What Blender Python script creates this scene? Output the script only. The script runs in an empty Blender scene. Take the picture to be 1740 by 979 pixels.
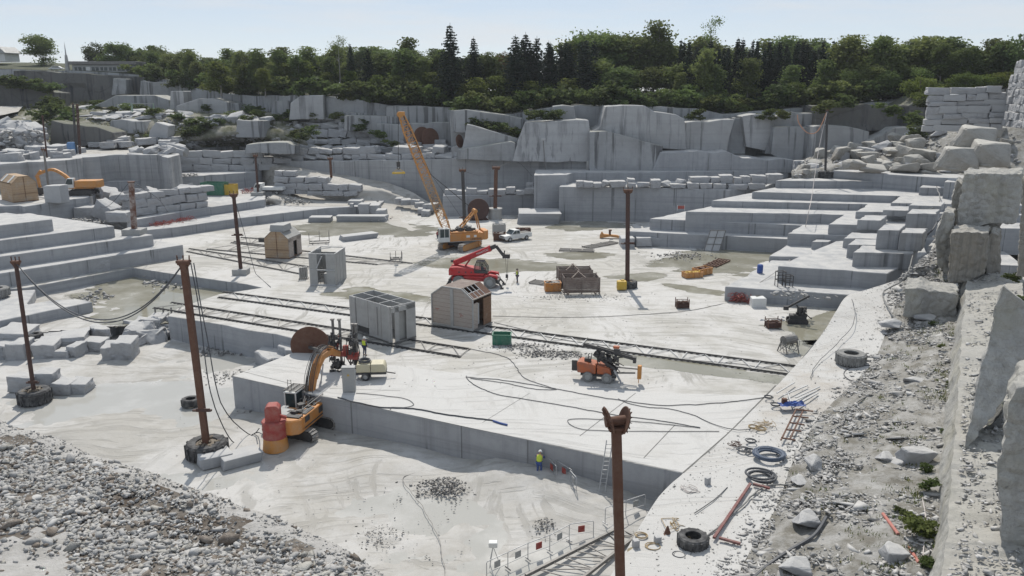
import bpy, bmesh, math, random
import numpy as np
from mathutils import Vector, Matrix, noise
from mathutils.geometry import tessellate_polygon

random.seed(7)
RNG = np.random.default_rng(7)
SC = bpy.context.scene
COL = SC.collection
R = math.radians

# ---------------------------------------------------------------- survey: photo pixel + height (or distance) -> point in the quarry
F, CX, CY, HC = 1365.0, 870.0, 489.5, 24.0
PIT = math.atan((489.5 - 145) / F)
SP, CP = math.sin(PIT), math.cos(PIT)

def ray(x, y):
    u = (x - CX) / F
    v = (CY - y) / F
    return (u, CP + v * SP, -SP + v * CP)

def P(x, y, z=0.0):
    d = ray(x, y)
    t = (z - HC) / d[2]
    return Vector((d[0] * t, d[1] * t, z))

def Q(x, y, Y):
    d = ray(x, y)
    t = Y / d[1]
    return Vector((d[0] * t, Y, HC + d[2] * t))

def ztop(x, yb, zb, yt):
    return Q(x, yt, P(x, yb, zb).y).z

# ---------------------------------------------------------------- linking and tagging
def link(o, parent=None):
    COL.objects.link(o)
    if parent is not None:
        o.parent = parent
    return o

def tag(o, label=None, cat=None, group=None, kind=None):
    if label: o['label'] = label
    if cat: o['category'] = cat
    if group: o['group'] = group
    if kind: o['kind'] = kind
    return o

def thing(name, label, cat, loc=(0, 0, 0), rz=0.0, group=None):
    o = bpy.data.objects.new(name, None)
    o.empty_display_size = 0.3
    link(o)
    o.location = loc
    o.rotation_euler = (0, 0, rz)
    return tag(o, label, cat, group)

def struct(o):
    o['kind'] = 'structure'
    return o

def dup(o, loc=None, rz=None, label=None, group=None, scale=None, parent=None):
    c = o.copy()
    COL.objects.link(c)
    if parent is not None:
        c.parent = parent
    if loc is not None: c.location = loc
    if rz is not None: c.rotation_euler = (0, 0, rz)
    if scale is not None: c.scale = scale
    if label: c['label'] = label
    if group: c['group'] = group
    for ch in list(o.children):
        dup(ch, parent=c)
    return c

# ---------------------------------------------------------------- mesh builder
def frame(d, up=(0, 0, 1)):
    z = Vector(d).normalized()
    u = Vector(up)
    if abs(z.dot(u)) > 0.98:
        u = Vector((1, 0, 0))
    x = u.cross(z).normalized()
    y = z.cross(x)
    return x, y, z

class MB:
    def __init__(s):
        s.v, s.f, s.m = [], [], []
        s.mi = 0

    def add(s, vs, fs, M=None):
        b = len(s.v)
        for v in vs:
            v = Vector(v)
            s.v.append(M @ v if M is not None else v)
        for f in fs:
            s.f.append([b + i for i in f])
            s.m.append(s.mi)
        return s

    BOXF = [(0, 3, 2, 1), (4, 5, 6, 7), (0, 1, 5, 4), (1, 2, 6, 5), (2, 3, 7, 6), (3, 0, 4, 7)]

    def box(s, c, d, rz=0, M=None, taper=1.0):
        x, y, z = d[0] / 2, d[1] / 2, d[2] / 2
        t = taper
        vs = [(-x, -y, -z), (x, -y, -z), (x, y, -z), (-x, y, -z), (-x * t, -y * t, z), (x * t, -y * t, z), (x * t, y * t, z), (-x * t, y * t, z)]
        m = Matrix.Translation(Vector(c)) @ Matrix.Rotation(rz, 4, 'Z')
        return s.add(vs, s.BOXF, M @ m if M is not None else m)

    def bar(s, p, q, w, h=None, up=(0, 0, 1)):
        p, q = Vector(p), Vector(q)
        h = w if h is None else h
        x, y, z = frame(q - p, up)
        a, b = x * w / 2, y * h / 2
        vs = [p - a - b, p + a - b, p + a + b, p - a + b, q - a - b, q + a - b, q + a + b, q - a + b]
        return s.add(vs, s.BOXF)

    def cyl(s, p, q, r, r2=None, n=12, cap=True):
        p, q = Vector(p), Vector(q)
        r2 = r if r2 is None else r2
        x, y, z = frame(q - p)
        vs = []
        for i in range(n):
            a = 2 * math.pi * i / n
            vs.append(p + (x * math.cos(a) + y * math.sin(a)) * r)
        for i in range(n):
            a = 2 * math.pi * i / n
            vs.append(q + (x * math.cos(a) + y * math.sin(a)) * r2)
        fs = [(i, (i + 1) % n, n + (i + 1) % n, n + i) for i in range(n)]
        if cap:
            fs += [tuple(range(n - 1, -1, -1)), tuple(range(n, 2 * n))]
        return s.add(vs, fs)

    def tube(s, pts, r, n=6, cap=True):
        pts = [Vector(p) for p in pts]
        m = len(pts)
        vs, fs = [], []
        px = None
        for i, p in enumerate(pts):
            d = (pts[min(i + 1, m - 1)] - pts[max(i - 1, 0)])
            if d.length < 1e-6: d = Vector((0, 0, 1))
            d.normalize()
            if px is None:
                px = frame(d)[0]
            x = (px - d * px.dot(d))
            x = x.normalized() if x.length > 1e-5 else frame(d)[0]
            px = x
            y = d.cross(x)
            rr = r[i] if isinstance(r, (list, tuple)) else r
            for k in range(n):
                a = 2 * math.pi * k / n
                vs.append(p + (x * math.cos(a) + y * math.sin(a)) * rr)
        for i in range(m - 1):
            for k in range(n):
                fs.append((i * n + k, i * n + (k + 1) % n, (i + 1) * n + (k + 1) % n, (i + 1) * n + k))
        if cap:
            fs += [tuple(range(n - 1, -1, -1)), tuple(range((m - 1) * n, m * n))]
        return s.add(vs, fs)

    def prism(s, poly, z0, z1, M=None):
        n = len(poly)
        ar = sum(poly[i][0] * poly[(i + 1) % n][1] - poly[(i + 1) % n][0] * poly[i][1] for i in range(n))
        if ar < 0: poly = poly[::-1]
        vs = [(p[0], p[1], z0) for p in poly] + [(p[0], p[1], z1) for p in poly]
        fs = [tuple(range(n - 1, -1, -1)), tuple(range(n, 2 * n))] + [(i, (i + 1) % n, n + (i + 1) % n, n + i) for i in range(n)]
        return s.add(vs, fs, M)

    def side(s, prof, y0, y1, M=None):
        """profile in x,z swept from y0 to y1"""
        m = Matrix(((1, 0, 0, 0), (0, 0, -1, 0), (0, 1, 0, 0), (0, 0, 0, 1)))
        return s.prism(prof, -y1, -y0, (M @ m) if M is not None else m)

    def lathe(s, prof, n=20, M=None):
        vs, fs = [], []
        m = len(prof)
        for i in range(n):
            a = 2 * math.pi * i / n
            for r, z in prof:
                vs.append((r * math.cos(a), r * math.sin(a), z))
        for i in range(n):
            j = (i + 1) % n
            for k in range(m - 1):
                fs.append((i * m + k, j * m + k, j * m + k + 1, i * m + k + 1))
        if prof[0][0] > 1e-4 and prof[0] != prof[-1]:
            fs.append(tuple(i * m for i in range(n - 1, -1, -1)))
            fs.append(tuple(i * m + m - 1 for i in range(n)))
        return s.add(vs, fs, M)

    def ring(s, R0, r, n=24, k=8, M=None, fz=1.0):
        vs, fs = [], []
        for i in range(n):
            a = 2 * math.pi * i / n
            for j in range(k):
                b = 2 * math.pi * j / k
                q = R0 + r * math.cos(b)
                vs.append((q * math.cos(a), q * math.sin(a), r * fz * math.sin(b)))
        for i in range(n):
            for j in range(k):
                fs.append((i * k + j, ((i + 1) % n) * k + j, ((i + 1) % n) * k + (j + 1) % k, i * k + (j + 1) % k))
        return s.add(vs, fs, M)

    def mesh(s, name, mats, smooth=False, bevel=0.0, seg=1, clean=True):
        me = bpy.data.meshes.new(name)
        me.from_pydata([tuple(v) for v in s.v], [], s.f)
        mats = mats if isinstance(mats, (list, tuple)) else [mats]
        for m in mats: me.materials.append(m)
        if len(mats) > 1:
            me.polygons.foreach_set('material_index', s.m)
        if bevel > 0 or clean:
            bm = bmesh.new()
            bm.from_mesh(me)
            if bevel > 0:
                bm.normal_update()
                es = [e for e in bm.edges if len(e.link_faces) == 2 and e.calc_face_angle(0) > 0.5 and e.calc_length() > bevel * 1.2]
                bmesh.ops.bevel(bm, geom=es, offset=bevel, segments=seg, affect='EDGES', profile=0.5, clamp_overlap=True)
            bmesh.ops.recalc_face_normals(bm, faces=bm.faces)
            bm.to_mesh(me)
            bm.free()
        if smooth:
            me.polygons.foreach_set('use_smooth', [True] * len(me.polygons))
            try:
                me.set_sharp_from_angle(angle=R(40))
            except Exception:
                pass
        me.update()
        return me

    def build(s, name, mats, parent=None, smooth=False, bevel=0.0, seg=1):
        return link(bpy.data.objects.new(name, s.mesh(name, mats, smooth, bevel, seg)), parent)

# numpy mesh: verts (n,3), faces all of k corners
def npmesh(name, V, Fc, mats, smooth=False, mi=None):
    me = bpy.data.meshes.new(name)
    k = Fc.shape[1]
    me.vertices.add(len(V))
    me.vertices.foreach_set('co', np.ascontiguousarray(V, dtype=np.float32).ravel())
    me.loops.add(Fc.size)
    me.loops.foreach_set('vertex_index', np.ascontiguousarray(Fc, dtype=np.int32).ravel())
    me.polygons.add(len(Fc))
    me.polygons.foreach_set('loop_start', np.arange(0, Fc.size, k, dtype=np.int32))
    me.polygons.foreach_set('loop_total', np.full(len(Fc), k, dtype=np.int32))
    for m in (mats if isinstance(mats, (list, tuple)) else [mats]): me.materials.append(m)
    if mi is not None: me.polygons.foreach_set('material_index', np.asarray(mi, dtype=np.int32))
    if smooth: me.polygons.foreach_set('use_smooth', np.ones(len(Fc), dtype=bool))
    me.update(calc_edges=True)
    return me

def roughen(o, L, amp, fs=.3, cell=0.0, cs=.25, passes=4, vor=0.0):
    """break up a mass of rock: split long edges, then push the surface about"""
    bm = bmesh.new(); bm.from_mesh(o.data)
    bmesh.ops.triangulate(bm, faces=bm.faces)
    for _ in range(passes):
        es = [e for e in bm.edges if e.calc_length() > L]
        if not es: break
        bmesh.ops.subdivide_edges(bm, edges=es, cuts=1)
        bmesh.ops.triangulate(bm, faces=[f for f in bm.faces if len(f.verts) > 3])
    bm.normal_update()
    for v in bm.verts:
        p = v.co
        d = noise.noise_vector(p * fs) * amp + noise.noise_vector(p * fs * 3.3) * amp * .4 + noise.noise_vector(p * fs * 9) * amp * .12
        if cell: d.y += (noise.cell(Vector((p.x * cs, p.y * cs * .5, p.z * cs * .8))) - .5) * cell
        if vor:
            w_ = noise.voronoi(p * 1.15)[0]; d += v.normal * (min(1.0, (w_[1] - w_[0]) * 1.8) - .5) * vor
        v.co += d
    bm.normal_update(); bm.to_mesh(o.data); bm.free()
    return o

def nz(x, y, z, s=1.0, o=3):
    return noise.fractal(Vector((x * s, y * s, z * s)), 1.0, 2.0, o)

def smooth_line(pts, n=8, closed=False):
    """Catmull-Rom through the points"""
    pts = [Vector(p) for p in pts]
    m = len(pts)
    out = []
    rng = range(m) if closed else range(m - 1)
    for i in rng:
        if closed:
            a, b, c, d = pts[(i - 1) % m], pts[i], pts[(i + 1) % m], pts[(i + 2) % m]
        else:
            a, b, c, d = pts[max(i - 1, 0)], pts[i], pts[i + 1], pts[min(i + 2, m - 1)]
        for k in range(n):
            t = k / n
            out.append(0.5 * ((2 * b) + (c - a) * t + (2 * a - 5 * b + 4 * c - d) * t * t + (3 * b - a - 3 * c + d) * t ** 3))
    if not closed: out.append(pts[-1])
    return out
# ---------------------------------------------------------------- procedural materials
class NT:
    def __init__(s, name):
        s.mat = bpy.data.materials.new(name)
        s.mat.use_nodes = True
        s.t = s.mat.node_tree
        s.t.nodes.clear()
        s.out = s.n('ShaderNodeOutputMaterial')
        s.b = s.n('ShaderNodeBsdfPrincipled')
        s.l(s.b.outputs[0], s.out.inputs[0])
        s.tc = s.n('ShaderNodeTexCoord')
    def n(s, t, **kw):
        o = s.t.nodes.new(t)
        for k, v in kw.items(): setattr(o, k, v)
        return o
    def l(s, a, b): s.t.links.new(a, b)
    def map(s, scale=(1, 1, 1), rot=(0, 0, 0), src=None):
        m = s.n('ShaderNodeMapping')
        m.inputs['Scale'].default_value = scale
        m.inputs['Rotation'].default_value = rot
        s.l(src if src is not None else s.tc.outputs['Object'], m.inputs[0])
        return m.outputs[0]
    def noise(s, scale, vec=None, detail=4, rough=0.55, dist=0.0):
        o = s.n('ShaderNodeTexNoise')
        o.inputs['Scale'].default_value = scale
        o.inputs['Detail'].default_value = detail
        o.inputs['Roughness'].default_value = rough
        o.inputs['Distortion'].default_value = dist
        s.l(vec if vec is not None else s.tc.outputs['Object'], o.inputs['Vector'])
        return o.outputs['Fac']
    def ramp(s, fac, a, b, ca=(0, 0, 0, 1), cb=(1, 1, 1, 1)):
        o = s.n('ShaderNodeValToRGB')
        o.color_ramp.elements[0].position = a
        o.color_ramp.elements[1].position = b
        o.color_ramp.elements[0].color = ca
        o.color_ramp.elements[1].color = cb
        s.l(fac, o.inputs[0])
        return o.outputs[0]
    def mix(s, fac, a, b, mode='MIX'):
        o = s.n('ShaderNodeMix', data_type='RGBA', blend_type=mode)
        def put(v, i):
            if isinstance(v, (tuple, list)): o.inputs[i].default_value = (*v[:3], 1)
            else: s.l(v, o.inputs[i])
        if isinstance(fac, (int, float)): o.inputs[0].default_value = fac
        else: s.l(fac, o.inputs[0])
        put(a, 6); put(b, 7)
        return o.outputs[2]
    def math(s, op, a, b=0.0):
        o = s.n('ShaderNodeMath', operation=op)
        for i, v in enumerate((a, b)):
            if isinstance(v, (int, float)): o.inputs[i].default_value = v
            else: s.l(v, o.inputs[i])
        return o.outputs[0]
    def bump(s, h, strength=0.5, dist=0.05, prev=None):
        o = s.n('ShaderNodeBump')
        o.inputs['Strength'].default_value = strength
        o.inputs['Distance'].default_value = dist
        s.l(h, o.inputs['Height'])
        if prev is not None: s.l(prev, o.inputs['Normal'])
        return o.outputs[0]
    def color(s, c):
        if isinstance(c, (tuple, list)): s.b.inputs['Base Color'].default_value = (*c[:3], 1)
        else: s.l(c, s.b.inputs['Base Color'])
    def rough(s, r):
        if isinstance(r, (int, float)): s.b.inputs['Roughness'].default_value = r
        else: s.l(r, s.b.inputs['Roughness'])
    def normal(s, n): s.l(n, s.b.inputs['Normal'])
    def up(s):
        """0..1 how far the face looks upward"""
        g = s.n('ShaderNodeNewGeometry')
        x = s.n('ShaderNodeSeparateXYZ')
        s.l(g.outputs['True Normal'], x.inputs[0])
        return x.outputs[2]

def granite(name, base=(.40, .405, .41), dust=(.47, .465, .45), streak=0.0, lines=0.0, blotch=0.5, warm=None, bump=0.4, drill=0.0, crack=0.0, cs=(.1, .1, .13), grain=.35, joint=0.0, speck=0.0):
    """Cut or split granite: grain, blotches, pale dust lying on upward faces, optional water stains running down and drill or saw lines"""
    t = NT(name)
    big = t.noise(.16, detail=5)
    med = t.noise(1.3, detail=6, rough=.65)
    fine = t.noise(22, detail=3, rough=.7)
    d = tuple(c * .72 for c in base)
    c = t.mix(t.ramp(big, .35, .68), base, tuple(a * (1 - .22 * blotch) for a in base))
    c = t.mix(t.math('MULTIPLY', t.ramp(med, .45, .75), blotch * .7), c, d)
    c = t.mix(t.math('MULTIPLY', t.ramp(fine, .5, .72), grain), c, tuple(a * .62 for a in base))
    if speck > 0:
        c = t.mix(t.math('MULTIPLY', t.ramp(t.noise(6, detail=5, rough=.75), .50, .62), speck), c, tuple(a * .55 for a in base))
        c = t.mix(t.math('MULTIPLY', t.ramp(t.noise(2.2, t.map((1, 1, .35), (0, R(35), 0)), detail=5, rough=.7), .54, .62), speck), c, tuple(a * .6 for a in base))
    if warm:
        wn = t.noise(.35, detail=5)
        c = t.mix(t.math('MULTIPLY', t.ramp(wn, .45, .7), .65), c, warm)
    h = t.math('ADD', t.math('MULTIPLY', med, .7), t.math('MULTIPLY', fine, .3))
    if lines > 0:
        hv = t.noise(1.0, t.map((.03, .03, 1.6)), detail=4, rough=.75)
        c = t.mix(t.math('MULTIPLY', t.ramp(hv, .5, .64), lines), c, tuple(a * .66 for a in base))
        h = t.math('ADD', h, t.math('MULTIPLY', hv, .4))
    if drill > 0:
        w = t.noise(1.0, t.map((5.5, 5.5, .05)), detail=1)
        c = t.mix(t.math('MULTIPLY', t.ramp(w, .45, .62), drill), c, tuple(a * .6 for a in base))
        h = t.math('ADD', h, t.math('MULTIPLY', w, .8))
    if crack > 0:
        wv = t.n('ShaderNodeVectorMath', operation='ADD'); ns = t.n('ShaderNodeTexNoise'); ns.inputs['Scale'].default_value = .5; ns.inputs['Detail'].default_value = 4
        t.l(t.tc.outputs['Object'], ns.inputs['Vector']); t.l(t.map(cs), wv.inputs[0])
        s_ = t.n('ShaderNodeVectorMath', operation='SCALE'); s_.inputs['Scale'].default_value = .22; t.l(ns.outputs['Color'], s_.inputs[0]); t.l(s_.outputs[0], wv.inputs[1])
        vo = t.n('ShaderNodeTexVoronoi', feature='DISTANCE_TO_EDGE'); vo.inputs['Scale'].default_value = 1.0; t.l(wv.outputs[0], vo.inputs['Vector'])
        k = t.ramp(vo.outputs['Distance'], .004, .022, (1, 1, 1, 1), (0, 0, 0, 1))
        c = t.mix(t.math('MULTIPLY', k, crack), c, tuple(a * .22 for a in base)); h = t.math('SUBTRACT', h, t.math('MULTIPLY', k, 1.5))
        vc = t.n('ShaderNodeTexVoronoi'); vc.inputs['Scale'].default_value = 1.0; t.l(wv.outputs[0], vc.inputs['Vector'])
        hv2 = t.n('ShaderNodeSeparateXYZ'); t.l(vc.outputs['Color'], hv2.inputs[0])
        c = t.mix(t.math('MULTIPLY', hv2.outputs[0], .3 * crack), c, tuple(a * .55 for a in base))
    if streak > 0:
        s1 = t.noise(1.0, t.map((.95, .95, .018)), detail=4, rough=.6)
        s2 = t.noise(1.0, t.map((.35, .35, .05)), detail=4, rough=.6)
        m = t.math('MULTIPLY', t.ramp(s1, .50, .56), t.ramp(s2, .44, .60))
        c = t.mix(t.math('MULTIPLY', m, streak), c, (.045, .047, .052))
        s3 = t.noise(1.0, t.map((.12, .12, .1)), detail=4)
        c = t.mix(t.math('MULTIPLY', t.ramp(s3, .5, .75), streak * .5), c, (.16, .155, .14))
    if joint > 0:
        jv = t.n('ShaderNodeTexVoronoi', feature='DISTANCE_TO_EDGE', voronoi_dimensions='2D'); jv.inputs['Scale'].default_value = .16; t.l(t.tc.outputs['Object'], jv.inputs['Vector'])
        jk = t.math('MULTIPLY', t.ramp(jv.outputs['Distance'], .003, .012, (1, 1, 1, 1), (0, 0, 0, 1)), t.ramp(t.noise(.3, detail=2), .4, .55))
        c = t.mix(t.math('MULTIPLY', jk, joint), c, tuple(a * .3 for a in base))
        jb = t.math('MULTIPLY', t.ramp(jv.outputs['Distance'], .02, .1, (1, 1, 1, 1), (0, 0, 0, 1)), t.ramp(t.noise(1.0, t.map((2.2, 2.2, .03)), detail=2), .5, .62))
        c = t.mix(t.math('MULTIPLY', jb, joint * .45), c, tuple(a * .5 for a in base))
    upf = t.ramp(t.up(), .55, .9)
    dn = t.ramp(t.noise(.6, detail=5, rough=.65), .25, .6)
    c = t.mix(t.math('MULTIPLY', upf, t.math('MULTIPLY', dn, .95)), c, dust)
    t.color(c)
    t.rough(.88)
    t.normal(t.bump(h, bump, .12))
    return t.mat

def floor_dust(name, pale=(.49, .483, .465), mud=(.27, .255, .225), amount=.5, tracks=.6, rot=.5):
    t = NT(name)
    v0 = t.tc.outputs['Object']
    big = t.noise(.055, detail=5, rough=.6, dist=.6)
    med = t.noise(.45, detail=6, rough=.65)
    fine = t.noise(5, detail=5, rough=.7)
    grit = t.noise(30, detail=2)
    m = t.math('ADD', t.math('MULTIPLY', big, .62), t.math('MULTIPLY', med, .38))
    lo = .62 - .22 * amount
    c = t.mix(t.math('MULTIPLY', t.ramp(m, lo, lo + .12), .8), pale, mud)
    c = t.mix(t.math('MULTIPLY', t.ramp(fine, .5, .75), .30), c, tuple(a * .7 for a in pale))
    # ruts left by tracks and tyres, in two wandering directions
    warp = t.n('ShaderNodeVectorMath', operation='ADD')
    nx = t.n('ShaderNodeTexNoise'); nx.inputs['Scale'].default_value = .05; nx.inputs['Detail'].default_value = 2
    t.l(v0, nx.inputs['Vector'])
    sc = t.n('ShaderNodeVectorMath', operation='SCALE'); sc.inputs['Scale'].default_value = 14
    t.l(nx.outputs['Color'], sc.inputs[0])
    t.l(v0, warp.inputs[0]); t.l(sc.outputs[0], warp.inputs[1])
    r1 = t.noise(1.0, t.map((.07, 1.5, 1), (0, 0, rot), warp.outputs[0]), detail=4, rough=.6)
    r2 = t.noise(1.0, t.map((1.1, .06, 1), (0, 0, rot + .35), warp.outputs[0]), detail=4, rough=.6)
    k1 = t.math('MULTIPLY', t.ramp(r1, .52, .60), t.ramp(big, .36, .56))
    k2 = t.math('MULTIPLY', t.ramp(r2, .54, .62), t.ramp(t.noise(.08, detail=3), .45, .58))
    rut = t.math('MAXIMUM', k1, k2)
    c = t.mix(t.math('MULTIPLY', rut, tracks * .75), c, tuple(a * .8 for a in mud))
    c = t.mix(t.math('MULTIPLY', t.ramp(t.noise(1.8, detail=5, rough=.7), .60, .72), .35 * tracks), c, tuple(a * .6 for a in mud))
    t.color(c)
    t.rough(t.ramp(m, lo, lo + .15, (.9, .9, .9, 1), (.62, .62, .62, 1)))
    h = t.math('ADD', t.math('MULTIPLY', fine, .35), t.math('ADD', t.math('MULTIPLY', rut, -.6), t.math('MULTIPLY', med, .8)))
    n1 = t.bump(h, .5, .12)
    t.normal(t.bump(grit, .25, .02, n1))
    return t.mat

def water(name, c=(.25, .235, .185), r=.06, film=(.40, .39, .35), broken=True):
    t = NT(name)
    k = t.noise(.22, detail=5, rough=.6)
    t.color(t.mix(t.ramp(k, .45, .66), c, film))
    t.rough(t.ramp(k, .45, .7, (r, r, r, 1), (r + .25,) * 3 + (1,)))
    t.b.inputs['IOR'].default_value = 1.33
    t.normal(t.bump(t.noise(3.5, detail=3), .06, .03))
    if broken:
        at_ = t.n('ShaderNodeAttribute', attribute_name='edge')
        e = t.math('ADD', at_.outputs['Fac'], t.math('MULTIPLY', t.math('SUBTRACT', t.noise(.35, t.map((.55, 1.5, 1)), detail=7, rough=.65), .5), 2.6))
        tr = t.n('ShaderNodeBsdfTransparent'); mx = t.n('ShaderNodeMixShader')
        t.l(t.ramp(e, .36, .50), mx.inputs[0]); t.l(tr.outputs[0], mx.inputs[1]); t.l(t.b.outputs[0], mx.inputs[2]); t.l(mx.outputs[0], t.out.inputs[0])
    return t.mat

def paint(name, c, rough=.45, dirt=.35, dirtc=(.42, .40, .36), metal=0.0, rust=0.0, scale=1.6):
    t = NT(name)
    a = t.noise(scale, detail=6, rough=.65)
    col = t.mix(t.math('MULTIPLY', t.ramp(a, .42, .7), dirt), c, dirtc)
    b = t.noise(scale * 5, detail=4, rough=.7)
    col = t.mix(t.math('MULTIPLY', t.ramp(b, .5, .75), .3), col, tuple(x * .6 for x in c))
    if rust > 0:
        k = t.noise(scale * 2.2, detail=6, rough=.7)
        col = t.mix(t.math('MULTIPLY', t.ramp(k, .62 - .25 * rust, .70 - .2 * rust), .9), col, (.12, .05, .025))
    t.color(col)
    t.rough(t.ramp(a, .4, .7, (rough,) * 3 + (1,), (.85, .85, .85, 1)))
    t.b.inputs['Metallic'].default_value = metal
    t.normal(t.bump(b, .12, .01))
    return t.mat

def planks(name, c, d, pitch=(0, 0, 5.5), rot=(0, 0, 0)):
    """boards laid across; pitch sets the direction and count per metre"""
    t = NT(name)
    w = t.n('ShaderNodeTexWave', wave_type='BANDS', bands_direction='Z', wave_profile='SAW')
    w.inputs['Scale'].default_value = pitch[2] * .16
    w.inputs['Distortion'].default_value = .3
    t.l(t.map((1, 1, 1), rot), w.inputs['Vector'])
    g = t.noise(3.0, t.map((1, 1, 6)), detail=5)
    col = t.mix(t.ramp(g, .35, .7), c, d)
    col = t.mix(t.math('MULTIPLY', t.ramp(w.outputs['Fac'], .0, .12, (1, 1, 1, 1), (0, 0, 0, 1)), .8), col, tuple(x * .35 for x in d))
    col = t.mix(t.math('MULTIPLY', t.ramp(t.noise(.9, detail=4), .5, .7), .4), col, (.40, .37, .33))
    t.color(col); t.rough(.85)
    t.normal(t.bump(w.outputs['Fac'], .3, .03))
    return t.mat

def leaf(name, a, b, tr=.48):
    t = NT(name)
    g = t.n('ShaderNodeObjectInfo')
    k = t.noise(.45, detail=3)
    col = t.mix(t.ramp(k, .35, .68), a, b)
    hs = t.n('ShaderNodeHueSaturation')
    m = t.n('ShaderNodeMapRange')
    m.inputs['To Min'].default_value = .70; m.inputs['To Max'].default_value = 1.30
    t.l(g.outputs['Random'], m.inputs[0]); t.l(m.outputs[0], hs.inputs['Value'])
    m2 = t.n('ShaderNodeMapRange')
    m2.inputs['To Min'].default_value = .475; m2.inputs['To Max'].default_value = .515
    mm = t.math('FRACT', t.math('MULTIPLY', g.outputs['Random'], 7.3))
    t.l(mm, m2.inputs[0]); t.l(m2.outputs[0], hs.inputs['Hue'])
    t.l(col, hs.inputs['Color'])
    t.color(hs.outputs[0]); t.rough(.75); t.b.inputs['Specular IOR Level'].default_value = .12
    tl = t.n('ShaderNodeBsdfTranslucent')
    t.l(hs.outputs[0], tl.inputs[0])
    mx = t.n('ShaderNodeMixShader'); mx.inputs[0].default_value = tr
    t.l(t.b.outputs[0], mx.inputs[1]); t.l(tl.outputs[0], mx.inputs[2])
    t.l(mx.outputs[0], t.out.inputs[0])
    return t.mat

def soil(name, a=(.20, .16, .12), b=(.36, .34, .31), s=.8):
    t = NT(name)
    k = t.noise(s, detail=8, rough=.7)
    t.color(t.mix(t.ramp(k, .38, .62), a, b)); t.rough(.95)
    t.normal(t.bump(t.noise(6, detail=6, rough=.75), .9, .12))
    return t.mat

def glass(name, c=(.03, .045, .05)):
    t = NT(name)
    t.color(c); t.rough(.06)
    return t.mat

def cabglass():
    t = NT('cab_glass'); t.color((.05, .07, .07)); t.rough(.05)
    tr = t.n('ShaderNodeBsdfTransparent'); mx = t.n('ShaderNodeMixShader'); mx.inputs[0].default_value = .55
    t.l(t.b.outputs[0], mx.inputs[1]); t.l(tr.outputs[0], mx.inputs[2]); t.l(mx.outputs[0], t.out.inputs[0])
    return t.mat

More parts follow.
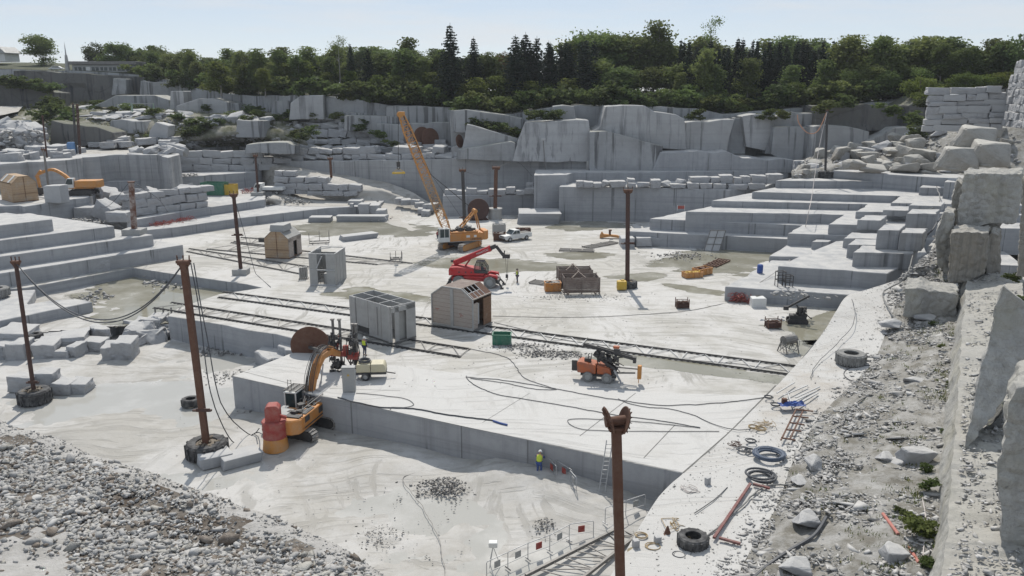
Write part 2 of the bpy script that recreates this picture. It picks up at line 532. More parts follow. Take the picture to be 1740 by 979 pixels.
M = dict(
    bench=granite('granite_saw_cut', (.35, .362, .38), lines=.6, blotch=.8, streak=.12, joint=.8),
    wall=granite('granite_far_wall', (.38, .385, .39), lines=.5, blotch=.7, streak=.22, joint=.8),
    step=granite('granite_stair', (.36, .368, .38), lines=.4, blotch=.8, streak=.1, joint=.85),
    cliff=granite('granite_weathered', (.35, .36, .37), (.30, .30, .26), streak=.75, lines=.2, blotch=.9),
    cliff2=granite('granite_clean_face', (.41, .415, .42), (.38, .38, .36), streak=.52, lines=.3, blotch=.7),
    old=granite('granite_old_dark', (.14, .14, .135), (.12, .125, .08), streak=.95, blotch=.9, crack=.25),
    block=granite('granite_block', (.385, .392, .40), lines=.12, blotch=.6),
    rough=granite('granite_split', (.37, .375, .385), blotch=.8, bump=.8, speck=.25),
    tan=granite('granite_tan', (.345, .335, .31), (.43, .42, .385), blotch=.9, warm=(.285, .24, .18), bump=.9, speck=.4),
    drill=granite('granite_drilled', (.29, .275, .245), (.36, .35, .32), blotch=1.2, speck=.4, warm=(.26, .23, .18), drill=.55, bump=.7),
    pale=granite('pale_pebble', (.42, .415, .40), (.48, .475, .465), blotch=.6, bump=.5),
    near=granite('granite_near_face', (.44, .435, .41), (.36, .35, .32), blotch=1.5, warm=(.33, .315, .25), bump=1.0, grain=.7, streak=.2, speck=.55),
    floor=floor_dust('stone_dust_floor', pale=(.50, .492, .475), mud=(.31, .30, .27), amount=.8, tracks=1.0, rot=.35),
    plat=floor_dust('sawn_platform_top', pale=(.50, .495, .48), mud=(.38, .37, .35), amount=.38, tracks=.35, rot=.5),
    pit=floor_dust('pit_slurry', pale=(.47, .462, .445), mud=(.28, .268, .24), amount=.8, tracks=.65, rot=1.1),
    road=floor_dust('ramp_dirt', pale=(.42, .405, .375), mud=(.29, .27, .235), amount=.6, tracks=.9, rot=.9),
    strip=floor_dust('terrace_top', pale=(.47, .465, .45), mud=(.33, .30, .26), amount=.35, tracks=.3, rot=.9),
    rubble=soil('rubble_fines', (.17, .16, .135), (.37, .365, .35), .7),
    earth=soil('brown_earth', (.13, .10, .07), (.27, .24, .20), .5),
    heap=soil('heap_soil', (.085, .065, .048), (.22, .20, .175), .9),
    fines=soil('pale_fines', (.36, .35, .33), (.47, .46, .445), 1.2),
    woods=soil('forest_soil', (.035, .045, .022), (.085, .09, .05), .4),
    stone=granite('loose_stone', (.34, .335, .325), (.41, .40, .385), blotch=.9, bump=.6),
    chip=granite('stone_chip', (.29, .29, .285), (.38, .375, .36), blotch=.7, bump=.6),
    chipd=granite('dark_chip', (.14, .135, .13), (.30, .29, .28), blotch=.9),
    olive=water('olive_water', (.235, .225, .175), .06, (.34, .33, .285)),
    milky=water('milky_water', (.38, .375, .35), .10, (.45, .445, .425), False),
    ochre=water('ochre_water', (.24, .20, .12), .05, (.33, .29, .20)),
    moss=water('green_water', (.13, .12, .045), .08, (.20, .17, .08)),
    seam=paint('seam_dark', (.10, .10, .095), .9, .2),  # dark line colour of the saw cuts
    orange=paint('orange_paint', (.50, .20, .04), .45, .5, (.38, .30, .21)),
    amber=paint('amber_paint', (.50, .22, .05), .5, .45, (.38, .32, .25)),
    rigo=paint('worn_red_orange', (.40, .10, .03), .5, .6, (.13, .12, .11), scale=2.6),
    boom=paint('boom_orange', (.50, .23, .05), .55, .35, (.33, .27, .2)),
    boom2=paint('boom_tan', (.40, .24, .11), .6, .45, (.25, .23, .2)),
    red=paint('red_paint', (.42, .012, .018), .35, .22, (.38, .28, .25)),
    redd=paint('dull_red', (.29, .04, .032), .65, .5, (.36, .25, .21)),
    green=paint('green_paint', (.03, .16, .10), .5, .25),
    yellow=paint('yellow_paint', (.55, .36, .035), .5, .25),
    blue=paint('blue_plastic', (.02, .07, .28), .45, .2),
    white=paint('white_paint', (.62, .63, .62), .35, .25),
    cream=paint('cream_paint', (.50, .46, .32), .45, .3),
    grey=paint('grey_paint', (.30, .31, .31), .5, .35),
    dark=paint('dark_metal', (.035, .035, .037), .5, .35, (.16, .15, .14)),
    steel=paint('dusty_steel', (.16, .155, .15), .5, .6, (.34, .33, .31), metal=.3),
    galv=paint('galvanised', (.42, .43, .44), .5, .3, metal=.3),
    trk=paint('track_steel', (.17, .16, .15), .6, .7, (.40, .39, .37)),
    rust=paint('rust', (.105, .048, .03), .8, .3, (.22, .16, .12), rust=.3, scale=2.5),
    rustd=paint('dark_rust', (.06, .03, .024), .75, .25, (.15, .10, .08), rust=.2, scale=2.5),
    flake=paint('flaking_white_on_rust', (.12, .05, .03), .8, .75, (.55, .54, .52), scale=1.2),
    rubber=paint('tyre_rubber', (.028, .028, .03), .85, .55, (.22, .22, .215), scale=2.2),
    rubberp=paint('dusty_rubber', (.17, .17, .165), .9, .7, (.33, .33, .32), scale=2.2),
    hose=paint('hose_rubber', (.05, .055, .065), .55, .4, (.24, .24, .24)),
    hoseb=paint('blue_grey_hose', (.06, .085, .13), .5, .25, (.24, .25, .27)),
    rope=paint('rope_fibre', (.34, .25, .13), .9, .4),
    ropew=paint('white_rope', (.50, .46, .44), .9, .3),
    ropeo=paint('orange_rope', (.50, .24, .14), .8, .3),
    conc=paint('concrete', (.36, .36, .35), .9, .5, (.24, .235, .225), scale=.9),
    shedw=planks('weathered_boards', (.40, .35, .31), (.32, .275, .245), (0, 0, 5), (R(25), 0, 0)),
    shedg=paint('grey_panels', (.33, .33, .315), .8, .55, (.22, .215, .205), scale=.7),
    pine=planks('new_pine_boards', (.42, .30, .19), (.33, .23, .145), (0, 0, 5)),
    brown=planks('brown_boards', (.20, .115, .065), (.14, .08, .05), (0, 0, 5)),
    crate=planks('crate_slats', (.21, .165, .14), (.14, .11, .10), (0, 0, 7)),
    glass=glass('dark_glass'),
    cabglass=cabglass(),
    moor=soil('weedy_stony_bank', (.07, .075, .035), (.27, .26, .22), .35),
    gbrown=soil('brown_pebble', (.19, .155, .125), (.30, .265, .23), 3),
    rred=paint('dull_red_steel', (.16, .05, .045), .7, .5, (.30, .25, .23)),
    hivis=paint('hi_vis_yellow', (.50, .62, .05), .7, .1),
    navy=paint('navy_cloth', (.02, .03, .075), .85, .15),
    bluew=paint('work_blue', (.04, .075, .22), .85, .1),
    skin=paint('skin', (.42, .24, .17), .55, .05),
    maroon=paint('red_shirt', (.32, .06, .06), .8, .2),
    hair=paint('dark_hair', (.03, .02, .016), .7, .05),
    bark=paint('bark', (.085, .07, .055), .95, .4, (.16, .14, .12), scale=3),
    birch=paint('pale_bark', (.30, .28, .25), .9, .4, (.12, .11, .1), scale=3),
    leafa=leaf('leaf_mid', (.10, .138, .042), (.15, .185, .066)),
    leafb=leaf('leaf_dark', (.07, .10, .034), (.105, .135, .05)),
    leafc=leaf('leaf_light', (.095, .135, .03), (.15, .18, .05)),
    leafr=leaf('leaf_russet', (.14, .09, .04), (.11, .11, .04)),
    needle=leaf('needles', (.022, .036, .022), (.042, .058, .034), .2),
    weed=leaf('weed_leaf', (.07, .10, .028), (.13, .15, .055)),
    dry=leaf('dry_grass', (.20, .185, .08), (.13, .135, .05)),
)
# ---------------------------------------------------------------- the setting: quarry floor, benches, cliffs, hills
def jitter_poly(pts, step=1.3, amp=.05, seed=0):
    rd = random.Random(seed)
    out = []
    n = len(pts)
    for i in range(n):
        a, b = Vector(pts[i][:2]), Vector(pts[(i + 1) % n][:2])
        L = (b - a).length
        k = max(1, min(60, int(L / step)))
        nrm = Vector((-(b - a).y, (b - a).x)).normalized() if L > 0 else Vector((0, 0))
        for j in range(k):
            p = a + (b - a) * (j / k)
            if j: p = p + nrm * (rd.gauss(0, amp) + (amp * rd.uniform(3, 9) if rd.random() < .07 else 0))
            out.append((p.x, p.y))
    return out

def bench(name, px, z1, z0, mat, world=(), amp=.05, step=1.3, bev=.07, side=None):
    """a step of rock: outline of its top from the photo at its real height, then world corners, down to z0"""
    pts = [P(x, y, z1) for x, y in px] + [Vector((*w, z1)) for w in world]
    m = MB()
    m.prism(jitter_poly(pts, step, amp, seed=int(abs(z1 * 100)) + len(pts)), z0, z1)
    o = struct(m.build(name, mat, bevel=bev))
    if side:
        o.data.materials.append(M[side])
        for f in o.data.polygons: f.material_index = 1 if f.normal.z < .6 else 0
    return o

def sheet(name, rows, mat, nu=6, nv=6, amp=.05, fs=.5, curve=True):
    """ground laid through rows of surveyed points"""
    rr = [smooth_line(r, nu) if curve else smooth_line(r, nu) for r in rows]
    cols = list(zip(*rr))
    cc = [smooth_line(c, nv) for c in cols]
    nu2, nv2 = len(cc), len(cc[0])
    V = np.zeros((nu2 * nv2, 3), dtype=np.float32)
    for i, c in enumerate(cc):
        for j, p in enumerate(c):
            V[i * nv2 + j] = (p.x, p.y, p.z + amp * (nz(p.x, p.y, 0, fs, 4) + .4 * nz(p.x, p.y, 9, fs * 4, 3)))
    Fc = np.array([(i * nv2 + j, (i + 1) * nv2 + j, (i + 1) * nv2 + j + 1, i * nv2 + j + 1) for i in range(nu2 - 1) for j in range(nv2 - 1)])
    # keep the surface facing up
    a, b, c = V[Fc[0][0]], V[Fc[0][1]], V[Fc[0][2]]
    if np.cross(b - a, c - a)[2] < 0: Fc = Fc[:, ::-1]
    o = link(bpy.data.objects.new(name, npmesh(name, V, Fc, mat, smooth=True)))
    return struct(o)

def slab(name, px, Y, depth, mat, k=0.0, lean=0.0, kind='structure', bev=.12, step=2.2, amp=.18, seed=1, dirv=None):
    """a mass of rock: its front outline stands at distance Y (k: change of distance per metre to the right), goes depth metres back"""
    rd = random.Random(seed)
    pts = []
    for x, y in px:
        d = ray(x, y)
        # plane Y = Yo + k*X
        t = Y / (d[1] - k * d[0])
        pts.append(Vector((d[0] * t, d[1] * t, HC + d[2] * t)))
    zlo = min(p.z for p in pts)
    out = []
    n = len(pts)
    for i in range(n):
        a, b = pts[i], pts[(i + 1) % n]
        L = (b - a).length
        m_ = max(1, min(30, int(L / step)))
        for j in range(m_):
            p = a.lerp(b, j / m_)
            if j: p = p + Vector((rd.gauss(0, amp * .5), 0, rd.gauss(0, amp)))
            out.append(p)
    n = len(out)
    vs = []
    for p in out: vs.append(p + (Vector((0, 1, 0)) if dirv is None else Vector((*dirv, 0))) * (lean * (p.z - zlo)))
    for p in out: vs.append(p + (Vector((0, depth, 0)) if dirv is None else Vector((dirv[0] * depth, dirv[1] * depth, 0))))
    m = MB()
    m.add(vs, [tuple(range(n)), tuple(range(2 * n - 1, n - 1, -1))] + [(i, n + i, n + (i + 1) % n, (i + 1) % n) for i in range(n)])
    o = m.build(name, mat, bevel=bev)
    if kind: o['kind'] = kind
    return o

def puddle(px, z, mat, name='water', amp=.35, seed=0):
    """a level film of water: its rim thins out and breaks up in the material"""
    pts = smooth_line([P(x, y, z) for x, y in px], 10, closed=True)
    c = sum(pts, Vector()) / len(pts)
    n = len(pts)
    V, Fc, ed = [], [], []
    for s_, e_ in ((1.28, 0.0), (1.0, .5), (.7, 1.0)):
        for p in pts:
            f = 1 + amp * .3 * nz(p.x + seed * 7.1, p.y, 3, .45, 4)
            q = c + (p - c) * f * s_
            V.append((q.x, q.y, z)); ed.append(e_)
    for r_ in range(2):
        for k in range(n): Fc.append((r_ * n + k, r_ * n + (k + 1) % n, (r_ + 1) * n + (k + 1) % n, (r_ + 1) * n + k))
    Fc.append(tuple(range(2 * n, 3 * n)))
    me = bpy.data.meshes.new(name)
    me.from_pydata(V, [], Fc)
    at_ = me.attributes.new('edge', 'FLOAT', 'POINT'); at_.data.foreach_set('value', ed)
    bm = bmesh.new(); bm.from_mesh(me)
    for f in bm.faces:
        if f.normal.z < 0: f.normal_flip()
    bm.to_mesh(me); bm.free()
    me.materials.append(mat)
    return struct(link(bpy.data.objects.new(name, me)))

ZP, ZL = -2.8, -1.3     # pit and upper pool floors

# --- base sheet to the horizon (well below everything in the pit, joined by the hills behind)
mb = MB(); mb.add([(-900, -300, -6), (900, -300, -6), (900, 900, -6), (-900, 900, -6)], [(0, 1, 2, 3)])
struct(mb.build('ground', M['earth']))

# --- main floor at 0, the platform in front is part of it
bench('quarry_floor', [(394, 639), (455, 616), (503, 597), (506, 577), (471, 568), (380, 552), (285, 537), (302, 524), (372, 500), (446, 489), (420, 483), (320, 469), (226, 455), (43, 489)],
      0, -6, M['floor'], world=[(-75, 90), (-110, 120), (-110, 240), (120, 240), (120, 95), (50, 80), (27, 68), (11.0, 46.8)], amp=.03, step=3, bev=.05, side='bench')
# paler sawn rock along the front: a thin skin over the floor
def skin(name, px, z, mat, amp=.12, seed=0):
    return puddle(px, z, mat, name, amp, seed)
def flat(name, px, z, mat, zs=None):
    pts = [P(x, y, z) for x, y in px]
    ar = sum(pts[i].x * pts[(i + 1) % len(pts)].y - pts[(i + 1) % len(pts)].x * pts[i].y for i in range(len(pts)))
    if ar < 0: pts = pts[::-1]
    me = bpy.data.meshes.new(name)
    me.from_pydata([tuple(p) for p in pts], [], [tuple(range(len(pts)))])
    me.materials.append(mat)
    return struct(link(bpy.data.objects.new(name, me)))
flat('platform_top', [(396, 639), (456, 616), (503, 598), (560, 600), (640, 618), (760, 632), (900, 648), (1120, 668), (1300, 672), (1290, 690), (1238, 734), (1161, 803), (1000, 768), (800, 727), (545, 672)], .004, M['plat'])

# low blocks notched out of the platform's left edge
bench('rock_bench', [(431, 597), (471, 570), (503, 578), (503, 597), (455, 612)], -1.5, -3.2, M['bench'], amp=.12, step=.6, bev=.1)
bench('rock_bench', [(471, 587), (500, 574), (512, 580), (503, 598)], -.8, -3.2, M['bench'], amp=.05, step=.6)

# --- pit floor and pool floor with real unevenness
def relief(name, x0, x1, y0, y1, z, n, mat, amp, mounds=(), cut=None):
    xs = np.linspace(x0, x1, n); ys = np.linspace(y0, y1, n)
    V = np.zeros((n * n, 3), dtype=np.float32)
    k = 0
    for x in xs:
        for y in ys:
            h = amp * (nz(x, y, 1.7, .11, 4) + .5 * nz(x, y, 4.2, .6, 4))
            for mx, my, mr, mh in mounds:
                d = ((x - mx) ** 2 + (y - my) ** 2) / (mr * mr)
                if d < 4: h += mh * math.exp(-d * 1.5) * (1 + .15 * nz(x, y, 2, 1.2, 3))
            V[k] = (x, y, z + h); k += 1
    Fc = np.array([(i * n + j, (i + 1) * n + j, (i + 1) * n + j + 1, i * n + j + 1) for i in range(n - 1) for j in range(n - 1)])
    if cut:
        c = V[Fc].mean(axis=1); A_, B_ = cut
        Fc = Fc[(B_.x - A_.x) * (c[:, 1] - A_.y) - (B_.y - A_.y) * (c[:, 0] - A_.x) > 0]
    return struct(link(bpy.data.objects.new(name, npmesh(name, V, Fc, mat, smooth=True))))
mounds = []
for x, y, r_, h_ in ((745, 835, 2.2, .12), (920, 890, 1.6, .15), (700, 770, 5, .18), (640, 790, 4, .2), (500, 745, 4, .1), (860, 800, 3, .2), (150, 740, 4, .2), (250, 640, 6, .12), (560, 830, 4, .18), (900, 960, 3, .15), (1120, 620, 1, 0)):
    p = P(x, y, ZP); mounds.append((p.x, p.y, r_, h_))
for x, y, r_, h_ in ((120, 690, 5, -.16), (230, 670, 6, -.22), (340, 690, 5, -.2), (250, 612, 4, -.2), (370, 612, 4, -.2), (480, 790, 3, -.2), (600, 840, 4.5, -.16), (760, 850, 4, -.2), (880, 855, 3.5, -.2), (1000, 870, 3.5, -.25), (940, 960, 3.5, -.28), (1080, 860, 2.5, -.2)):
    p = P(x, y, ZP); mounds.append((p.x, p.y, r_, h_))
for x, y, r_, h_ in ((925, 812, 4.2, .75), (1010, 838, 4.2, .65), (1085, 858, 3.5, .55), (850, 790, 3.5, .35)):
    p = P(x, y, -2.3); mounds.append((p.x, p.y, r_, h_))
relief('pit_floor', -75, 22, 26, 92, ZP - .0, 260, M['pit'], .15, mounds)
relief('pool_floor', -80, -20, 76, 112, ZL - .04, 110, M['pit'], .12, (), (P(60, 565, ZL), P(290, 546, ZL)))

# water lies where the floor is low: level sheets met by the uneven floor
def pool(px, z, mat, seed=0, amp=.25): return puddle(px, z, mat, 'water', amp, seed)
m = MB(); m.add([(-74, 27, ZP - .10), (21, 27, ZP - .10), (21, 91, ZP - .10), (-74, 91, ZP - .10)], [(0, 1, 2, 3)]); struct(m.build('water', M['milky']))
pool([(95, 520), (200, 478), (260, 470), (330, 480), (420, 492), (410, 510), (300, 538), (280, 548), (210, 548), (150, 538)], ZL + .02, M['olive'], 7, .1)
# shallow water and wet ground on the main floor
for px, mt in (
    ([(505, 385), (600, 375), (700, 382), (745, 392), (700, 402), (600, 398), (540, 402)], 'olive'),
    ([(930, 432), (985, 428), (1040, 432), (1010, 440), (950, 439)], 'olive'),
    ([(735, 440), (850, 440), (960, 448), (945, 458), (850, 462), (740, 455)], 'olive'),
    ([(1120, 446), (1180, 425), (1270, 424), (1320, 430), (1290, 452), (1270, 466), (1200, 463), (1140, 456)], 'olive'),
    ([(1035, 470), (1110, 463), (1130, 470), (1090, 478)], 'olive'),
    ([(1130, 482), (1200, 490), (1230, 497), (1215, 502), (1160, 494)], 'olive'),
    ([(1300, 545), (1360, 545), (1420, 528), (1440, 545), (1385, 582), (1340, 562)], 'olive'),
    ([(560, 500), (620, 489), (640, 492), (700, 500), (720, 512), (620, 512)], 'olive'),
    ([(935, 383), (985, 376), (1060, 380), (1040, 388), (960, 392)], 'olive'),
    ([(1000, 600), (1130, 610), (1260, 630), (1330, 645), (1290, 648), (1150, 630), (1020, 615)], 'olive'),
    ([(1330, 585), (1390, 580), (1400, 590), (1365, 605)], 'olive')):
    pool(px, .008, M[mt], len(px) * 3 + px[0][0], .5)
pool([(1085, 930), (1105, 925), (1140, 935), (1100, 985), (1062, 980), (1066, 935)], -.02 + .03, M['ochre'], 9, .05)

# --- left stair: five sawn steps facing the pool
NB = Vector((-.70, .72))            # direction going back, across the steps
def stair(z1, z0, pl, pr, back):
    a, b = P(*pl, z1), P(*pr, z1)
    d = (b - a).xy.normalized()
    nb = Vector((-d.y, d.x))
    a2 = a.xy - d * 25
    e, f = b.xy + nb * back + d * (-.15 * back), a2 + nb * back
    m = MB()
    m.prism(jitter_poly([tuple(a2), tuple(a.xy), tuple(b.xy), tuple(e), tuple(f)], 1.5, .05, int(z1 * 10)), z0, z1)
    return struct(m.build('rock_bench', M['step'], bevel=.06))
stair(1.85, -2, (0, 464.6), (311, 416), 30)
stair(3.45, -2, (0, 436), (260, 399), 26)
stair(5.05, -2, (0, 408.6), (194, 384), 22)
stair(6.65, -2, (0, 383), (89, 372.5), 11)
# big squared blocks standing left of the pit, below the stair
bench('rock_bench', [(-60, 560), (68, 530), (46, 515), (60, 492), (-60, 500)], -.2, -4, M['bench'])
bench('rock_bench', [(-60, 556), (0, 545), (157, 513), (130, 508), (90, 510), (-60, 535)], -.1, -4, M['bench'])
bench('rock_bench', [(-60, 600), (52, 581), (160, 558), (232, 543), (262, 549), (290, 553), (305, 540)], -1.42, -4, M['bench'], world=[(-30, 97), (-60, 112), (-90, 95)], amp=.12, step=.8)

# --- R1..R3 and U2: long benches on the far left
bench('rock_bench', [(232, 393), (300, 386), (400, 371.5), (515, 358), (564, 353), (609, 351), (640, 349), (655, 340), (640, 322)], 1.5, -2, M['bench'], world=[(-50, 205), (-95, 190), (-75, 140)])
bench('rock_bench', [(215, 376), (231, 373), (330, 356), (450, 339), (452, 330)], 2.95, -2, M['bench'], world=[(-60, 185), (-95, 175)])
bench('rock_bench', [(-80, 350), (40, 351), (100, 342), (150, 335), (165, 312), (300, 301), (380, 296), (437, 292), (446, 288)], 6.1, -2, M['bench'], world=[(-58, 215), (-160, 200), (-160, 130)], amp=.15)
bench('rock_bench', [(-80, 287), (0, 279), (97, 273), (193, 263), (270, 263), (285, 268), (305, 262), (300, 250)], 11.0, 2, M['wall'], world=[(-80, 200), (-190, 200), (-190, 125)], amp=.25)
bench('rock_bench', [(300, 256), (330, 252), (405, 248), (417, 252), (487, 246), (500, 243)], 10.3, 2, M['wall'], world=[(-50, 225), (-95, 225)], amp=.2)
# beige working ground on those benches
flat('path', [(140, 262), (195, 262), (262, 261), (292, 248), (200, 247), (150, 250)], 11.02, M['road'])
flat('path', [(-40, 350), (40, 348), (98, 341), (120, 325), (60, 315), (-40, 320)], 6.12, M['floor'])

# --- ramp road climbing from the floor to the upper left
road = [
    [P(690, 398, -.3), P(760, 385, -.3), P(840, 380, -.3)],
    [P(628, 372, -.1), P(690, 366, .0), P(755, 364, .0)],
    [P(610, 344, 1.45), P(655, 345, 1.1), P(712, 352, .6)],
    [Q(606, 327, 160), Q(640, 322, 162.5), Q(676, 331, 161.5)],
    [Q(548, 312, 164), Q(590, 307.5, 166), Q(629, 312.5, 167)],
    [Q(502, 294, 170), Q(532, 290, 172), Q(569, 297.5, 171)],
    [Q(458, 283, 175), Q(480, 279.5, 177), Q(508, 285, 176)],
    [Q(430, 280, 179), Q(445, 276, 181), Q(475, 279, 180)],
]
sheet('road', [[r_[0] + Vector((-.2, -.3, -4.5)), r_[0]] + r_[1:] + [r_[-1] + Vector((2.5, 2.0, .3))] for r_ in road], M['road'], 6, 8, .10, .35)
road2 = [[P(452, 346, 1.55), P(455, 338, 2.9), P(470, 328, 3.1)], [P(490, 350, 1.52), P(500, 340, 2.0), P(515, 328, 2.6)], [P(545, 351, 1.52), P(548, 342, 1.7), P(560, 330, 2.1)], [P(600, 350, 1.52), P(605, 344, 1.55), P(620, 334, 1.8)]]
sheet('road', road2, M['road'], 6, 6, .04, .4)

# --- far wall at the end of the floor
bench('rock_bench', [(752, 333), (863, 331), (950, 330), (952, 312), (760, 318)], 3.9, -1, M['bench'])
bench('rock_bench', [(950, 317.5), (1080, 318.5), (1240, 323), (1300, 318), (1340, 300), (960, 308)], 6.2, -1, M['bench'])
roughen(slab('cliff_face', [(458, 274), (560, 273.5), (640, 272.5), (700, 272), (775, 270), (775, 350), (458, 350)], 160.4, 11, M['wall'], k=-.31, amp=.05, bev=.06, step=3), 2.5, .05, .2)
bench('rock_bench', [(766, 269), (870, 269), (1010, 271), (1010, 262), (800, 258)], 9.9, -1, M['wall'], amp=.08)
bench('rock_bench', [(908, 298), (962, 297), (975, 293), (1060, 293), (1200, 291), (1340, 290), (1360, 285), (910, 288)], 8.0, -1, M['bench'])

# --- right-hand corner of the quarry: benches stepping up to the back and to the right
DB = (P(1235, 327, 5).xy - P(1070, 389, 2).xy).normalized()     # how the left ends of these benches run back
DA = (P(1575, 309, 8).xy - P(1418, 532, 1).xy).normalized()     # how the arms on the right run
def corner(z1, z0, pl, pr, fwd, back=70, right=40, mat='bench'):
    a, b = P(*pl, z1).xy, P(*pr, z1).xy
    m = MB()
    poly = [a, b, b - DA * fwd, b - DA * fwd + Vector((right, -6)), b + Vector((right + 20, back)), a + DB * back]
    m.prism(jitter_poly([tuple(p) for p in poly], 1.6, .05, int(z1 * 37)), z0, z1)
    return struct(m.build('rock_bench', M[mat], bevel=.06))
ZA, ZC = 1.65, 2.15
corner(ZC, -3, (1068, 393), (1354, 407), 14, right=30)
corner(3.85, ZC - .5, (1104, 371.6), (1363, 401 - 18), 8, right=25)
corner(5.3, ZC - .5, (1165, 359.5), (1434, 365), 10)
corner(6.3, 2, (1209, 341), (1474, 347), 9)
corner(7.4, 2, (1278, 326), (1530, 333), 9)
corner(8.6, 2, (1318, 307), (1575, 309), 9)
corner(9.9, 2, (1415, 290), (1612, 303), 6)
# bench A and bench B in front
bench('rock_bench', [(1232, 487), (1442, 501), (1490, 496), (1560, 440), (1400, 400), (1345, 424)], ZA, -3, M['bench'])
bench('rock_bench', [(1322, 452), (1508, 465), (1575, 430), (1560, 400), (1420, 410)], 3.6, 0, M['bench'])
flat('water', [(1372, 327), (1400, 324), (1500, 328), (1545, 331), (1480, 333), (1400, 331)], 7.42, M['moss'])

# --- terrace strip on the right, pale near the edge and buried in rubble towards the wall
ST = [
    [(985, 1060, 0), (1225, 1050, .3), (1330, 1040, .9), (1592, 1040, 1.9)],
    [(1052, 955, 0), (1265, 955, .3), (1360, 950, .9), (1592, 955, 1.9)],
    [(1115, 850, 0), (1320, 860, .3), (1400, 860, .9), (1596, 860, 1.9)],
    [(1160, 805, 0), (1350, 780, .3), (1430, 780, .9), (1600, 780, 1.9)],
    [(1240, 735, 0), (1400, 700, .3), (1470, 690, .9), (1610, 700, 1.9)],
    [(1352, 621, .25), (1480, 620, .9), (1540, 610, 1.4), (1622, 620, 2.2)],
    [(1400, 563, 1.0), (1507, 560, 1.5), (1550, 540, 1.9), (1630, 560, 2.5)],
    [(1420, 530, 1.75), (1525, 505, 2.4), (1548, 500, 2.7), (1634, 500, 3.2)],
    [(1443, 501, 2.17), (1530, 478, 3.2), (1560, 470, 3.6), (1640, 470, 4.4)],
    [(1492, 495, 2.2), (1545, 462, 4.0), (1568, 455, 4.5), (1648, 440, 5.6)],
    [(1560, 458, 4.05), (1580, 430, 5.2), (1600, 415, 6.0), (1660, 400, 8.0)],
    [(1578, 418, 5.4), (1598, 395, 6.6), (1615, 385, 7.4), (1690, 370, 9.6)],
]
STRIP_ROWS = [[P(*q) for q in r_] for r_ in ST]
strip_a = sheet('terrace', [[r_[0], r_[0].lerp(r_[1], .5), r_[1]] for r_ in STRIP_ROWS], M['strip'], 8, 10, .03, .6)
strip_b = sheet('rubble_ground', [[r_[1] + Vector((0, 0, .0)), r_[1].lerp(r_[2], .5) + Vector((0, 0, .12)), r_[2], r_[2].lerp(r_[3], .5) + Vector((0, 0, .15)), r_[3], r_[3] + Vector((3, 1.0, .8))] for r_ in STRIP_ROWS], M['rubble'], 10, 12, .22, .7)
# hidden flank of the terrace towards the pit
m = MB()
e = [r_[0] for r_ in STRIP_ROWS[:9]]
vs = [p + Vector((.02, 0, -.03)) for p in e] + [Vector((p.x + .02, p.y, -6)) for p in e] + [Vector((p.x + 9, p.y - 3, -6)) for p in e]
n = len(e)
m.add(vs, [(i, i + 1, n + i + 1, n + i) for i in range(n - 1)])
struct(m.build('rock_bench', M['bench']))

# --- right rubble hill towards the block walls
hill_r = [
    [Q(1345, 301, 137), Q(1420, 287, 139), Q(1520, 290, 138), Q(1620, 300, 132), Q(1720, 330, 120), Q(1850, 330, 115)],
    [Q(1345, 292, 142), Q(1420, 280, 142), Q(1520, 276, 140), Q(1620, 290, 134), Q(1720, 290, 126), Q(1850, 290, 122)],
    [Q(1360, 280, 148), Q(1430, 268, 148), Q(1530, 258, 146), Q(1620, 250, 138), Q(1720, 235, 132), Q(1850, 230, 130)],
    [Q(1370, 270, 153), Q(1450, 258, 152), Q(1540, 242, 149), Q(1620, 226, 142), Q(1720, 215, 136), Q(1850, 215, 134)],
    [Q(1390, 262, 160), Q(1460, 250, 160), Q(1550, 235, 156), Q(1620, 218, 150), Q(1720, 205, 144), Q(1850, 205, 140)],
]
sheet('rubble_slope', [[p + Vector((0, -.3, -5)) for p in hill_r[0]]] + hill_r, M['rubble'], 8, 8, .5, .25)

# --- upper-left hillside terraces
hill_l = [
    [P(-160, 268, 10.7), P(100, 256, 10.7), P(260, 253, 10.7), P(405, 247, 10.5), Q(560, 263, 182), Q(700, 265, 177)],
    [Q(-160, 245, 170), Q(100, 236, 176), Q(260, 238, 180), Q(405, 230, 180), Q(560, 244, 185), Q(700, 258, 179)],
    [Q(-160, 225, 182), Q(100, 205, 187), Q(260, 206, 186), Q(405, 204, 186), Q(560, 216, 188), Q(700, 249, 181)],
    [Q(-160, 200, 195), Q(100, 186, 205), Q(260, 194, 196), Q(405, 196, 190), Q(560, 206, 191), Q(700, 240, 183)],
    [Q(-160, 183, 212), Q(100, 178, 226), Q(260, 182, 214), Q(405, 188, 200), Q(560, 198, 190), Q(700, 228, 181)],
    [Q(-160, 178, 230), Q(100, 172, 240), Q(260, 172, 230), Q(405, 178, 212), Q(560, 190, 200), Q(700, 215, 188)],
]
sheet('hillside', [[p + Vector((0, -.6, -5)) for p in hill_l[0]]] + hill_l, M['moor'], 8, 8, .7, .16)
flat_road = [[Q(-60, 205, 186), Q(-60, 190, 200)], [Q(0, 203, 187), Q(0, 187, 203)], [Q(32, 196, 196), Q(40, 187, 207)]]
sheet('path', [[a + Vector((0, 0, .9)), b + Vector((0, 0, .9))] for a, b in flat_road], M['road'], 5, 5, .1)

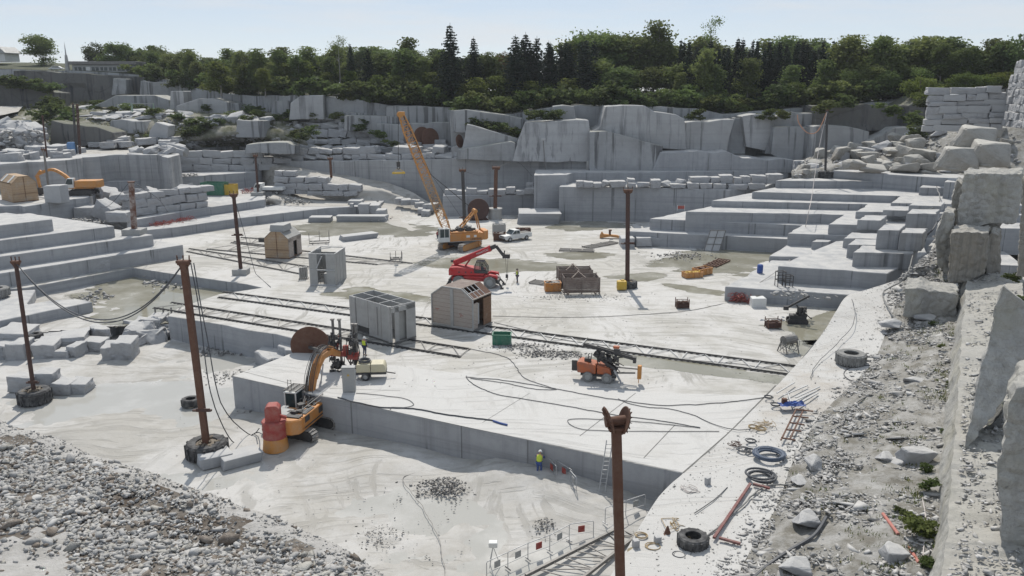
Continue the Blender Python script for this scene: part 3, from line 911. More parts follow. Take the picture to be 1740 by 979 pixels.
# --- rim of the quarry and the wooded hill behind it
RIM = [(-260, 116, 240), (25, 118, 235), (240, 128, 232), (330, 150, 215), (420, 163, 200), (500, 162, 192), (590, 167, 187), (640, 176, 184), (760, 188, 182), (870, 195, 181), (960, 182, 180), (1020, 180, 179), (1160, 186, 178), (1250, 192, 176), (1330, 184, 174), (1430, 177, 172), (1580, 164, 169), (1700, 152, 164), (1900, 140, 160)]
rim = [Q(*q) for q in RIM]
rows = [[p + Vector((0, -1, -16)) for p in rim], [p + Vector((0, -.5, -7)) for p in rim], rim]
for dy, dz in ((10, 1.2), (25, 2.2), (60, 3.0), (160, 3.0), (420, 1)):
    rows.append([Vector((p.x * (1 + dy / 240), p.y + dy, p.z * (1 if dy < 70 else .8) + dz + (0 if dy < 70 else 3))) for p in rim])
sheet('hills', rows[2:], M['woods'], 4, 4, .5, .12)
sheet('cliff_base', rows[:3], M['cliff'], 5, 6, .35, .2)

# --- cliff: broad split faces standing in front of one another
CL = [
    ('cliff', [(655, 181), (690, 180), (771, 183), (772, 212), (655, 212)], 181, 9),
    ('cliff', [(585, 197), (640, 197), (676, 199), (678, 230), (585, 222)], 180, 9),
    ('cliff', [(640, 210), (700, 209), (795, 207), (792, 258), (700, 262), (640, 240)], 178, 9),
    ('cliff2', [(785, 252), (793, 211), (806, 214), (840, 224), (886, 237), (880, 258), (800, 262)], 168, 10),
    ('cliff', [(775, 271), (777, 255), (868, 240), (876, 243), (876, 275)], 162, 10),
    ('cliff', [(770, 188), (835, 192), (888, 201), (890, 240), (820, 232), (770, 225)], 178, 9),
    ('cliff2', [(871, 275), (880, 240), (893, 209), (930, 207), (1002, 205), (1006, 275)], 159, 14, .18),
    ('cliff', [(940, 181), (958, 179), (976, 181), (980, 212), (940, 212)], 174, 8),
    ('cliff2', [(1000, 226), (1020, 215), (1030, 181), (1060, 179), (1096, 180), (1112, 190), (1150, 195), (1164, 202), (1166, 255), (1120, 252), (1030, 232)], 163, 12, .05),
    ('cliff', [(1003, 224), (1030, 223), (1080, 236), (1128, 249), (1120, 272), (1108, 295), (1000, 295)], 154, 12, .06),
    ('cliff2', [(1160, 262), (1166, 208), (1182, 206), (1248, 203), (1240, 232), (1234, 262)], 165, 12),
    ('bench', [(1106, 295), (1122, 259), (1160, 258), (1235, 257), (1262, 269), (1348, 272), (1352, 295)], 153, 10),
    ('cliff2', [(1268, 250), (1262, 198), (1285, 194), (1312, 196), (1311, 225), (1300, 256)], 170, 8),
    ('cliff', [(1230, 262), (1250, 200), (1268, 203), (1266, 262)], 175, 8),
    ('cliff', [(1300, 262), (1310, 200), (1345, 190), (1385, 192), (1388, 268)], 170, 8),
    ('cliff', [(1311, 262), (1316, 216), (1345, 215), (1384, 218), (1386, 275), (1330, 275)], 164, 8),
    ('cliff2', [(1378, 275), (1384, 215), (1440, 215), (1478, 224), (1470, 270)], 158, 9),
    ('cliff2', [(1425, 272), (1440, 258), (1480, 236), (1518, 217), (1560, 217), (1566, 245), (1560, 272)], 155, 9),
    ('old', [(1384, 222), (1388, 180), (1470, 177), (1540, 182), (1552, 222)], 165, 9),
    ('old', [(1540, 230), (1545, 180), (1570, 166), (1600, 160), (1610, 230)], 160, 9),
    # left part of the rim
    ('old', [(20, 190), (22, 120), (60, 121), (130, 124), (205, 128), (243, 130), (248, 180), (150, 190)], 232, 8),
    ('old', [(-90, 190), (-90, 138), (0, 140), (50, 148), (92, 158), (94, 190)], 212, 8),
    ('cliff', [(190, 162), (192, 133), (214, 134), (215, 160)], 228, 4),
    ('cliff', [(236, 180), (238, 137), (256, 140), (300, 139), (330, 147), (332, 180)], 224, 8),
    ('cliff', [(160, 180), (196, 162), (240, 162), (262, 162), (288, 170), (292, 190), (240, 192)], 205, 8),
    ('cliff2', [(288, 192), (290, 155), (312, 155), (316, 192)], 202, 5),
    ('cliff2', [(290, 196), (300, 180), (335, 168), (362, 167), (385, 174), (388, 192)], 196, 6),
    ('cliff', [(385, 192), (388, 175), (405, 175), (408, 192)], 198, 6),
    ('cliff', [(460, 200), (465, 172), (490, 171), (494, 198)], 192, 6),
    ('cliff2', [(491, 204), (494, 175), (510, 163), (549, 162), (551, 203)], 186, 6),
    ('cliff', [(551, 202), (553, 166), (580, 168), (586, 202)], 188, 6),
    ('cliff', [(584, 212), (588, 190), (625, 193), (640, 198), (640, 212)], 184, 6),
    ('old', [(86, 248), (88, 205), (130, 212), (165, 216), (192, 226), (197, 244)], 172, 6),
    ('cliff2', [(185, 224), (188, 205), (242, 206), (246, 226)], 182, 5),
    ('block', [(252, 238), (254, 222), (264, 208), (286, 214), (284, 236)], 177, 4),
    ('cliff', [(400, 234), (403, 204), (447, 205), (449, 234)], 180, 5),
    ('cliff', [(416, 262), (418, 246), (487, 242), (500, 248), (500, 262)], 172, 5),
]
slab('cliff_face', [(766, 187), (870, 194), (940, 182), (1030, 180), (1160, 184), (1250, 193), (1330, 186), (1430, 178), (1560, 168), (1600, 166), (1600, 300), (766, 300)], 168, 9, M['cliff'], amp=.2, seed=77)
for i, c in enumerate(CL):
    if sum(q[0] for q in c[1]) / len(c[1]) > 770: c = (c[0], c[1], 156 + (c[2] - 153) * .37, 10, *c[4:])
    roughen(slab('cliff_face', c[1], c[2], c[3], M[c[0]], lean=c[4] if len(c) > 4 else .03, seed=i + 3, amp=.14), 2.4, .20 if c[0] == 'old' else .07, .22, .5 if c[0] == 'old' else .12, .16)

# --- fore heap of gravel beneath the camera
def heap_edge():
    px = [(-160, 660), (0, 712), (120, 748), (250, 802), (400, 848), (520, 897), (640, 962), (700, 1010), (760, 1080)]
    return smooth_line([P(x, y, 10.0) for x, y in px], 10)
HE = heap_edge()
def heap_pt(i, t):
    p = HE[i]
    d = (HE[min(i + 1, len(HE) - 1)] - HE[max(i - 1, 0)]).normalized()
    nrm = Vector((d.y, -d.x, 0))
    if nrm.y > 0: nrm = -nrm
    z = .16 * t - (.9 if t < 0 else 0) * abs(t) + .25 * math.exp(-((t - .8) / .9) ** 2) - .25
    q = p + nrm * t
    q.z = 10 + z + .22 * nz(q.x, q.y, 0, .25, 4)
    return q
ts = [-14, -8, -4, -2, -1, -.5, -.2] + [k * .25 for k in range(0, 30)] + [7.5 + k * .5 for k in range(0, 24)]
V = []; 
for i in range(len(HE)):
    for t in ts:
        q = heap_pt(i, t); q.z += .04 * nz(q.x, q.y, 5, 2.5, 3) * (1 if t > -1 else 0)
        V.append(tuple(q))
nt = len(ts)
Fc = np.array([(i * nt + j, i * nt + j + 1, (i + 1) * nt + j + 1, (i + 1) * nt + j) for i in range(len(HE) - 1) for j in range(nt - 1)])
Vn = np.array(V, dtype=np.float32)
a, b, c = Vn[Fc[60][0]], Vn[Fc[60][1]], Vn[Fc[60][2]]
if np.cross(b - a, c - a)[2] < 0: Fc = Fc[:, ::-1]
def pix(q):
    z_ = q[2] - HC; f_ = q[1] * CP - z_ * SP
    return CX + F * q[0] / f_, CY - F * (q[1] * SP + z_ * CP) / f_
def dusty(q):
    x_, y_ = pix(q); return x_ < 118 + 20 * nz(q[0], q[1], 2, 1.1) and y_ > 912 + 25 * nz(q[0], q[1], 7, .9)
mi = np.array([1 if (ts[j] < 1.0 + .5 * math.sin(i * .7)) or dusty(Vn[i * nt + j]) else 0 for i in range(len(HE) - 1) for j in range(nt - 1)])
struct(link(bpy.data.objects.new('gravel_bank', npmesh('gravel_bank', Vn, Fc, [M['heap'], M['fines']], smooth=True, mi=mi))))
# ---------------------------------------------------------------- loose stone: cut blocks, boulders, rubble
def cut_mesh(seed, mat, chip=.035):
    rd = random.Random(seed)
    bm = bmesh.new()
    bmesh.ops.create_cube(bm, size=1)
    for v in bm.verts:
        v.co += Vector((rd.uniform(-.06, .05), rd.uniform(-.06, .05), rd.uniform(-.05, .04)))
    bmesh.ops.bevel(bm, geom=list(bm.edges), offset=.028, segments=1, affect='EDGES')
    bmesh.ops.subdivide_edges(bm, edges=[e for e in bm.edges if e.calc_length() > .3], cuts=3, use_grid_fill=True)
    for v in bm.verts:
        n_ = noise.noise_vector(v.co * 3.1 + Vector((seed * 3.7, 0, 0)))
        v.co += n_ * chip
        v.co.z += .5
    me = bpy.data.meshes.new('granite_block')
    bm.normal_update(); bm.to_mesh(me); bm.free()
    me.materials.append(mat)
    return me

def boulder_mesh(seed, mat, n=16):
    rd = random.Random(seed)
    bm = bmesh.new()
    for i in range(n):
        v = Vector((rd.gauss(0, 1), rd.gauss(0, 1), rd.gauss(0, 1))).normalized()
        v = Vector((max(-.62, min(.62, v.x)), max(-.6, min(.6, v.y)), max(-.55, min(.55, v.z)))) * rd.uniform(.75, 1.0)
        bm.verts.new(v)
    r_ = bmesh.ops.convex_hull(bm, input=bm.verts)
    bmesh.ops.delete(bm, geom=[g for g in r_['geom_interior'] if isinstance(g, bmesh.types.BMVert)], context='VERTS')
    bmesh.ops.dissolve_limit(bm, angle_limit=R(14), verts=bm.verts, edges=bm.edges)
    bmesh.ops.bevel(bm, geom=list(bm.edges), offset=.04, segments=1, affect='EDGES')
    bmesh.ops.triangulate(bm, faces=bm.faces)
    bmesh.ops.subdivide_edges(bm, edges=[e for e in bm.edges if e.calc_length() > .35], cuts=1)
    zmin = min(v.co.z for v in bm.verts); zmax = max(v.co.z for v in bm.verts)
    for v in bm.verts:
        v.co += noise.noise_vector(v.co * 2.7 + Vector((seed, 2, 1))) * .05
        v.co.z = (v.co.z - zmin) / (zmax - zmin)
    me = bpy.data.meshes.new('boulder')
    bm.normal_update(); bm.to_mesh(me); bm.free()
    me.materials.append(mat)
    return me

CUT = [cut_mesh(i, M['block']) for i in range(8)]
CUTW = [cut_mesh(i + 30, M['rough'], .06) for i in range(6)]
BLD = [boulder_mesh(i, M['rough']) for i in range(8)]
BLT = [boulder_mesh(i + 20, M['tan']) for i in range(7)]
for me_ in BLD + BLT + CUTW: roughen(type('holder', (), dict(data=me_))(), .2, .035, 2.2, passes=3)
BENCHCUT = [cut_mesh(60 + i, M['bench'], .012) for i in range(3)]
RB = random.Random(11)

def stone(name, me, loc, size, rz, label, cat, group=None, tilt=0.0):
    o = link(bpy.data.objects.new(name, me))
    o.location = loc
    o.scale = size
    o.rotation_euler = (RB.uniform(-tilt, tilt), RB.uniform(-tilt, tilt), rz)
    return tag(o, label, cat, group)

def fblock(x0, x1, yt, yb, zb, depth, label, group=None, me=None, skew=0.0, name='granite_block', cat='block', tilt=.0, yb1=None):
    """a block standing on height zb whose front foot runs from x0 to x1 at row yb (yb1 at the right end)"""
    a, b = P(x0, yb, zb), P(x1, yb if yb1 is None else yb1, zb)
    h = ztop((x0 + x1) / 2, (yb + (yb if yb1 is None else yb1)) / 2, zb, yt) - zb
    d = (b - a)
    rz = math.atan2(d.y, d.x)
    wdt = d.length
    nrm = Vector((-math.sin(rz), math.cos(rz), 0))
    c = (a + b) / 2 + nrm * depth / 2 + Vector((0, 0, -.03))
    return stone(name, me or RB.choice(CUT), c, (wdt, depth, max(h, .2)), rz + skew, label, cat, group, tilt)

def courses(A, B, n0, n1, label, group, L=(1.4, 2.6), H=(.95, 1.35), D=1.6, pool=None, setback=.25, gap=.04, tilt=.03, name='wall_stone'):
    """dry stacked rows of blocks along the foot line A-B, n0 rows high at A falling or rising to n1 at B"""
    A, B = Vector(A), Vector(B)
    d = (B - A)
    T = d.length
    d.normalize()
    rz = math.atan2(d.y, d.x)
    nrm = Vector((-d.y, d.x, 0)).normalized()
    z = 0.0
    for r in range(max(n0, n1)):
        h = RB.uniform(*H)
        s = RB.uniform(-1, 0)
        while s < T:
            l = RB.uniform(*L)
            frac = (s + l / 2) / T
            rows = n0 + (n1 - n0) * frac + RB.uniform(-.45, .45)
            if r < rows:
                p = A + d * (s + l / 2) + nrm * (D / 2 + r * setback + RB.uniform(-.2, .2)) + Vector((0, 0, z))
                stone(name, RB.choice(pool or CUT), p, (l - gap, D * RB.uniform(.8, 1.15), h * RB.uniform(.88, 1.02)), rz + RB.uniform(-.08, .08), label, 'wall stone', group, tilt)
            s += l
        z += h * .985

def scatter_things(n, tri, label, cat, group, size, pool, name, flat_=.7, tilt=.35, zfun=None):
    """n stones strewn over the quad given by four points"""
    a, b, c, d = [Vector(p) for p in tri]
    for i in range(n):
        u, v = RB.random(), RB.random()
        p = a.lerp(b, u).lerp(d.lerp(c, u), v)
        s = RB.uniform(*size)
        stone(name, RB.choice(pool), p + Vector((0, 0, -.12 * s)), (s * RB.uniform(.8, 1.5), s * RB.uniform(.7, 1.2), s * flat_ * RB.uniform(.6, 1.2)), RB.uniform(0, 6.28), label, cat, group, tilt)

# --- single blocks one can point at
fblock(880, 952, 362, 381, 0, 6.5, 'large low squared block standing alone at the far end of the floor', me=BENCHCUT[0])
fblock(1057, 1079, 405, 422, 0, 3.5, 'squared block with red mesh beside it, left of the long slab below the benches')
fblock(1082, 1107, 404, 419, .12, 3.0, 'short squared block propped on timbers in front of the long slab')
fblock(1091, 1172, 404, 419, .02, 3.2, 'long slab lying along the foot of the lowest far bench', me=BENCHCUT[1], skew=-.02)
fblock(586, 643, 399, 411, .0, 2.2, 'long sawn beam of granite alone on the floor left of the crane', me=BENCHCUT[2], yb1=404)
fblock(524, 561, 369, 378, .0, 2.4, 'long low slab on the floor below the left bench, left of the stacked beams', me=BENCHCUT[0])
fblock(573, 655, 367, 377, .0, 2.0, 'longest beam at the foot of the block cluster beside the ramp', me=BENCHCUT[1])
fblock(592, 614, 341, 353, .9, 3, 'upright squared block at the back of the cluster beside the ramp')
fblock(609, 627, 347, 364, .4, 3, 'tall block standing in the middle of the cluster beside the ramp')
fblock(626, 644, 349, 365, .2, 3, 'square ended block right of the tall one beside the ramp')
fblock(639, 656, 357, 373, .0, 2.5, 'block at the right end of the cluster beside the ramp')
fblock(594, 600, 346, 353, 1.5, 1.2, 'small cube resting on the bench end beside the ramp')
fblock(342, 396, 776, 800, ZP, 1.6, 'sawn granite beam in the pit beside the tyre footed mast, the left of two', me=BENCHCUT[2], yb1=787, skew=.0)
fblock(381, 447, 775, 800, ZP, 1.6, 'sawn beam of granite lying in the pit next to the excavator, the right of two', me=BENCHCUT[0], yb1=782)
fblock(161, 189, 443, 463, .0, 2.2, 'chipped block standing against the lowest tall step of the left stair', me=CUTW[0], yb1=459)
fblock(77, 104, 316, 345, 6.1, 2.6, 'square plinth with a dark lid in front of the far excavator')
fblock(1278, 1302, 507, 523, 0, 1.2, 'white painted cube standing at the foot of the bench on the right', me=cut_mesh(99, M['white'], .008), name='counterweight', cat='counterweight')

# blocks cut out of the right-hand corner
for x0, x1, yt, yb, zb, dep, lab in (
    (1378, 1407, 411, 430, ZA, 2.2, 'small cube standing alone at the left edge of the cut blocks'),
    (1404, 1456, 388, 420, ZA, 5.0, 'tall block behind the lone cube at the left of the cut blocks'),
    (1421, 1446, 393, 420, ZA, 2.2, 'notched block end in front of the tall block left of the cut blocks'),
    (1431, 1490, 405, 429, 3.0, 5.0, 'pale topped block in the second row of the cut blocks'),
    (1438, 1492, 416, 441, 3.4, 4.5, 'block just behind the longest cut block, showing its left end'),
    (1448, 1552, 429, 453, 3.6, 5.0, 'longest cut block, nearest to the camera in the right corner'),
    (1488, 1527, 391, 419, 5.6, 4.5, 'squared block standing on the longest cut block, left of two'),
    (1526, 1568, 396, 422, 5.6, 4.0, 'squared block standing on the longest cut block, right of two'),
    (1456, 1497, 374, 387, 5.4, 5, 'low block with a bright top left of the upper cut blocks'),
    (1500, 1545, 357, 364, 6.4, 5, 'thin step of stone between the upper cut blocks'),
    (1538, 1590, 363, 386, 7.0, 4.5, 'upper squared block with cables lying across its top'),
    (1544, 1602, 349, 357, 7.6, 4.5, 'smooth pale slab at the top of the cut blocks')):
    A_, B_ = P(x0, yb, zb), P(x1, yb + (x1 - x0) * .04, zb); B_.y = (A_.y + B_.y) / 2; hgt = ztop(x0, yb, zb, yt) - zb
    dv = Vector((DA.x, DA.y, 0)) * dep
    mb = MB(); q_ = jitter_poly([tuple(A_.xy - A_.xy), tuple((B_ - A_).xy), tuple((B_ - A_ + dv).xy), tuple(dv.xy)], .7, .03, x0)
    mb.prism(q_, -.3, hgt); o = roughen(mb.build('granite_block', M['bench'], bevel=.05), .6, .05, .8); o.location = A_; tag(o, lab, 'block')

# --- row of blocks along the top of the far wall, and the second course at its right end
ROW = [(980, 992, 308, 318), (992, 1009, 309, 318), (1009, 1023, 311, 318), (1037, 1063, 308, 318.5), (1067, 1081, 311, 318.5), (1067, 1080, 304, 311), (1107, 1124, 306, 319), (1140, 1165, 313, 320), (1168, 1188, 311, 321), (1190, 1210, 312, 321), (1213, 1234, 312, 322), (1237, 1271, 313, 323), (1272, 1300, 312, 322), (1174, 1207, 301, 311), (1208, 1224, 301, 311), (1224, 1246, 298, 311), (1247, 1261, 302, 314), (1261, 1275, 300, 314), (1276, 1303, 298, 313), (1304, 1330, 296, 312)]
for x0, x1, yt, yb in ROW:
    up = yb < 316 and x0 > 1060
    Yr = P(x0, 319 + (x0 - 980) * .012, 6.2).y + (1.2 if up else 0)
    a, b = Q(x0, yb, Yr), Q(x1, yb, Yr)
    h = Q(x0, yt, Yr).z - a.z
    stone('granite_block', RB.choice(CUTW), (a + b) / 2 + Vector((0, 1.0, -.05)), ((b - a).length * .97, 2.0, h), RB.uniform(-.06, .06), 'pale block in the upper course stacked on the far wall right of its middle' if up else 'pale block in the single row set along the top edge of the far wall', 'block', 'second course on the far wall' if up else 'row on the far wall', .03)
for x0, x1, yt, yb, lab in ((1023, 1037, 307, 318, 'rounded boulder in the row on the far wall'), (1084, 1107, 309, 319, 'whitest boulder with a scooped top in the row on the far wall'), (1122, 1141, 307, 320, 'wedge shaped boulder in the row on the far wall'), (1150, 1170, 305, 313, 'sloping slab resting behind the row on the far wall')):
    Yr = P(x0, 319.5, 6.2).y
    a, b = Q(x0, yb, Yr), Q(x1, yb, Yr)
    stone('boulder', RB.choice(BLD), (a + b) / 2 + Vector((0, 1, -.05)), ((b - a).length * .95, 2, Q(x0, yt, Yr).z - a.z), 0, lab, 'boulder', None, .08)
for x0, x1, yt, yb in ((792, 811, 320, 331), (808, 829, 324, 331), (830, 845, 321, 331), (844, 860, 322, 331), (860, 876, 318.5, 328), (877, 892, 324, 331), (892, 908, 320, 330), (907, 924, 319, 330), (924, 937, 318, 330), (936, 951, 316, 328), (894, 907, 311, 320), (755, 775, 322, 332), (775, 793, 324, 332)):
    Yr = P(x0, 331.5, 3.9).y + (1.5 if yb < 325 else 0)
    a, b = Q(x0, yb, Yr), Q(x1, yb, Yr)
    stone('granite_block', RB.choice(CUTW), (a + b) / 2 + Vector((0, .9, -.05)), ((b - a).length * .97, 1.8, Q(x0, yt, Yr).z - a.z), RB.uniform(-.1, .1), 'pale block in the loose row above the round iron reel at the far wall', 'block', 'row on the lower far wall', .05)
# blocks dumped along the right side of the ramp
for x0, x1, yt, yb, z in ((681, 697, 339, 348, 1.3), (697, 712, 340, 349, 1.3), (704, 720, 345, 353, 1.0), (720, 736, 348, 360, .5), (709, 722, 355, 363, .3), (716, 730, 358, 367, .1), (672, 684, 337, 344, 1.6), (728, 744, 346, 356, .6)):
    fblock(x0, x1, yt, yb, z, 1.8, 'grey block dumped along the right side of the ramp behind the crane', 'blocks along the ramp', me=RB.choice(CUTW), skew=RB.uniform(-.3, .3), tilt=.06)
fblock(1354, 1379, 274, 288, 8.6, 2.6, 'squared block left of the far mast on the top right bench', me=CUTW[1])
fblock(1377, 1396, 276, 290, 8.6, 2.4, 'squared block just behind the foot of the far mast', me=CUTW[2])
fblock(1423, 1442, 259, 287, 9.4, 2.4, 'tall squared block right of the far mast, one stone on another', me=CUTW[3])

# --- stacked walls
courses(P(468, 330, 2.9), Q(604, 334, 158.6), 4, 1, 'grey block in the dry stacked wall inside the bend of the ramp', 'wall inside the ramp bend', L=(1.5, 3.4), H=(1.0, 1.6), D=2.2, pool=CUTW, tilt=.1)
courses(P(296, 292, 6.1), P(470, 290, 6.1), 3, 2, 'block in the stacked rows on the bench above the green container', 'rows above the green container', L=(1.6, 4.4), H=(1.0, 1.6), D=2.2, pool=CUT + CUTW, tilt=.08)
courses(Q(462, 273.6, 178), Q(770, 269.8, 165), 2, 1, 'pale block in the low rows at the head of the ramp', 'rows at the head of the ramp', L=(1.6, 4.5), H=(1.0, 1.7), D=2.4, pool=CUTW + BLD[:2], tilt=.12)
courses(Q(485, 257, 184), Q(765, 262, 173), 6, 1, 'rough block in the tall stacked slope left of the crane tip', 'stacked slope left of the crane tip', L=(2.0, 4.2), H=(1.2, 1.9), D=2.4, setback=1.5, pool=CUTW + BLD[:4], tilt=.22)
courses(Q(1578, 224, 131), Q(1688, 221, 128), 7, 7, 'grey block in the neat wall stacked under the trees at the right', 'block wall under the trees', L=(1.3, 4.4), H=(.7, 1.3), D=2.0, setback=.08, tilt=.03, pool=CUT + CUTW)
courses(Q(1700, 214, 128), Q(1775, 222, 102), 8, 9, 'sunlit block in the stacked wall that turns towards the camera at the right edge', 'sunlit block wall at the right edge', L=(1.6, 3.0), H=(.85, 1.2), D=2.0, setback=.1, tilt=.03, pool=CUTW)

# --- tipped rubble on the left bench
A_ = [P(165, 372, 3.0), P(330, 356, 3.0), P(330, 342, 3.0), P(150, 352, 3.0)]
scatter_things(26, A_, 'angular block in the tipped heap behind the flaking white mast', 'block', 'tipped heap behind the flaking mast', (1.6, 3.0), BLD + CUTW, 'granite_block')
scatter_things(20, [p + Vector((0, 3, 1.6)) for p in A_], 'angular block in the tipped heap behind the flaking white mast', 'block', 'tipped heap behind the flaking mast', (1.6, 3.2), BLD + CUTW, 'granite_block')
courses(P(228, 369, 2.95), P(352, 352, 2.95), 3, 3, 'squared block in the rows left of the green container', 'rows left of the green container', L=(1.8, 3.2), H=(1.1, 1.5), D=2.2, pool=CUTW, tilt=.1)
o = fblock(152, 186, 342, 374, 2.95, 2.4, 'long slab tipped on its end in front of the heap, left of the flaking mast', me=CUTW[4]); o.rotation_euler = (0, R(28), R(-15))
fblock(179, 214, 361, 378, 2.95, 2.5, 'scooped block lying right of the tipped slab', me=CUTW[5])
fblock(128, 158, 352, 372, 2.95, 3, 'pale block with a bright face left of the tipped slab', me=CUTW[1])
# boulders on the middle left bench and the outcrop
scatter_things(16, [P(195, 300, 6.2), P(300, 298, 6.2), P(310, 288, 6.2), P(230, 288, 6.2)], 'broken boulder spilled at the foot of the high left bench', 'boulder', 'boulders below the high left bench', (1.2, 3.0), BLD, 'boulder')
scatter_things(14, [Q(228, 264, 158), Q(300, 262, 158), Q(305, 254, 164), Q(235, 252, 164)], 'broken slab lying on top of the high left bench', 'boulder', 'slabs on the high left bench', (1.6, 3.4), BLD, 'boulder', flat_=.5)
scatter_things(16, [P(-10, 276, 11), P(60, 272, 11), P(70, 262, 11), P(-10, 262, 11)], 'block lying near the edge of the high left bench at the photo edge', 'block', 'blocks on the high left bench', (1.6, 3.2), CUTW, 'granite_block', tilt=.1)
scatter_things(12, [P(85, 270, 11), P(140, 268, 11), P(140, 258, 11), P(85, 260, 11)], 'low block near the blue tank on the high left bench', 'block', 'blocks by the blue tank', (1.4, 2.6), CUTW, 'granite_block', tilt=.1)
scatter_things(18, [Q(150, 250, 168), Q(320, 250, 168), Q(320, 236, 180), Q(190, 240, 178)], 'flat slab lying behind the pale working ground on the left', 'block', 'slabs behind the working ground', (1.8, 3.4), CUTW, 'granite_block', flat_=.45, tilt=.06)
scatter_things(26, [Q(0, 248, 160), Q(68, 248, 160), Q(64, 218, 178), Q(0, 215, 178)], 'jagged boulder in the fall of stone at the left edge', 'boulder', 'fall of stone at the left edge', (2.0, 4.0), BLD, 'boulder', tilt=.7)
scatter_things(34, [Q(130, 204, 187), Q(330, 204, 186), Q(330, 190, 196), Q(130, 184, 208)], 'pale slab lying among the weeds on the upper left terrace', 'boulder', 'slabs among the weeds', (1.4, 3.2), BLD, 'boulder', flat_=.45, tilt=.25)
scatter_things(20, [Q(300, 215, 182), Q(460, 212, 182), Q(470, 200, 188), Q(300, 200, 190)], 'broken stone on the weedy bank above the stacked slope', 'boulder', 'stones on the weedy bank', (1.2, 3.0), BLD, 'boulder')
scatter_things(14, [Q(690, 262, 170), Q(775, 264, 170), Q(775, 256, 174), Q(690, 252, 174)], 'block on the ledge below the rusty saw discs', 'block', 'blocks on the ledge below the saw discs', (1.4, 2.6), CUTW, 'granite_block', tilt=.1)

# --- boulders on the right rubble hill
for x0, x1, yt, yb, lab in ((1443, 1468, 270, 288, 'cream boulder at the lower left of the right hand rubble'), (1524, 1562, 276, 294, 'grey boulder with a broken top in the middle of the right hand rubble'), (1560, 1595, 275, 292, 'grey boulder right of the broken topped one'), (1566, 1602, 288, 301, 'oval pale boulder at the foot of the right hand rubble'), (1602, 1634, 284, 298, 'boulder at the right end of the rubble foot'), (1457, 1492, 257, 270, 'slab leaning at the upper left of the right hand rubble'), (1512, 1540, 250, 261, 'flat topped stone high on the right hand rubble'), (1592, 1620, 252, 266, 'flat topped block high on the right of the rubble'), (1582, 1628, 227, 250, 'large grey boulder below the block wall under the trees'), (1518, 1545, 240, 252, 'grey block near the cliff foot behind the rubble'), (1468, 1505, 279, 292, 'low brown boulder at the foot of the right hand rubble')):
    Yr = 133 if yb > 270 else (142 if yb > 255 else 146)
    a, b = Q(x0, yb, Yr), Q(x1, yb, Yr)
    stone('boulder', RB.choice(BLT), (a + b) / 2 + Vector((0, 1.2, -.2)), ((b - a).length, 3, Q(x0, yt, Yr).z - a.z), RB.uniform(-.2, .2), lab, 'boulder', None, .1)
def on_sheet(rows, u, v):
    m, n = len(rows), len(rows[0])
    a = min(int(v * (m - 1)), m - 2); b = min(int(u * (n - 1)), n - 2)
    fv, fu = v * (m - 1) - a, u * (n - 1) - b
    return rows[a][b].lerp(rows[a][b + 1], fu).lerp(rows[a + 1][b].lerp(rows[a + 1][b + 1], fu), fv)
for i in range(60):
    p = on_sheet(hill_r, RB.uniform(.05, .8), RB.uniform(0, .85))
    s = RB.uniform(1.0, 3.0)
    stone('boulder', RB.choice(BLT + BLD[:2]), p + Vector((0, 0, -.1 * s)), (s * RB.uniform(.9, 1.5), s * RB.uniform(.8, 1.2), s * RB.uniform(.5, .9)), RB.uniform(0, 6.28), 'buff boulder among the tumbled stone below the right block walls', 'boulder', 'tumbled stone on the right', .3)
for x0, x1, yt, yb, Yr, lab in ((1660, 1722, 214, 252, 100, 'brown weathered outcrop stone, the upper one beside the sunlit wall'), (1632, 1694, 250, 288, 97, 'brown weathered outcrop stone, the lower one above the big pale block'), (1688, 1745, 240, 280, 95, 'pale split stone right of the brown outcrop')):
    a, b = Q(x0, yb, Yr), Q(x1, yb, Yr)
    stone('boulder', BLT[x0 % 7], (a + b) / 2 + Vector((0, 3, -.5)), ((b - a).length * 1.15, 6, (Q(x0, yt, Yr).z - a.z) * 1.1), .2, lab, 'outcrop', None, .05)

# --- boulders along the left of the pit
def pitb(x0, x1, yt, yb, lab, grp=None, pool=None, z=ZP, dep=2.2, skew=0, tilt=.05):
    return fblock(x0, x1, yt, yb, z, dep, lab, grp, me=RB.choice(pool or CUTW), skew=skew, tilt=tilt)
pitb(-14, 42, 566, 588, 'large pale slab at the back left of the pit blocks', z=-2.0, dep=3.5)
pitb(13, 43, 584, 614, 'upright chipped block standing on a flat one at the left of the pit')
pitb(-20, 14, 588, 612, 'block cut by the photo edge at the left of the pit')
pitb(52, 87, 586, 612, 'block with a white dusted top right of the leaning mast', dep=3.0, skew=.2)
pitb(72, 107, 578, 597, 'dusty topped block behind the one right of the leaning mast', dep=3.0, skew=.3, z=-2.6)
pitb(93, 136, 573, 596, 'broad block with a pitted top behind the pit blocks', dep=3.2, skew=.3, z=-2.6)
pitb(91, 116, 597, 611, 'small low cube in front of the pit blocks', dep=1.6)
pitb(115, 135, 588, 609, 'narrow wedge shaped block beside the small low cube', dep=1.8, skew=-.2)
pitb(137, 172, 581, 599, 'flat sided block left of the two upright ones in the pit', dep=2.0)
pitb(170, 194, 590, 613, 'upright block, the left of two standing together in the pit', dep=2.4, skew=.25)
pitb(191, 223, 582, 612, 'upright block, the right of two standing together in the pit', dep=2.4, skew=.1)
scatter_things(24, [P(145, 588, ZP), P(330, 578, ZP), P(310, 548, ZP + .7), P(190, 560, ZP + .9)], 'broken slab in the spill between the pit blocks and the platform', 'boulder', 'spill of slabs in the pit', (1.1, 2.4), BLD, 'boulder', tilt=.45)
pitb(222, 252, 549, 574, 'grey block filling the corner between the ledge and the slab spill', dep=2.5, z=-2.7)
pitb(246, 275, 541, 566, 'block at the head of the slab spill by the pool', dep=2.5, z=-2.4)
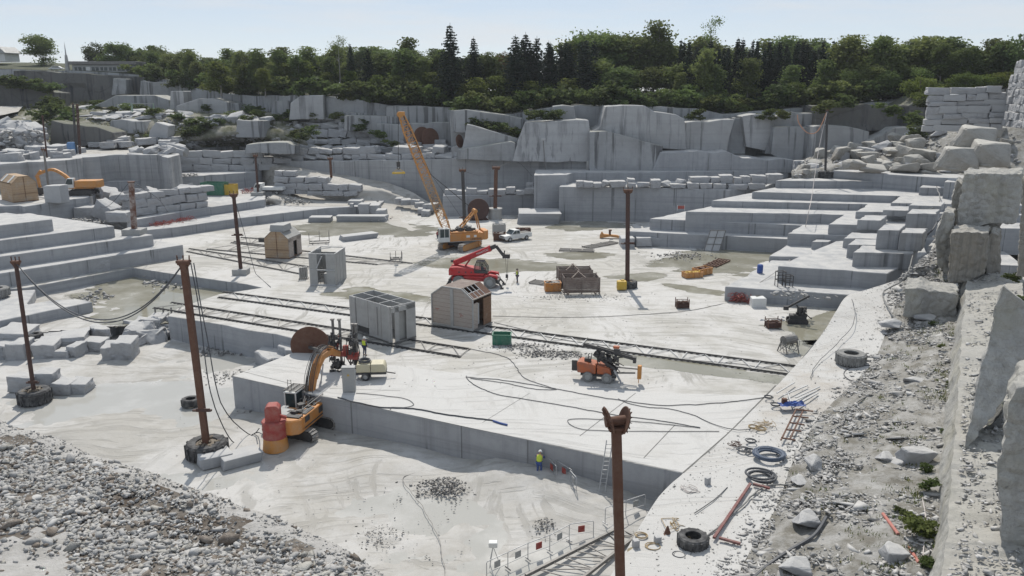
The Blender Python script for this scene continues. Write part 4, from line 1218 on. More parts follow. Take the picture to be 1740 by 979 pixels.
for x0, x1, yt, yb, lab in ((12, 53, 642, 668, 'rough block behind the tyre footed mast at the left'), (54, 90, 636, 662, 'rough block behind the tyre of the left mast, nearer its right side'), (88, 120, 652, 670, 'squared block right of the left mast, the nearer of two'), (113, 146, 652, 668, 'squared block right of the left mast, the farther of two')):
    pitb(x0, x1, yt, yb, lab, dep=1.8)

# --- big near blocks of the right-hand wall
def wall_block(px, Y, depth, mat, label, k=0.0, lean=.0, name='granite_block', cat='block', seed=1, amp=.07):
    xm = sum(q[0] for q in px) / len(px)
    a_ = math.atan((xm - CX) / F) + .03
    o = slab(name, px, Y, depth, mat, k=k, lean=lean, kind=None, bev=.06, step=.9, amp=amp, seed=seed, dirv=(math.sin(a_), math.cos(a_)))
    roughen(o, .3, .13, .5, .0, .3, 6, .17)
    return tag(o, label, cat)
wall_block([(1637, 295), (1690, 294.5), (1737, 294), (1733, 340), (1727, 376), (1668, 383), (1626, 387)], 84, 7, M['near'], 'huge pale block with a bright flat top at the right edge of the photo', seed=2)
wall_block([(1616, 396), (1680, 395), (1677, 440), (1672, 466), (1652, 475), (1636, 482), (1610, 480)], 79, 5, M['drill'], 'brown grey block ribbed by drill holes below the huge pale block', seed=3)
wall_block([(1590, 395), (1605, 360), (1622, 363), (1617, 440), (1610, 470), (1592, 450)], 83, 4, M['near'], 'narrow upright block left of the drilled brown one', seed=23)
wall_block([(1618, 335), (1626, 306), (1636, 312), (1628, 384), (1616, 380)], 88, 4, M['near'], 'narrow block wedged left of the huge pale block', seed=24)
wall_block([(1679, 399), (1685, 394), (1698, 400), (1697, 470), (1690, 560), (1664, 645), (1668, 560)], 66, 5, M['drill'], 'tall pillar of stone right of the drilled brown block', seed=4, k=.3)
wall_block([(1536, 490), (1560, 488), (1600, 496), (1627, 500), (1623, 538), (1590, 541), (1552, 540), (1534, 536)], 74, 5, M['near'], 'rounded grey block sitting on the rubble left of the tall wall', seed=5, amp=.12)
wall_block([(1634, 778), (1645, 730), (1657, 670), (1678, 590), (1697, 513), (1720, 530), (1760, 556), (1760, 640), (1735, 650), (1709, 690), (1670, 735)], 42, 4, M['near'], 'huge slanted slab with a triangular gap under its lower edge', seed=6, lean=.5, amp=.1)
wall_block([(1702, 1000), (1700, 880), (1697, 800), (1704, 730), (1709, 688), (1724, 660), (1790, 640), (1790, 1010)], 36, 4, M['near'], 'tall rough slab at the lower right corner of the photo', seed=7, k=-.2, amp=.1)
wall_block([(1645, 795), (1645, 755), (1672, 730), (1700, 700), (1700, 795)], 44.5, 3, M['old'], 'dark stone added as the shade in the gap under the slanted slab', seed=8)  # added dark filler: the shade of the gap is put into its colour
wall_block([(1739, 300), (1780, 300), (1780, 482), (1728, 470), (1730, 430)], 68, 4, M['drill'], 'upright slab cut by the right edge of the photo', seed=9)
# low battered wall along the foot of these
mb = MB()
foot = [P(1560, 1060, 1.7), P(1580, 958, 1.7), P(1592, 850, 1.7), P(1600, 760, 1.8), P(1610, 665, 2.0), P(1622, 560, 2.4), P(1630, 500, 2.8)]
foot = smooth_line(foot, 8)
vs, fs = [], []
for i, p in enumerate(foot):
    hh = 2.1 + .25 * nz(p.x, p.y, 0, .4)
    for (dx, dz) in ((-.2, -1.5), (.0, 0), (.25 + .1 * nz(p.x, p.y, 4, .9), hh * .5), (.55 + .1 * nz(p.x, p.y, 3, .9), hh), (1.1, hh + .1 * nz(p.x, p.y, 8, 1)), (5.5, hh + .7), (5.5, -1.5)):
        vs.append(p + Vector((dx * .87, -dx * .35, dz)))
m_ = 7
for i in range(len(foot) - 1):
    for j in range(m_ - 1):
        fs.append((i * m_ + j, i * m_ + j + 1, (i + 1) * m_ + j + 1, (i + 1) * m_ + j))
mb.add(vs, fs)
o = roughen(mb.build('granite_wall', M['near']), .35, .16, .45, 0, .3, 5, .05)
tag(o, 'low ragged rock wall with a debris ledge along the right of the rubble strip', 'rock wall')
LEDGE = foot
for x0, x1, yt, yb, zb, lab in ((1537, 1590, 763, 797, 1.5, 'large squared grey boulder against the wall foot among the rubble'), (1517, 1545, 783, 801, 1.3, 'flat pale slab left of the large squared boulder'), (1494, 1520, 775, 795, 1.2, 'angular stone two places left of the large squared boulder'), (1376, 1398, 782, 803, .8, 'leaning shard beside the long grey hose'), (1351, 1372, 818, 830, .6, 'small block touching the long grey hose at its bend'), (1352, 1392, 878, 905, .8, 'broad half buried stone above the thickest black hose'), (1510, 1545, 938, 965, 1.5, 'pale stone left of the lower red pipe'), (1500, 1532, 545, 560, 1.9, 'low flat block below the rounded grey block'), (1556, 1590, 535, 546, 2.3, 'pointed grey shard at the foot of the rounded grey block'), (1540, 1575, 645, 660, 1.3, 'flat dark stone on the rubble right of the large tyre'), (1330, 1380, 960, 990, .8, 'white half buried stone at the bottom edge by the black hose')):
    fblock(x0, x1, yt, yb, zb - .1, 1.1, lab, me=RB.choice(BLD), skew=RB.uniform(-.3, .3), tilt=.12, name='boulder', cat='boulder')

# rubble filled ground behind that wall
mb = MB(); mb.prism([(p.x + 4.5, p.y - 1.8) for p in foot] + [(90, 78), (110, 60), (110, -10), (20, 5)], -6, 4.55)
struct(mb.build('rubble_ground', M['rubble']))

# ---------------------------------------------------------------- small debris nobody could count
def pebble(seed, n=10):
    rd = random.Random(seed)
    bm = bmesh.new()
    bmesh.ops.create_icosphere(bm, subdivisions=2, radius=.5)
    ax = Vector((rd.uniform(.8, 1.3), rd.uniform(.7, 1.1), rd.uniform(.5, .8)))
    cuts = [(Vector((rd.gauss(0, 1), rd.gauss(0, 1), rd.gauss(0, 1))).normalized(), rd.uniform(.27, .42)) for _ in range(7)]
    for v in bm.verts:
        for nrm, dd in cuts:
            e = v.co.dot(nrm) - dd
            if e > 0: v.co -= nrm * e
        v.co += noise.noise_vector(v.co * 4 + Vector((seed, 0, 0))) * .03
        v.co = Vector((v.co.x * ax.x, v.co.y * ax.y, v.co.z * ax.z))
    V = np.array([tuple(v.co) for v in bm.verts], dtype=np.float32)
    bm.faces.ensure_lookup_table()
    Fc = np.array([[v.index for v in f.verts] for f in bm.faces], dtype=np.int32)
    bm.free()
    return V, Fc
PEB = [pebble(i) for i in range(10)]
def chip(seed):
    rd = random.Random(seed)
    bm = bmesh.new()
    for i in range(8):
        bm.verts.new((rd.uniform(-.6, .6), rd.uniform(-.45, .45), rd.uniform(-.2, .2)))
    r_ = bmesh.ops.convex_hull(bm, input=bm.verts)
    inner = [g for g in r_['geom_interior'] if isinstance(g, bmesh.types.BMVert)]
    bmesh.ops.delete(bm, geom=inner, context='VERTS')
    bm.verts.ensure_lookup_table(); bm.verts.index_update()
    V = np.array([tuple(v.co) for v in bm.verts], dtype=np.float32)
    Fc = np.array([[v.index for v in f.verts] for f in bm.faces if len(f.verts) == 3], dtype=np.int32)
    bm.free()
    return V, Fc
CHIP = [chip(i + 5) for i in range(12)]
def rock(seed):
    rd = random.Random(seed); bm = bmesh.new()
    for i in range(13):
        v = Vector((rd.gauss(0, 1), rd.gauss(0, 1), rd.gauss(0, 1))).normalized(); bm.verts.new(Vector((v.x * .6, v.y * .5, v.z * .36)) * rd.uniform(.8, 1))
    r_ = bmesh.ops.convex_hull(bm, input=bm.verts)
    bmesh.ops.delete(bm, geom=[g for g in r_['geom_interior'] if isinstance(g, bmesh.types.BMVert)], context='VERTS')
    bmesh.ops.triangulate(bm, faces=bm.faces); bm.verts.ensure_lookup_table(); bm.verts.index_update()
    V = np.array([tuple(v.co) for v in bm.verts], dtype=np.float32); Fc = np.array([[v.index for v in f.verts] for f in bm.faces], dtype=np.int32); bm.free()
    return V, Fc
ROCK = [rock(i + 50) for i in range(8)]

def strew(name, pts, sizes, protos, mats, seed=1, flat_=1.0, tilt=.5, label=None):
    """very many small stones in one mesh"""
    rg = np.random.default_rng(seed)
    Vs, Fs, Ms = [], [], []
    base = 0
    for p, s in zip(pts, sizes):
        V, Fc = protos[rg.integers(len(protos))]
        a, b, c = rg.uniform(0, 6.28), rg.uniform(-tilt, tilt), rg.uniform(-tilt, tilt)
        Rm = np.array(Matrix.Rotation(a, 3, 'Z') @ Matrix.Rotation(b, 3, 'X') @ Matrix.Rotation(c, 3, 'Y'))
        W = (V * np.array([s * rg.uniform(.8, 1.25), s * rg.uniform(.8, 1.25), s * flat_ * rg.uniform(.7, 1.2)])) @ Rm.T + np.array(p)
        Vs.append(W); Fs.append(Fc + base); base += len(W)
        Ms.append(np.full(len(Fc), rg.integers(len(mats)) if rg.random() < .9 else 0))
    o = link(bpy.data.objects.new(name, npmesh(name, np.concatenate(Vs), np.concatenate(Fs), mats, mi=np.concatenate(Ms))))
    o['kind'] = 'stuff'
    if label: o['label'] = label; o['category'] = 'rubble'
    return o

rg = np.random.default_rng(5)
# the gravel heap in front
pts, sz = [], []
while len(pts) < 29000:
    i = rg.integers(0, len(HE) - 1); t = rg.uniform(.0, 13)
    bare = nz(HE[i].x * 1.0 + t, t, 3, .35, 3)
    if t < 1.15 + .4 * nz(HE[i].x, HE[i].y, 1, .5) and rg.random() < .93: continue
    if bare > .12 and rg.random() < min(.85, bare * 3): continue
    q = heap_pt(i, t) + (HE[i + 1] - HE[i]) * rg.random()
    x_, y_ = pix(q)
    if y_ > 1060 or (x_ < -60 and (x_ < -700 or rg.random() < .6)) or (dusty(q) and rg.random() < .93): continue
    s = float(np.clip(rg.lognormal(-2.0, .42), .06, .75))
    q.z += s * .12
    pts.append(tuple(q)); sz.append(s)
strew('gravel', pts, sz, ROCK + CHIP[:6], [M['stone'], M['stone'], M['pale'], M['tan'], M['chip'], M['chip'], M['gbrown']], 3, .9, .7, 'heap of broken pale gravel in the foreground')
pts, sz = [], []
for k in range(5000):
    i = rg.integers(0, len(HE) - 1); t = rg.uniform(-.6, 2.6)
    q = heap_pt(i, t) + (HE[i + 1] - HE[i]) * rg.random()
    pts.append(tuple(q)); sz.append(float(rg.uniform(.04, .12)))
strew('fine_gravel', pts, sz, CHIP, [M['fines'], M['stone'], M['chip']], 4, 1.5, .6)

def strip_pt(u, v, lo=1, hi=3):
    rows = STRIP_ROWS
    m = len(rows)
    a = min(int(v * (m - 1)), m - 2); fv = v * (m - 1) - a
    c = lo + u * (hi - lo); b = max(0, min(int(c), 2)); fu = c - b
    return rows[a][b].lerp(rows[a][b + 1], fu).lerp(rows[a + 1][b].lerp(rows[a + 1][b + 1], fu), fv)
pts, sz = [], []
while len(pts) < 20000:
    u, v = rg.random() * 1.1 - .1, rg.random() ** 1.15
    if u < 0 and rg.random() < .5: continue
    p = strip_pt(u, v)
    if nz(p.x, p.y, 1, .25, 4) + .25 * rg.standard_normal() < -.02: continue
    s = float(np.clip(rg.lognormal(-1.95, .65), .06, 1.5))
    p.z += .05 + .12 * math.sin(u * 3.14)
    pts.append(tuple(p)); sz.append(s)
strew('rubble', pts, sz, CHIP, [M['chip'], M['stone'], M['pale'], M['stone'], M['pale']], 6, .75, .3, 'broken stone strewn over the right terrace')
pts, sz = [], []
for k in range(2600):
    u, v = rg.random(), rg.random() * .75
    p = strip_pt(u, v, 0, 1)
    if rg.random() < .55 and u < .7: continue
    pts.append(tuple(p + Vector((0, 0, .02)))); sz.append(float(np.clip(rg.lognormal(-2.5, .4), .05, .3)))
strew('stone_chips', pts, sz, CHIP, [M['chip'], M['chipd'], M['stone']], 7, .8, .3)
# ledge debris along the low wall
pts, sz = [], []
for k in range(2000):
    i = rg.integers(0, len(LEDGE) - 1); p = LEDGE[i].lerp(LEDGE[i + 1], rg.random())
    dx = rg.uniform(.9, 5.0)
    q = p + Vector((dx * .87, -dx * .35, 2.1 + (dx - 1) * .15 + .1))
    pts.append(tuple(q)); sz.append(float(np.clip(rg.lognormal(-1.7, .5), .08, .7)))
strew('ledge_debris', pts, sz, CHIP, [M['chip'], M['stone'], M['pale']], 8, .8, .35)
# stones on far slopes and bench feet
pts, sz = [], []
for k in range(1400):
    q = on_sheet(hill_r, rg.random() * .85, rg.random() * .95); pts.append(tuple(q)); sz.append(float(rg.uniform(.25, .9)))
for k in range(1500):
    q = on_sheet(hill_l, rg.random(), rg.random() * .9); pts.append(tuple(q)); sz.append(float(rg.uniform(.3, 1.0)))
for k in range(2600):
    q = on_sheet(hill_l, rg.random(), rg.random() ** 1.5 * .8)
    if nz(q.x, q.y, 5, .09, 3) > -.1: pts.append(tuple(q)); sz.append(float(np.clip(rg.lognormal(-.25, .5), .3, 2.4)))
for k in range(500):
    p = Q(rg.uniform(-5, 75), rg.uniform(222, 256), rg.uniform(158, 172)); pts.append(tuple(p)); sz.append(float(rg.uniform(.5, 2)))
strew('slope_debris', pts, sz, CHIP + ROCK, [M['chip'], M['stone'], M['rough'], M['rough']], 9, 1, .5)
# dark crumbs: the little heaps in the pit, the spoil lines on the floor
pts, sz = [], []
def crumb(px, py, z, n, rx, ry, h, s=(.08, .3)):
    c = P(px, py, z)
    for k in range(n):
        a, b = rg.standard_normal() * .5, rg.standard_normal() * .5
        hh = h * max(0, 1 - (a * a + b * b)) * rg.random()
        pts.append((c.x + a * rx, c.y + b * ry, z + hh)); sz.append(float(rg.uniform(*s)))
crumb(755, 830, ZP, 420, 2.0, 1.6, .5)
crumb(925, 893, ZP, 260, 1.0, 1.1, .4, (.06, .2))
crumb(850, 803, ZP, 160, 2.2, 1.0, .2, (.06, .22))
crumb(650, 910, ZP, 120, 1.4, 1.4, .2, (.05, .2))
crumb(890, 590, .02, 260, 3.2, 1.2, .25); crumb(930, 602, .02, 260, 3.0, 1.0, .3); crumb(960, 604, .02, 120, 2.2, 1.2, .25)
crumb(1160, 436, .02, 220, 4.0, 3.0, .25, (.1, .45)); crumb(1020, 505, .02, 140, 3, 1.5, .1, (.05, .18)); crumb(950, 505, .02, 140, 3.5, 1.4, .15, (.06, .2))
crumb(180, 737, ZP, 130, 3.0, 1.0, .15, (.07, .25)); crumb(400, 640, ZP, 150, 2.6, 2.0, .15, (.06, .25)); crumb(430, 690, ZP, 90, 1.4, 2.0, .15, (.06, .25))
for k in range(700):
    f = rg.random(); p = P(545, 740, ZP).lerp(P(1120, 850, ZP), f); pts.append((p.x + rg.uniform(-.8, .6), p.y + rg.uniform(-1.0, .5), ZP + rg.uniform(0, .12))); sz.append(float(rg.uniform(.05, .28)))
for k in range(500):
    p = P(rg.uniform(330, 420), rg.uniform(565, 605), ZP); pts.append((p.x, p.y, ZP + .05)); sz.append(float(rg.uniform(.08, .4)))
for k in range(900):
    p = P(rg.uniform(560, 1350), rg.uniform(400, 660), .01); pts.append(tuple(p)); sz.append(float(rg.uniform(.04, .16)))
for k in range(350):
    p = P(rg.uniform(300, 800), rg.uniform(700, 960), ZP + .03); pts.append(tuple(p)); sz.append(float(rg.uniform(.04, .16)))
strew('stone_crumbs', pts, sz, CHIP, [M['chipd'], M['chip'], M['chipd']], 10, 1, .5)
# fallen stone at the foot of the ramp wall and benches
pts, sz = [], []
for (a, b, n) in ((P(455, 335, 2.6), P(520, 345, 1.8), 140), (P(430, 320, 3.1), P(470, 318, 3.1), 120), (P(640, 340, 1.6), P(560, 318, 2.6), 180), (P(200, 303, 6.2), P(330, 299, 6.2), 260), (P(100, 375, 3), P(170, 378, 3), 220), (P(300, 492, ZL), P(250, 478, ZL), 80), (P(120, 520, ZL), P(180, 500, ZL), 120), (P(1300, 500, 2.2), P(1420, 505, 2.2), 40), (P(590, 372, .02), P(660, 375, .02), 100)):
    for k in range(n):
        p = Vector(a).lerp(Vector(b), rg.random()); pts.append((p.x + rg.normal() * .9, p.y + rg.normal() * 1.1, p.z + abs(rg.normal()) * .15)); sz.append(float(rg.uniform(.15, .7)))
strew('fallen_stone', pts, sz, CHIP + PEB[:4], [M['chip'], M['stone']], 12, 1, .6)
# ---------------------------------------------------------------- trees and shrubs
def leaf_quads(C, S, rg, droop=0.0):
    n = len(C)
    a = rg.standard_normal((n, 3)); a[:, 2] *= .6
    a /= np.linalg.norm(a, axis=1)[:, None]
    b = rg.standard_normal((n, 3))
    b -= a * np.sum(a * b, axis=1)[:, None]
    b /= np.linalg.norm(b, axis=1)[:, None]
    s = S[:, None]
    V = np.stack([C - a * s - b * s * .6, C + a * s - b * s * .45, C + a * s * .9 + b * s * .6, C - a * s * .8 + b * s * .5], axis=1).reshape(-1, 3)
    return V, np.arange(n * 4).reshape(n, 4)

def crown_cloud(rg, lobes, per, leaf, hollow=.45):
    """leaf positions gathered in clumps over the shells of several lobes"""
    C, S = [], []
    for (c, r, k) in lobes:
        for _ in range(k):
            d = rg.standard_normal(3); d /= np.linalg.norm(d)
            if d[2] < -.5: d[2] *= .4
            rad = rg.uniform(hollow, 1.0) ** .6
            cc = np.array(c) + d * np.array(r) * rad
            m = int(per * rg.uniform(.5, 1.4))
            sp = rg.uniform(.5, 1.0) * .08
            C.append(cc + rg.standard_normal((m, 3)) * np.array([sp, sp, sp * .6]))
            S.append(np.full(m, leaf) * rg.uniform(.6, 1.3, m))
    return np.concatenate(C), np.concatenate(S)

def deciduous(seed, kind='round'):
    """unit tree, 1 high"""
    rg = np.random.default_rng(seed)
    lobes = []
    if kind == 'round':
        for i in range(9):
            a = rg.uniform(0, 6.28); rr = rg.uniform(.05, .26); z = rg.uniform(.42, .86)
            q = .25 * (1 - abs(z - .6) * .9)
            lobes.append(((rr * math.cos(a), rr * math.sin(a), z), (q * rg.uniform(.55, .85), q * rg.uniform(.55, .85), .13), 13))
        lobes.append(((0, 0, .6), (.2, .2, .28), 22))
        lobes.append(((0, 0, .3), (.2, .2, .14), 12))
    elif kind == 'tall':
        for i in range(10):
            a = rg.uniform(0, 6.28); z = .25 + .68 * i / 9
            rr = .13 * (1.15 - z) + .02
            lobes.append(((rr * math.cos(a), rr * math.sin(a), z), (.15 * (1.25 - z), .15 * (1.25 - z), .10), 9))
        lobes.append(((0, 0, .55), (.12, .12, .38), 22))
    elif kind == 'airy':
        for i in range(9):
            a = rg.uniform(0, 6.28); z = .38 + .58 * rg.random()
            rr = rg.uniform(.03, .2)
            lobes.append(((rr * math.cos(a), rr * math.sin(a), z), (.08, .08, .07), 5))
        lobes.append(((0, 0, .7), (.13, .13, .25), 10))
    elif kind == 'broad':
        for i in range(11):
            a = rg.uniform(0, 6.28); rr = rg.uniform(.1, .42); z = rg.uniform(.3, .82) - rr * .25
            lobes.append(((rr * math.cos(a), rr * math.sin(a), z), (.2, .2, .14), 12))
        lobes.append(((0, 0, .55), (.33, .33, .3), 24))
    C, S = crown_cloud(rg, lobes, 34 if kind != 'airy' else 14, .0195 if kind != 'airy' else .014)
    C[:, 2] = np.clip(C[:, 2], .06, 1.02)
    V, Fc = leaf_quads(C, S, rg)
    # trunk and limbs
    m = MB()
    m.tube([(0, 0, -.03), (.005, 0, .2), (0, .006, .45), (-.004, 0, .72), (0, 0, .93)], [.017, .014, .011, .007, .002], 6)
    for i in range(9):
        z = rg.uniform(.22, .75); a = rg.uniform(0, 6.28); l = rg.uniform(.12, .26) * (1.2 - z)
        m.tube([(0, 0, z), (l * .5 * math.cos(a), l * .5 * math.sin(a), z + l * .4), (l * math.cos(a), l * math.sin(a), z + l * .95)], [.007, .004, .001], 4)
    return V, Fc, m

def conifer(seed, width=.2, dense=1.0):
    rg = np.random.default_rng(seed)
    C, S = [], []
    layers = 26
    for i in range(layers):
        z = .06 + .92 * (i / layers) ** .95
        r = width * (1 - z) ** .8 * rg.uniform(.8, 1.15) + .008
        nb = max(4, int(11 * (1 - z) + 4))
        off = rg.uniform(0, 6.28)
        for b in range(nb):
            a = off + 6.28 * b / nb + rg.uniform(-.25, .25)
            rl = r * rg.uniform(.65, 1.15)
            k = max(5, int(rl * 210 * dense))
            t = rg.uniform(.12, 1, k)
            x = np.cos(a) * rl * t; y = np.sin(a) * rl * t
            zz = z - .28 * rl * t + .10 * rl * t * t
            C.append(np.stack([x, y, zz], 1) + rg.standard_normal((k, 3)) * .007)
            S.append(np.full(k, .0125) * rg.uniform(.7, 1.3, k))
    C = np.concatenate(C); S = np.concatenate(S)
    V, Fc = leaf_quads(C, S, rg)
    m = MB()
    m.tube([(0, 0, -.03), (0, 0, .5), (0, 0, 1.0)], [.013, .008, .0015], 6)
    return V, Fc, m

def tree_proto(fn, seed, lm, bm_, name, **kw):
    V, Fc, m = fn(seed, **kw)
    return (name, npmesh('crown', V, Fc, lm), m.mesh('trunk', bm_))

PR = dict(
    round=[tree_proto(deciduous, 10 + i, M['leafa'], M['bark'], 'deciduous_tree') for i in range(3)],
    dark=[tree_proto(deciduous, 20 + i, M['leafb'], M['bark'], 'deciduous_tree') for i in range(3)],
    tall=[tree_proto(deciduous, 30 + i, M['leafa'], M['birch'], 'birch_tree', kind='tall') for i in range(3)],
    light=[tree_proto(deciduous, 40 + i, M['leafc'], M['birch'], 'deciduous_tree', kind='tall') for i in range(2)],
    broad=[tree_proto(deciduous, 50 + i, M['leafb'], M['bark'], 'deciduous_tree', kind='broad') for i in range(2)],
    young=[tree_proto(deciduous, 55 + i, M['leafc'], M['bark'], 'young_tree', kind='broad') for i in range(2)],
    airy=[tree_proto(deciduous, 60 + i, M['leafa'], M['birch'], 'poplar_tree', kind='airy') for i in range(2)],
    russet=[tree_proto(deciduous, 70, M['leafr'], M['bark'], 'deciduous_tree')],
    spruce=[tree_proto(conifer, 80 + i, M['needle'], M['bark'], 'spruce_tree', width=.2) for i in range(3)],
    thin=[tree_proto(conifer, 90 + i, M['needle'], M['bark'], 'spruce_tree', width=.115, dense=1.6) for i in range(3)],
)
RT = random.Random(21)
def tree(kind, x, ytop, ybase, Y, label, wide=1.0, group=None):
    b = Q(x, ybase, Y)
    h = Q(x, ytop, Y).z - b.z
    nm, crown, trunk = RT.choice(PR[kind])
    r = thing(nm, label, 'tree', b, RT.uniform(0, 6.28), group)
    r.scale = (h * wide, h * wide, h)
    link(bpy.data.objects.new('trunk', trunk), r)
    link(bpy.data.objects.new('crown', crown), r)
    return r

# single trees one can point at
tree('round', 77, 56, 124, 250, 'round dark tree standing alone left of the pale spire', 1.1)
tree('broad', 168, 64, 118, 262, 'big dark tree behind the long low building')
tree('spruce', 767, 38, 172, 186, 'tallest dark spruce rising above the wood left of the middle', 1.35)
tree('spruce', 806, 61, 165, 190, 'smaller pointed spruce right of the tallest one', 1.25)
tree('spruce', 598, 72, 150, 196, 'dark spruce in the wood above the white cliff faces on the left', 1.0)
tree('spruce', 628, 80, 165, 190, 'broad dark spruce beside the one above the white cliff faces', 1.4)
tree('airy', 1204, 30, 130, 190, 'thin bare topped poplar sticking up above the row of spruces', .75)
tree('airy', 578, 62, 140, 200, 'thin leafed tree at the left of the dark spruces', .8)
tree('tall', 1117, 38, 150, 200, 'deciduous tree whose top stands highest in the middle wood', 1.1)
tree('russet', 855, 82, 150, 198, 'tree with russet leaves between the spruces and the dark wood', 1.0)
tree('tall', 697, 66, 160, 200, 'feathery topped tree left of the tallest spruce', 1.0)
tree('broad', 1725, 42, 160, 168, 'big dark tree at the right edge of the photo', 1.0)
tree('young', 1560, 120, 178, 162, 'yellow green young tree left of the stacked block wall', 1.2)
tree('tall', 1195, 85, 182, 177, 'slim white trunked birch standing before the spruces', .9)
tree('young', 1347, 132, 170, 172, 'small bright bush shaped tree before the spruces', 1.0)
tree('spruce', 1485, 55, 170, 182, 'pointed spruce rising above the pale trees on the right', .8)

def row(kind, xs, y0, y1, b0, b1, Y0, Y1, label, group, wide=(.9, 1.3)):
    for x in xs:
        tree(kind, x + RT.uniform(-6, 6), RT.uniform(y0, y1), RT.uniform(b0, b1), RT.uniform(Y0, Y1), label, RT.uniform(*wide) * 1.12, group)
row('round', range(195, 330, 20), 70, 98, 125, 135, 250, 262, 'mid green tree in the row right of the long low building', 'trees right of the long building')
row('tall', range(262, 420, 19), 80, 108, 140, 150, 225, 240, 'slim green tree in the wood above the left cliffs', 'slim trees above the left cliffs', (1.0, 1.4))
row('tall', range(300, 470, 22), 86, 110, 150, 160, 215, 228, 'bushy dark tree in the wood above the left cliffs', 'bushy trees above the left cliffs')
row('tall', range(425, 600, 17), 74, 108, 155, 163, 200, 212, 'upright tree in the wood left of the dark spruces', 'upright trees left of the spruces', (.9, 1.3))
row('light', range(380, 600, 36), 105, 125, 162, 168, 193, 206, 'light green tree at the front of the left wood', 'light trees at the front of the left wood', (1.2, 1.6))
row('tall', range(645, 760, 16), 76, 106, 165, 172, 193, 200, 'green tree in the wood left of the tallest spruce', 'trees left of the tallest spruce', (1.0, 1.4))
row('light', range(640, 760, 30), 110, 132, 172, 180, 186, 190, 'light green tree in front of the tallest spruce', 'light trees before the tallest spruce', (1.1, 1.6))
row('dark', range(790, 880, 22), 84, 100, 165, 175, 192, 200, 'dark tree between the smaller spruce and the dark wood', 'dark trees right of the smaller spruce')
row('spruce', range(872, 1015, 11), 54, 74, 172, 180, 184, 196, 'dark spruce packed in the middle wood', 'spruces of the middle wood', (1.1, 1.5))
row('round', range(985, 1150, 24), 50, 76, 160, 170, 198, 206, 'high rounded tree at the back of the middle wood', 'high trees of the middle wood', (.9, 1.15))
row('light', range(780, 1010, 30), 128, 148, 184, 192, 182, 185, 'pale green shrubby tree at the brink of the middle cliff', 'shrubby trees at the brink', (1.3, 1.9))
row('round', range(1020, 1160, 27), 92, 112, 174, 182, 182, 188, 'light crowned tree before the dark middle wood', 'trees before the middle wood', (1.0, 1.4))
row('thin', range(1150, 1440, 8), 62, 84, 166, 174, 184, 196, 'thin pointed spruce in the close row along the rim', 'close row of thin spruces', (.9, 1.25))
row('thin', range(1160, 1440, 13), 80, 100, 172, 178, 179, 184, 'thin dark spruce in the front of the close row', 'front spruces of the close row', (1.0, 1.4))
row('tall', range(1150, 1440, 62), 100, 128, 176, 186, 175, 179, 'slender green tree before the row of thin spruces', 'slender trees before the spruces', (.9, 1.3))
row('tall', range(1436, 1620, 15), 62, 92, 160, 168, 174, 182, 'green tree in the wood right of the thin spruces', 'trees right of the thin spruces', (1.0, 1.4))
row('round', range(1440, 1600, 32), 98, 115, 168, 176, 170, 174, 'rounded tree at the front of the right wood', 'rounded trees of the right wood')
row('thin', range(1500, 1600, 24), 82, 95, 158, 164, 176, 180, 'dark spruce among the green trees on the right', 'spruces among the right wood')
row('tall', range(215, 760, 17), 78, 116, 152, 160, 262, 275, 'tree in the dark back of the left wood', 'back of the left wood', (1.1, 1.4))
row('tall', range(1020, 1700, 20), 62, 96, 150, 160, 222, 236, 'tree in the dark back of the right wood', 'back of the right wood', (1.1, 1.4))
row('tall', range(1600, 1760, 15), 62, 98, 148, 155, 168, 176, 'dark rounded tree behind the stacked block walls', 'trees behind the block walls', (1.0, 1.3))
row('young', range(1640, 1760, 34), 112, 122, 154, 158, 160, 164, 'olive green shrubby tree just behind the stacked block walls', 'shrubby trees behind the block walls', (1.0, 1.4))

# bushes on the rim, the ledges and the old terraces
def bush_mesh(seed, lm, leafs=.055):
    rg = np.random.default_rng(seed)
    lobes = []
    for i in range(7):
        a = rg.uniform(0, 6.28); rr = rg.uniform(.05, .38)
        lobes.append(((rr * math.cos(a), rr * math.sin(a), rg.uniform(.2, .7)), (.22, .22, .22), 8))
    C, S = crown_cloud(rg, lobes, 15, leafs, .3)
    C[:, 2] = np.abs(C[:, 2])
    V, Fc = leaf_quads(C, S, rg)
    return npmesh('bush', V, Fc, lm)
BUSH = [bush_mesh(i, M['leafb']) for i in range(3)] + [bush_mesh(5 + i, M['leafa']) for i in range(2)] + [bush_mesh(9, M['weed'])]
WEED = [bush_mesh(11 + i, M['weed'], .05) for i in range(2)]
def bush(x, y, Y, s, label, group=None, hgt=.8, pool=None, pt=None):
    o = link(bpy.data.objects.new('bush', RT.choice(pool or BUSH)))
    o.location = (pt if pt is not None else Q(x, y, Y)) + Vector((0, 0, -.1))
    o.scale = (s, s, s * hgt); o.rotation_euler = (0, 0, RT.uniform(0, 6.28))
    return tag(o, label, 'bush', group)
for x, y, Y, s in ((95, 205, 183, 6.5), (70, 212, 180, 5), (120, 210, 180, 5), (88, 190, 188, 6), (105, 222, 176, 4)):
    bush(x, y, Y, s, 'dense green bush in the thicket above the blue tank on the left', 'thicket on the left')
for x, y, Y, s in ((240, 190, 200, 4), (200, 195, 196, 4), (265, 198, 190, 4), (160, 190, 205, 4), (300, 205, 186, 4), (330, 215, 184, 4.5), (350, 222, 182, 5), (370, 215, 184, 4), (335, 230, 180, 4), (355, 190, 196, 4), (420, 210, 184, 4), (440, 200, 188, 4), (500, 235, 178, 4), (525, 230, 177, 4.5), (515, 240, 175, 4)):
    bush(x, y, Y, s, 'low bush among the stones of the old left terraces', 'bushes of the left terraces', .6)
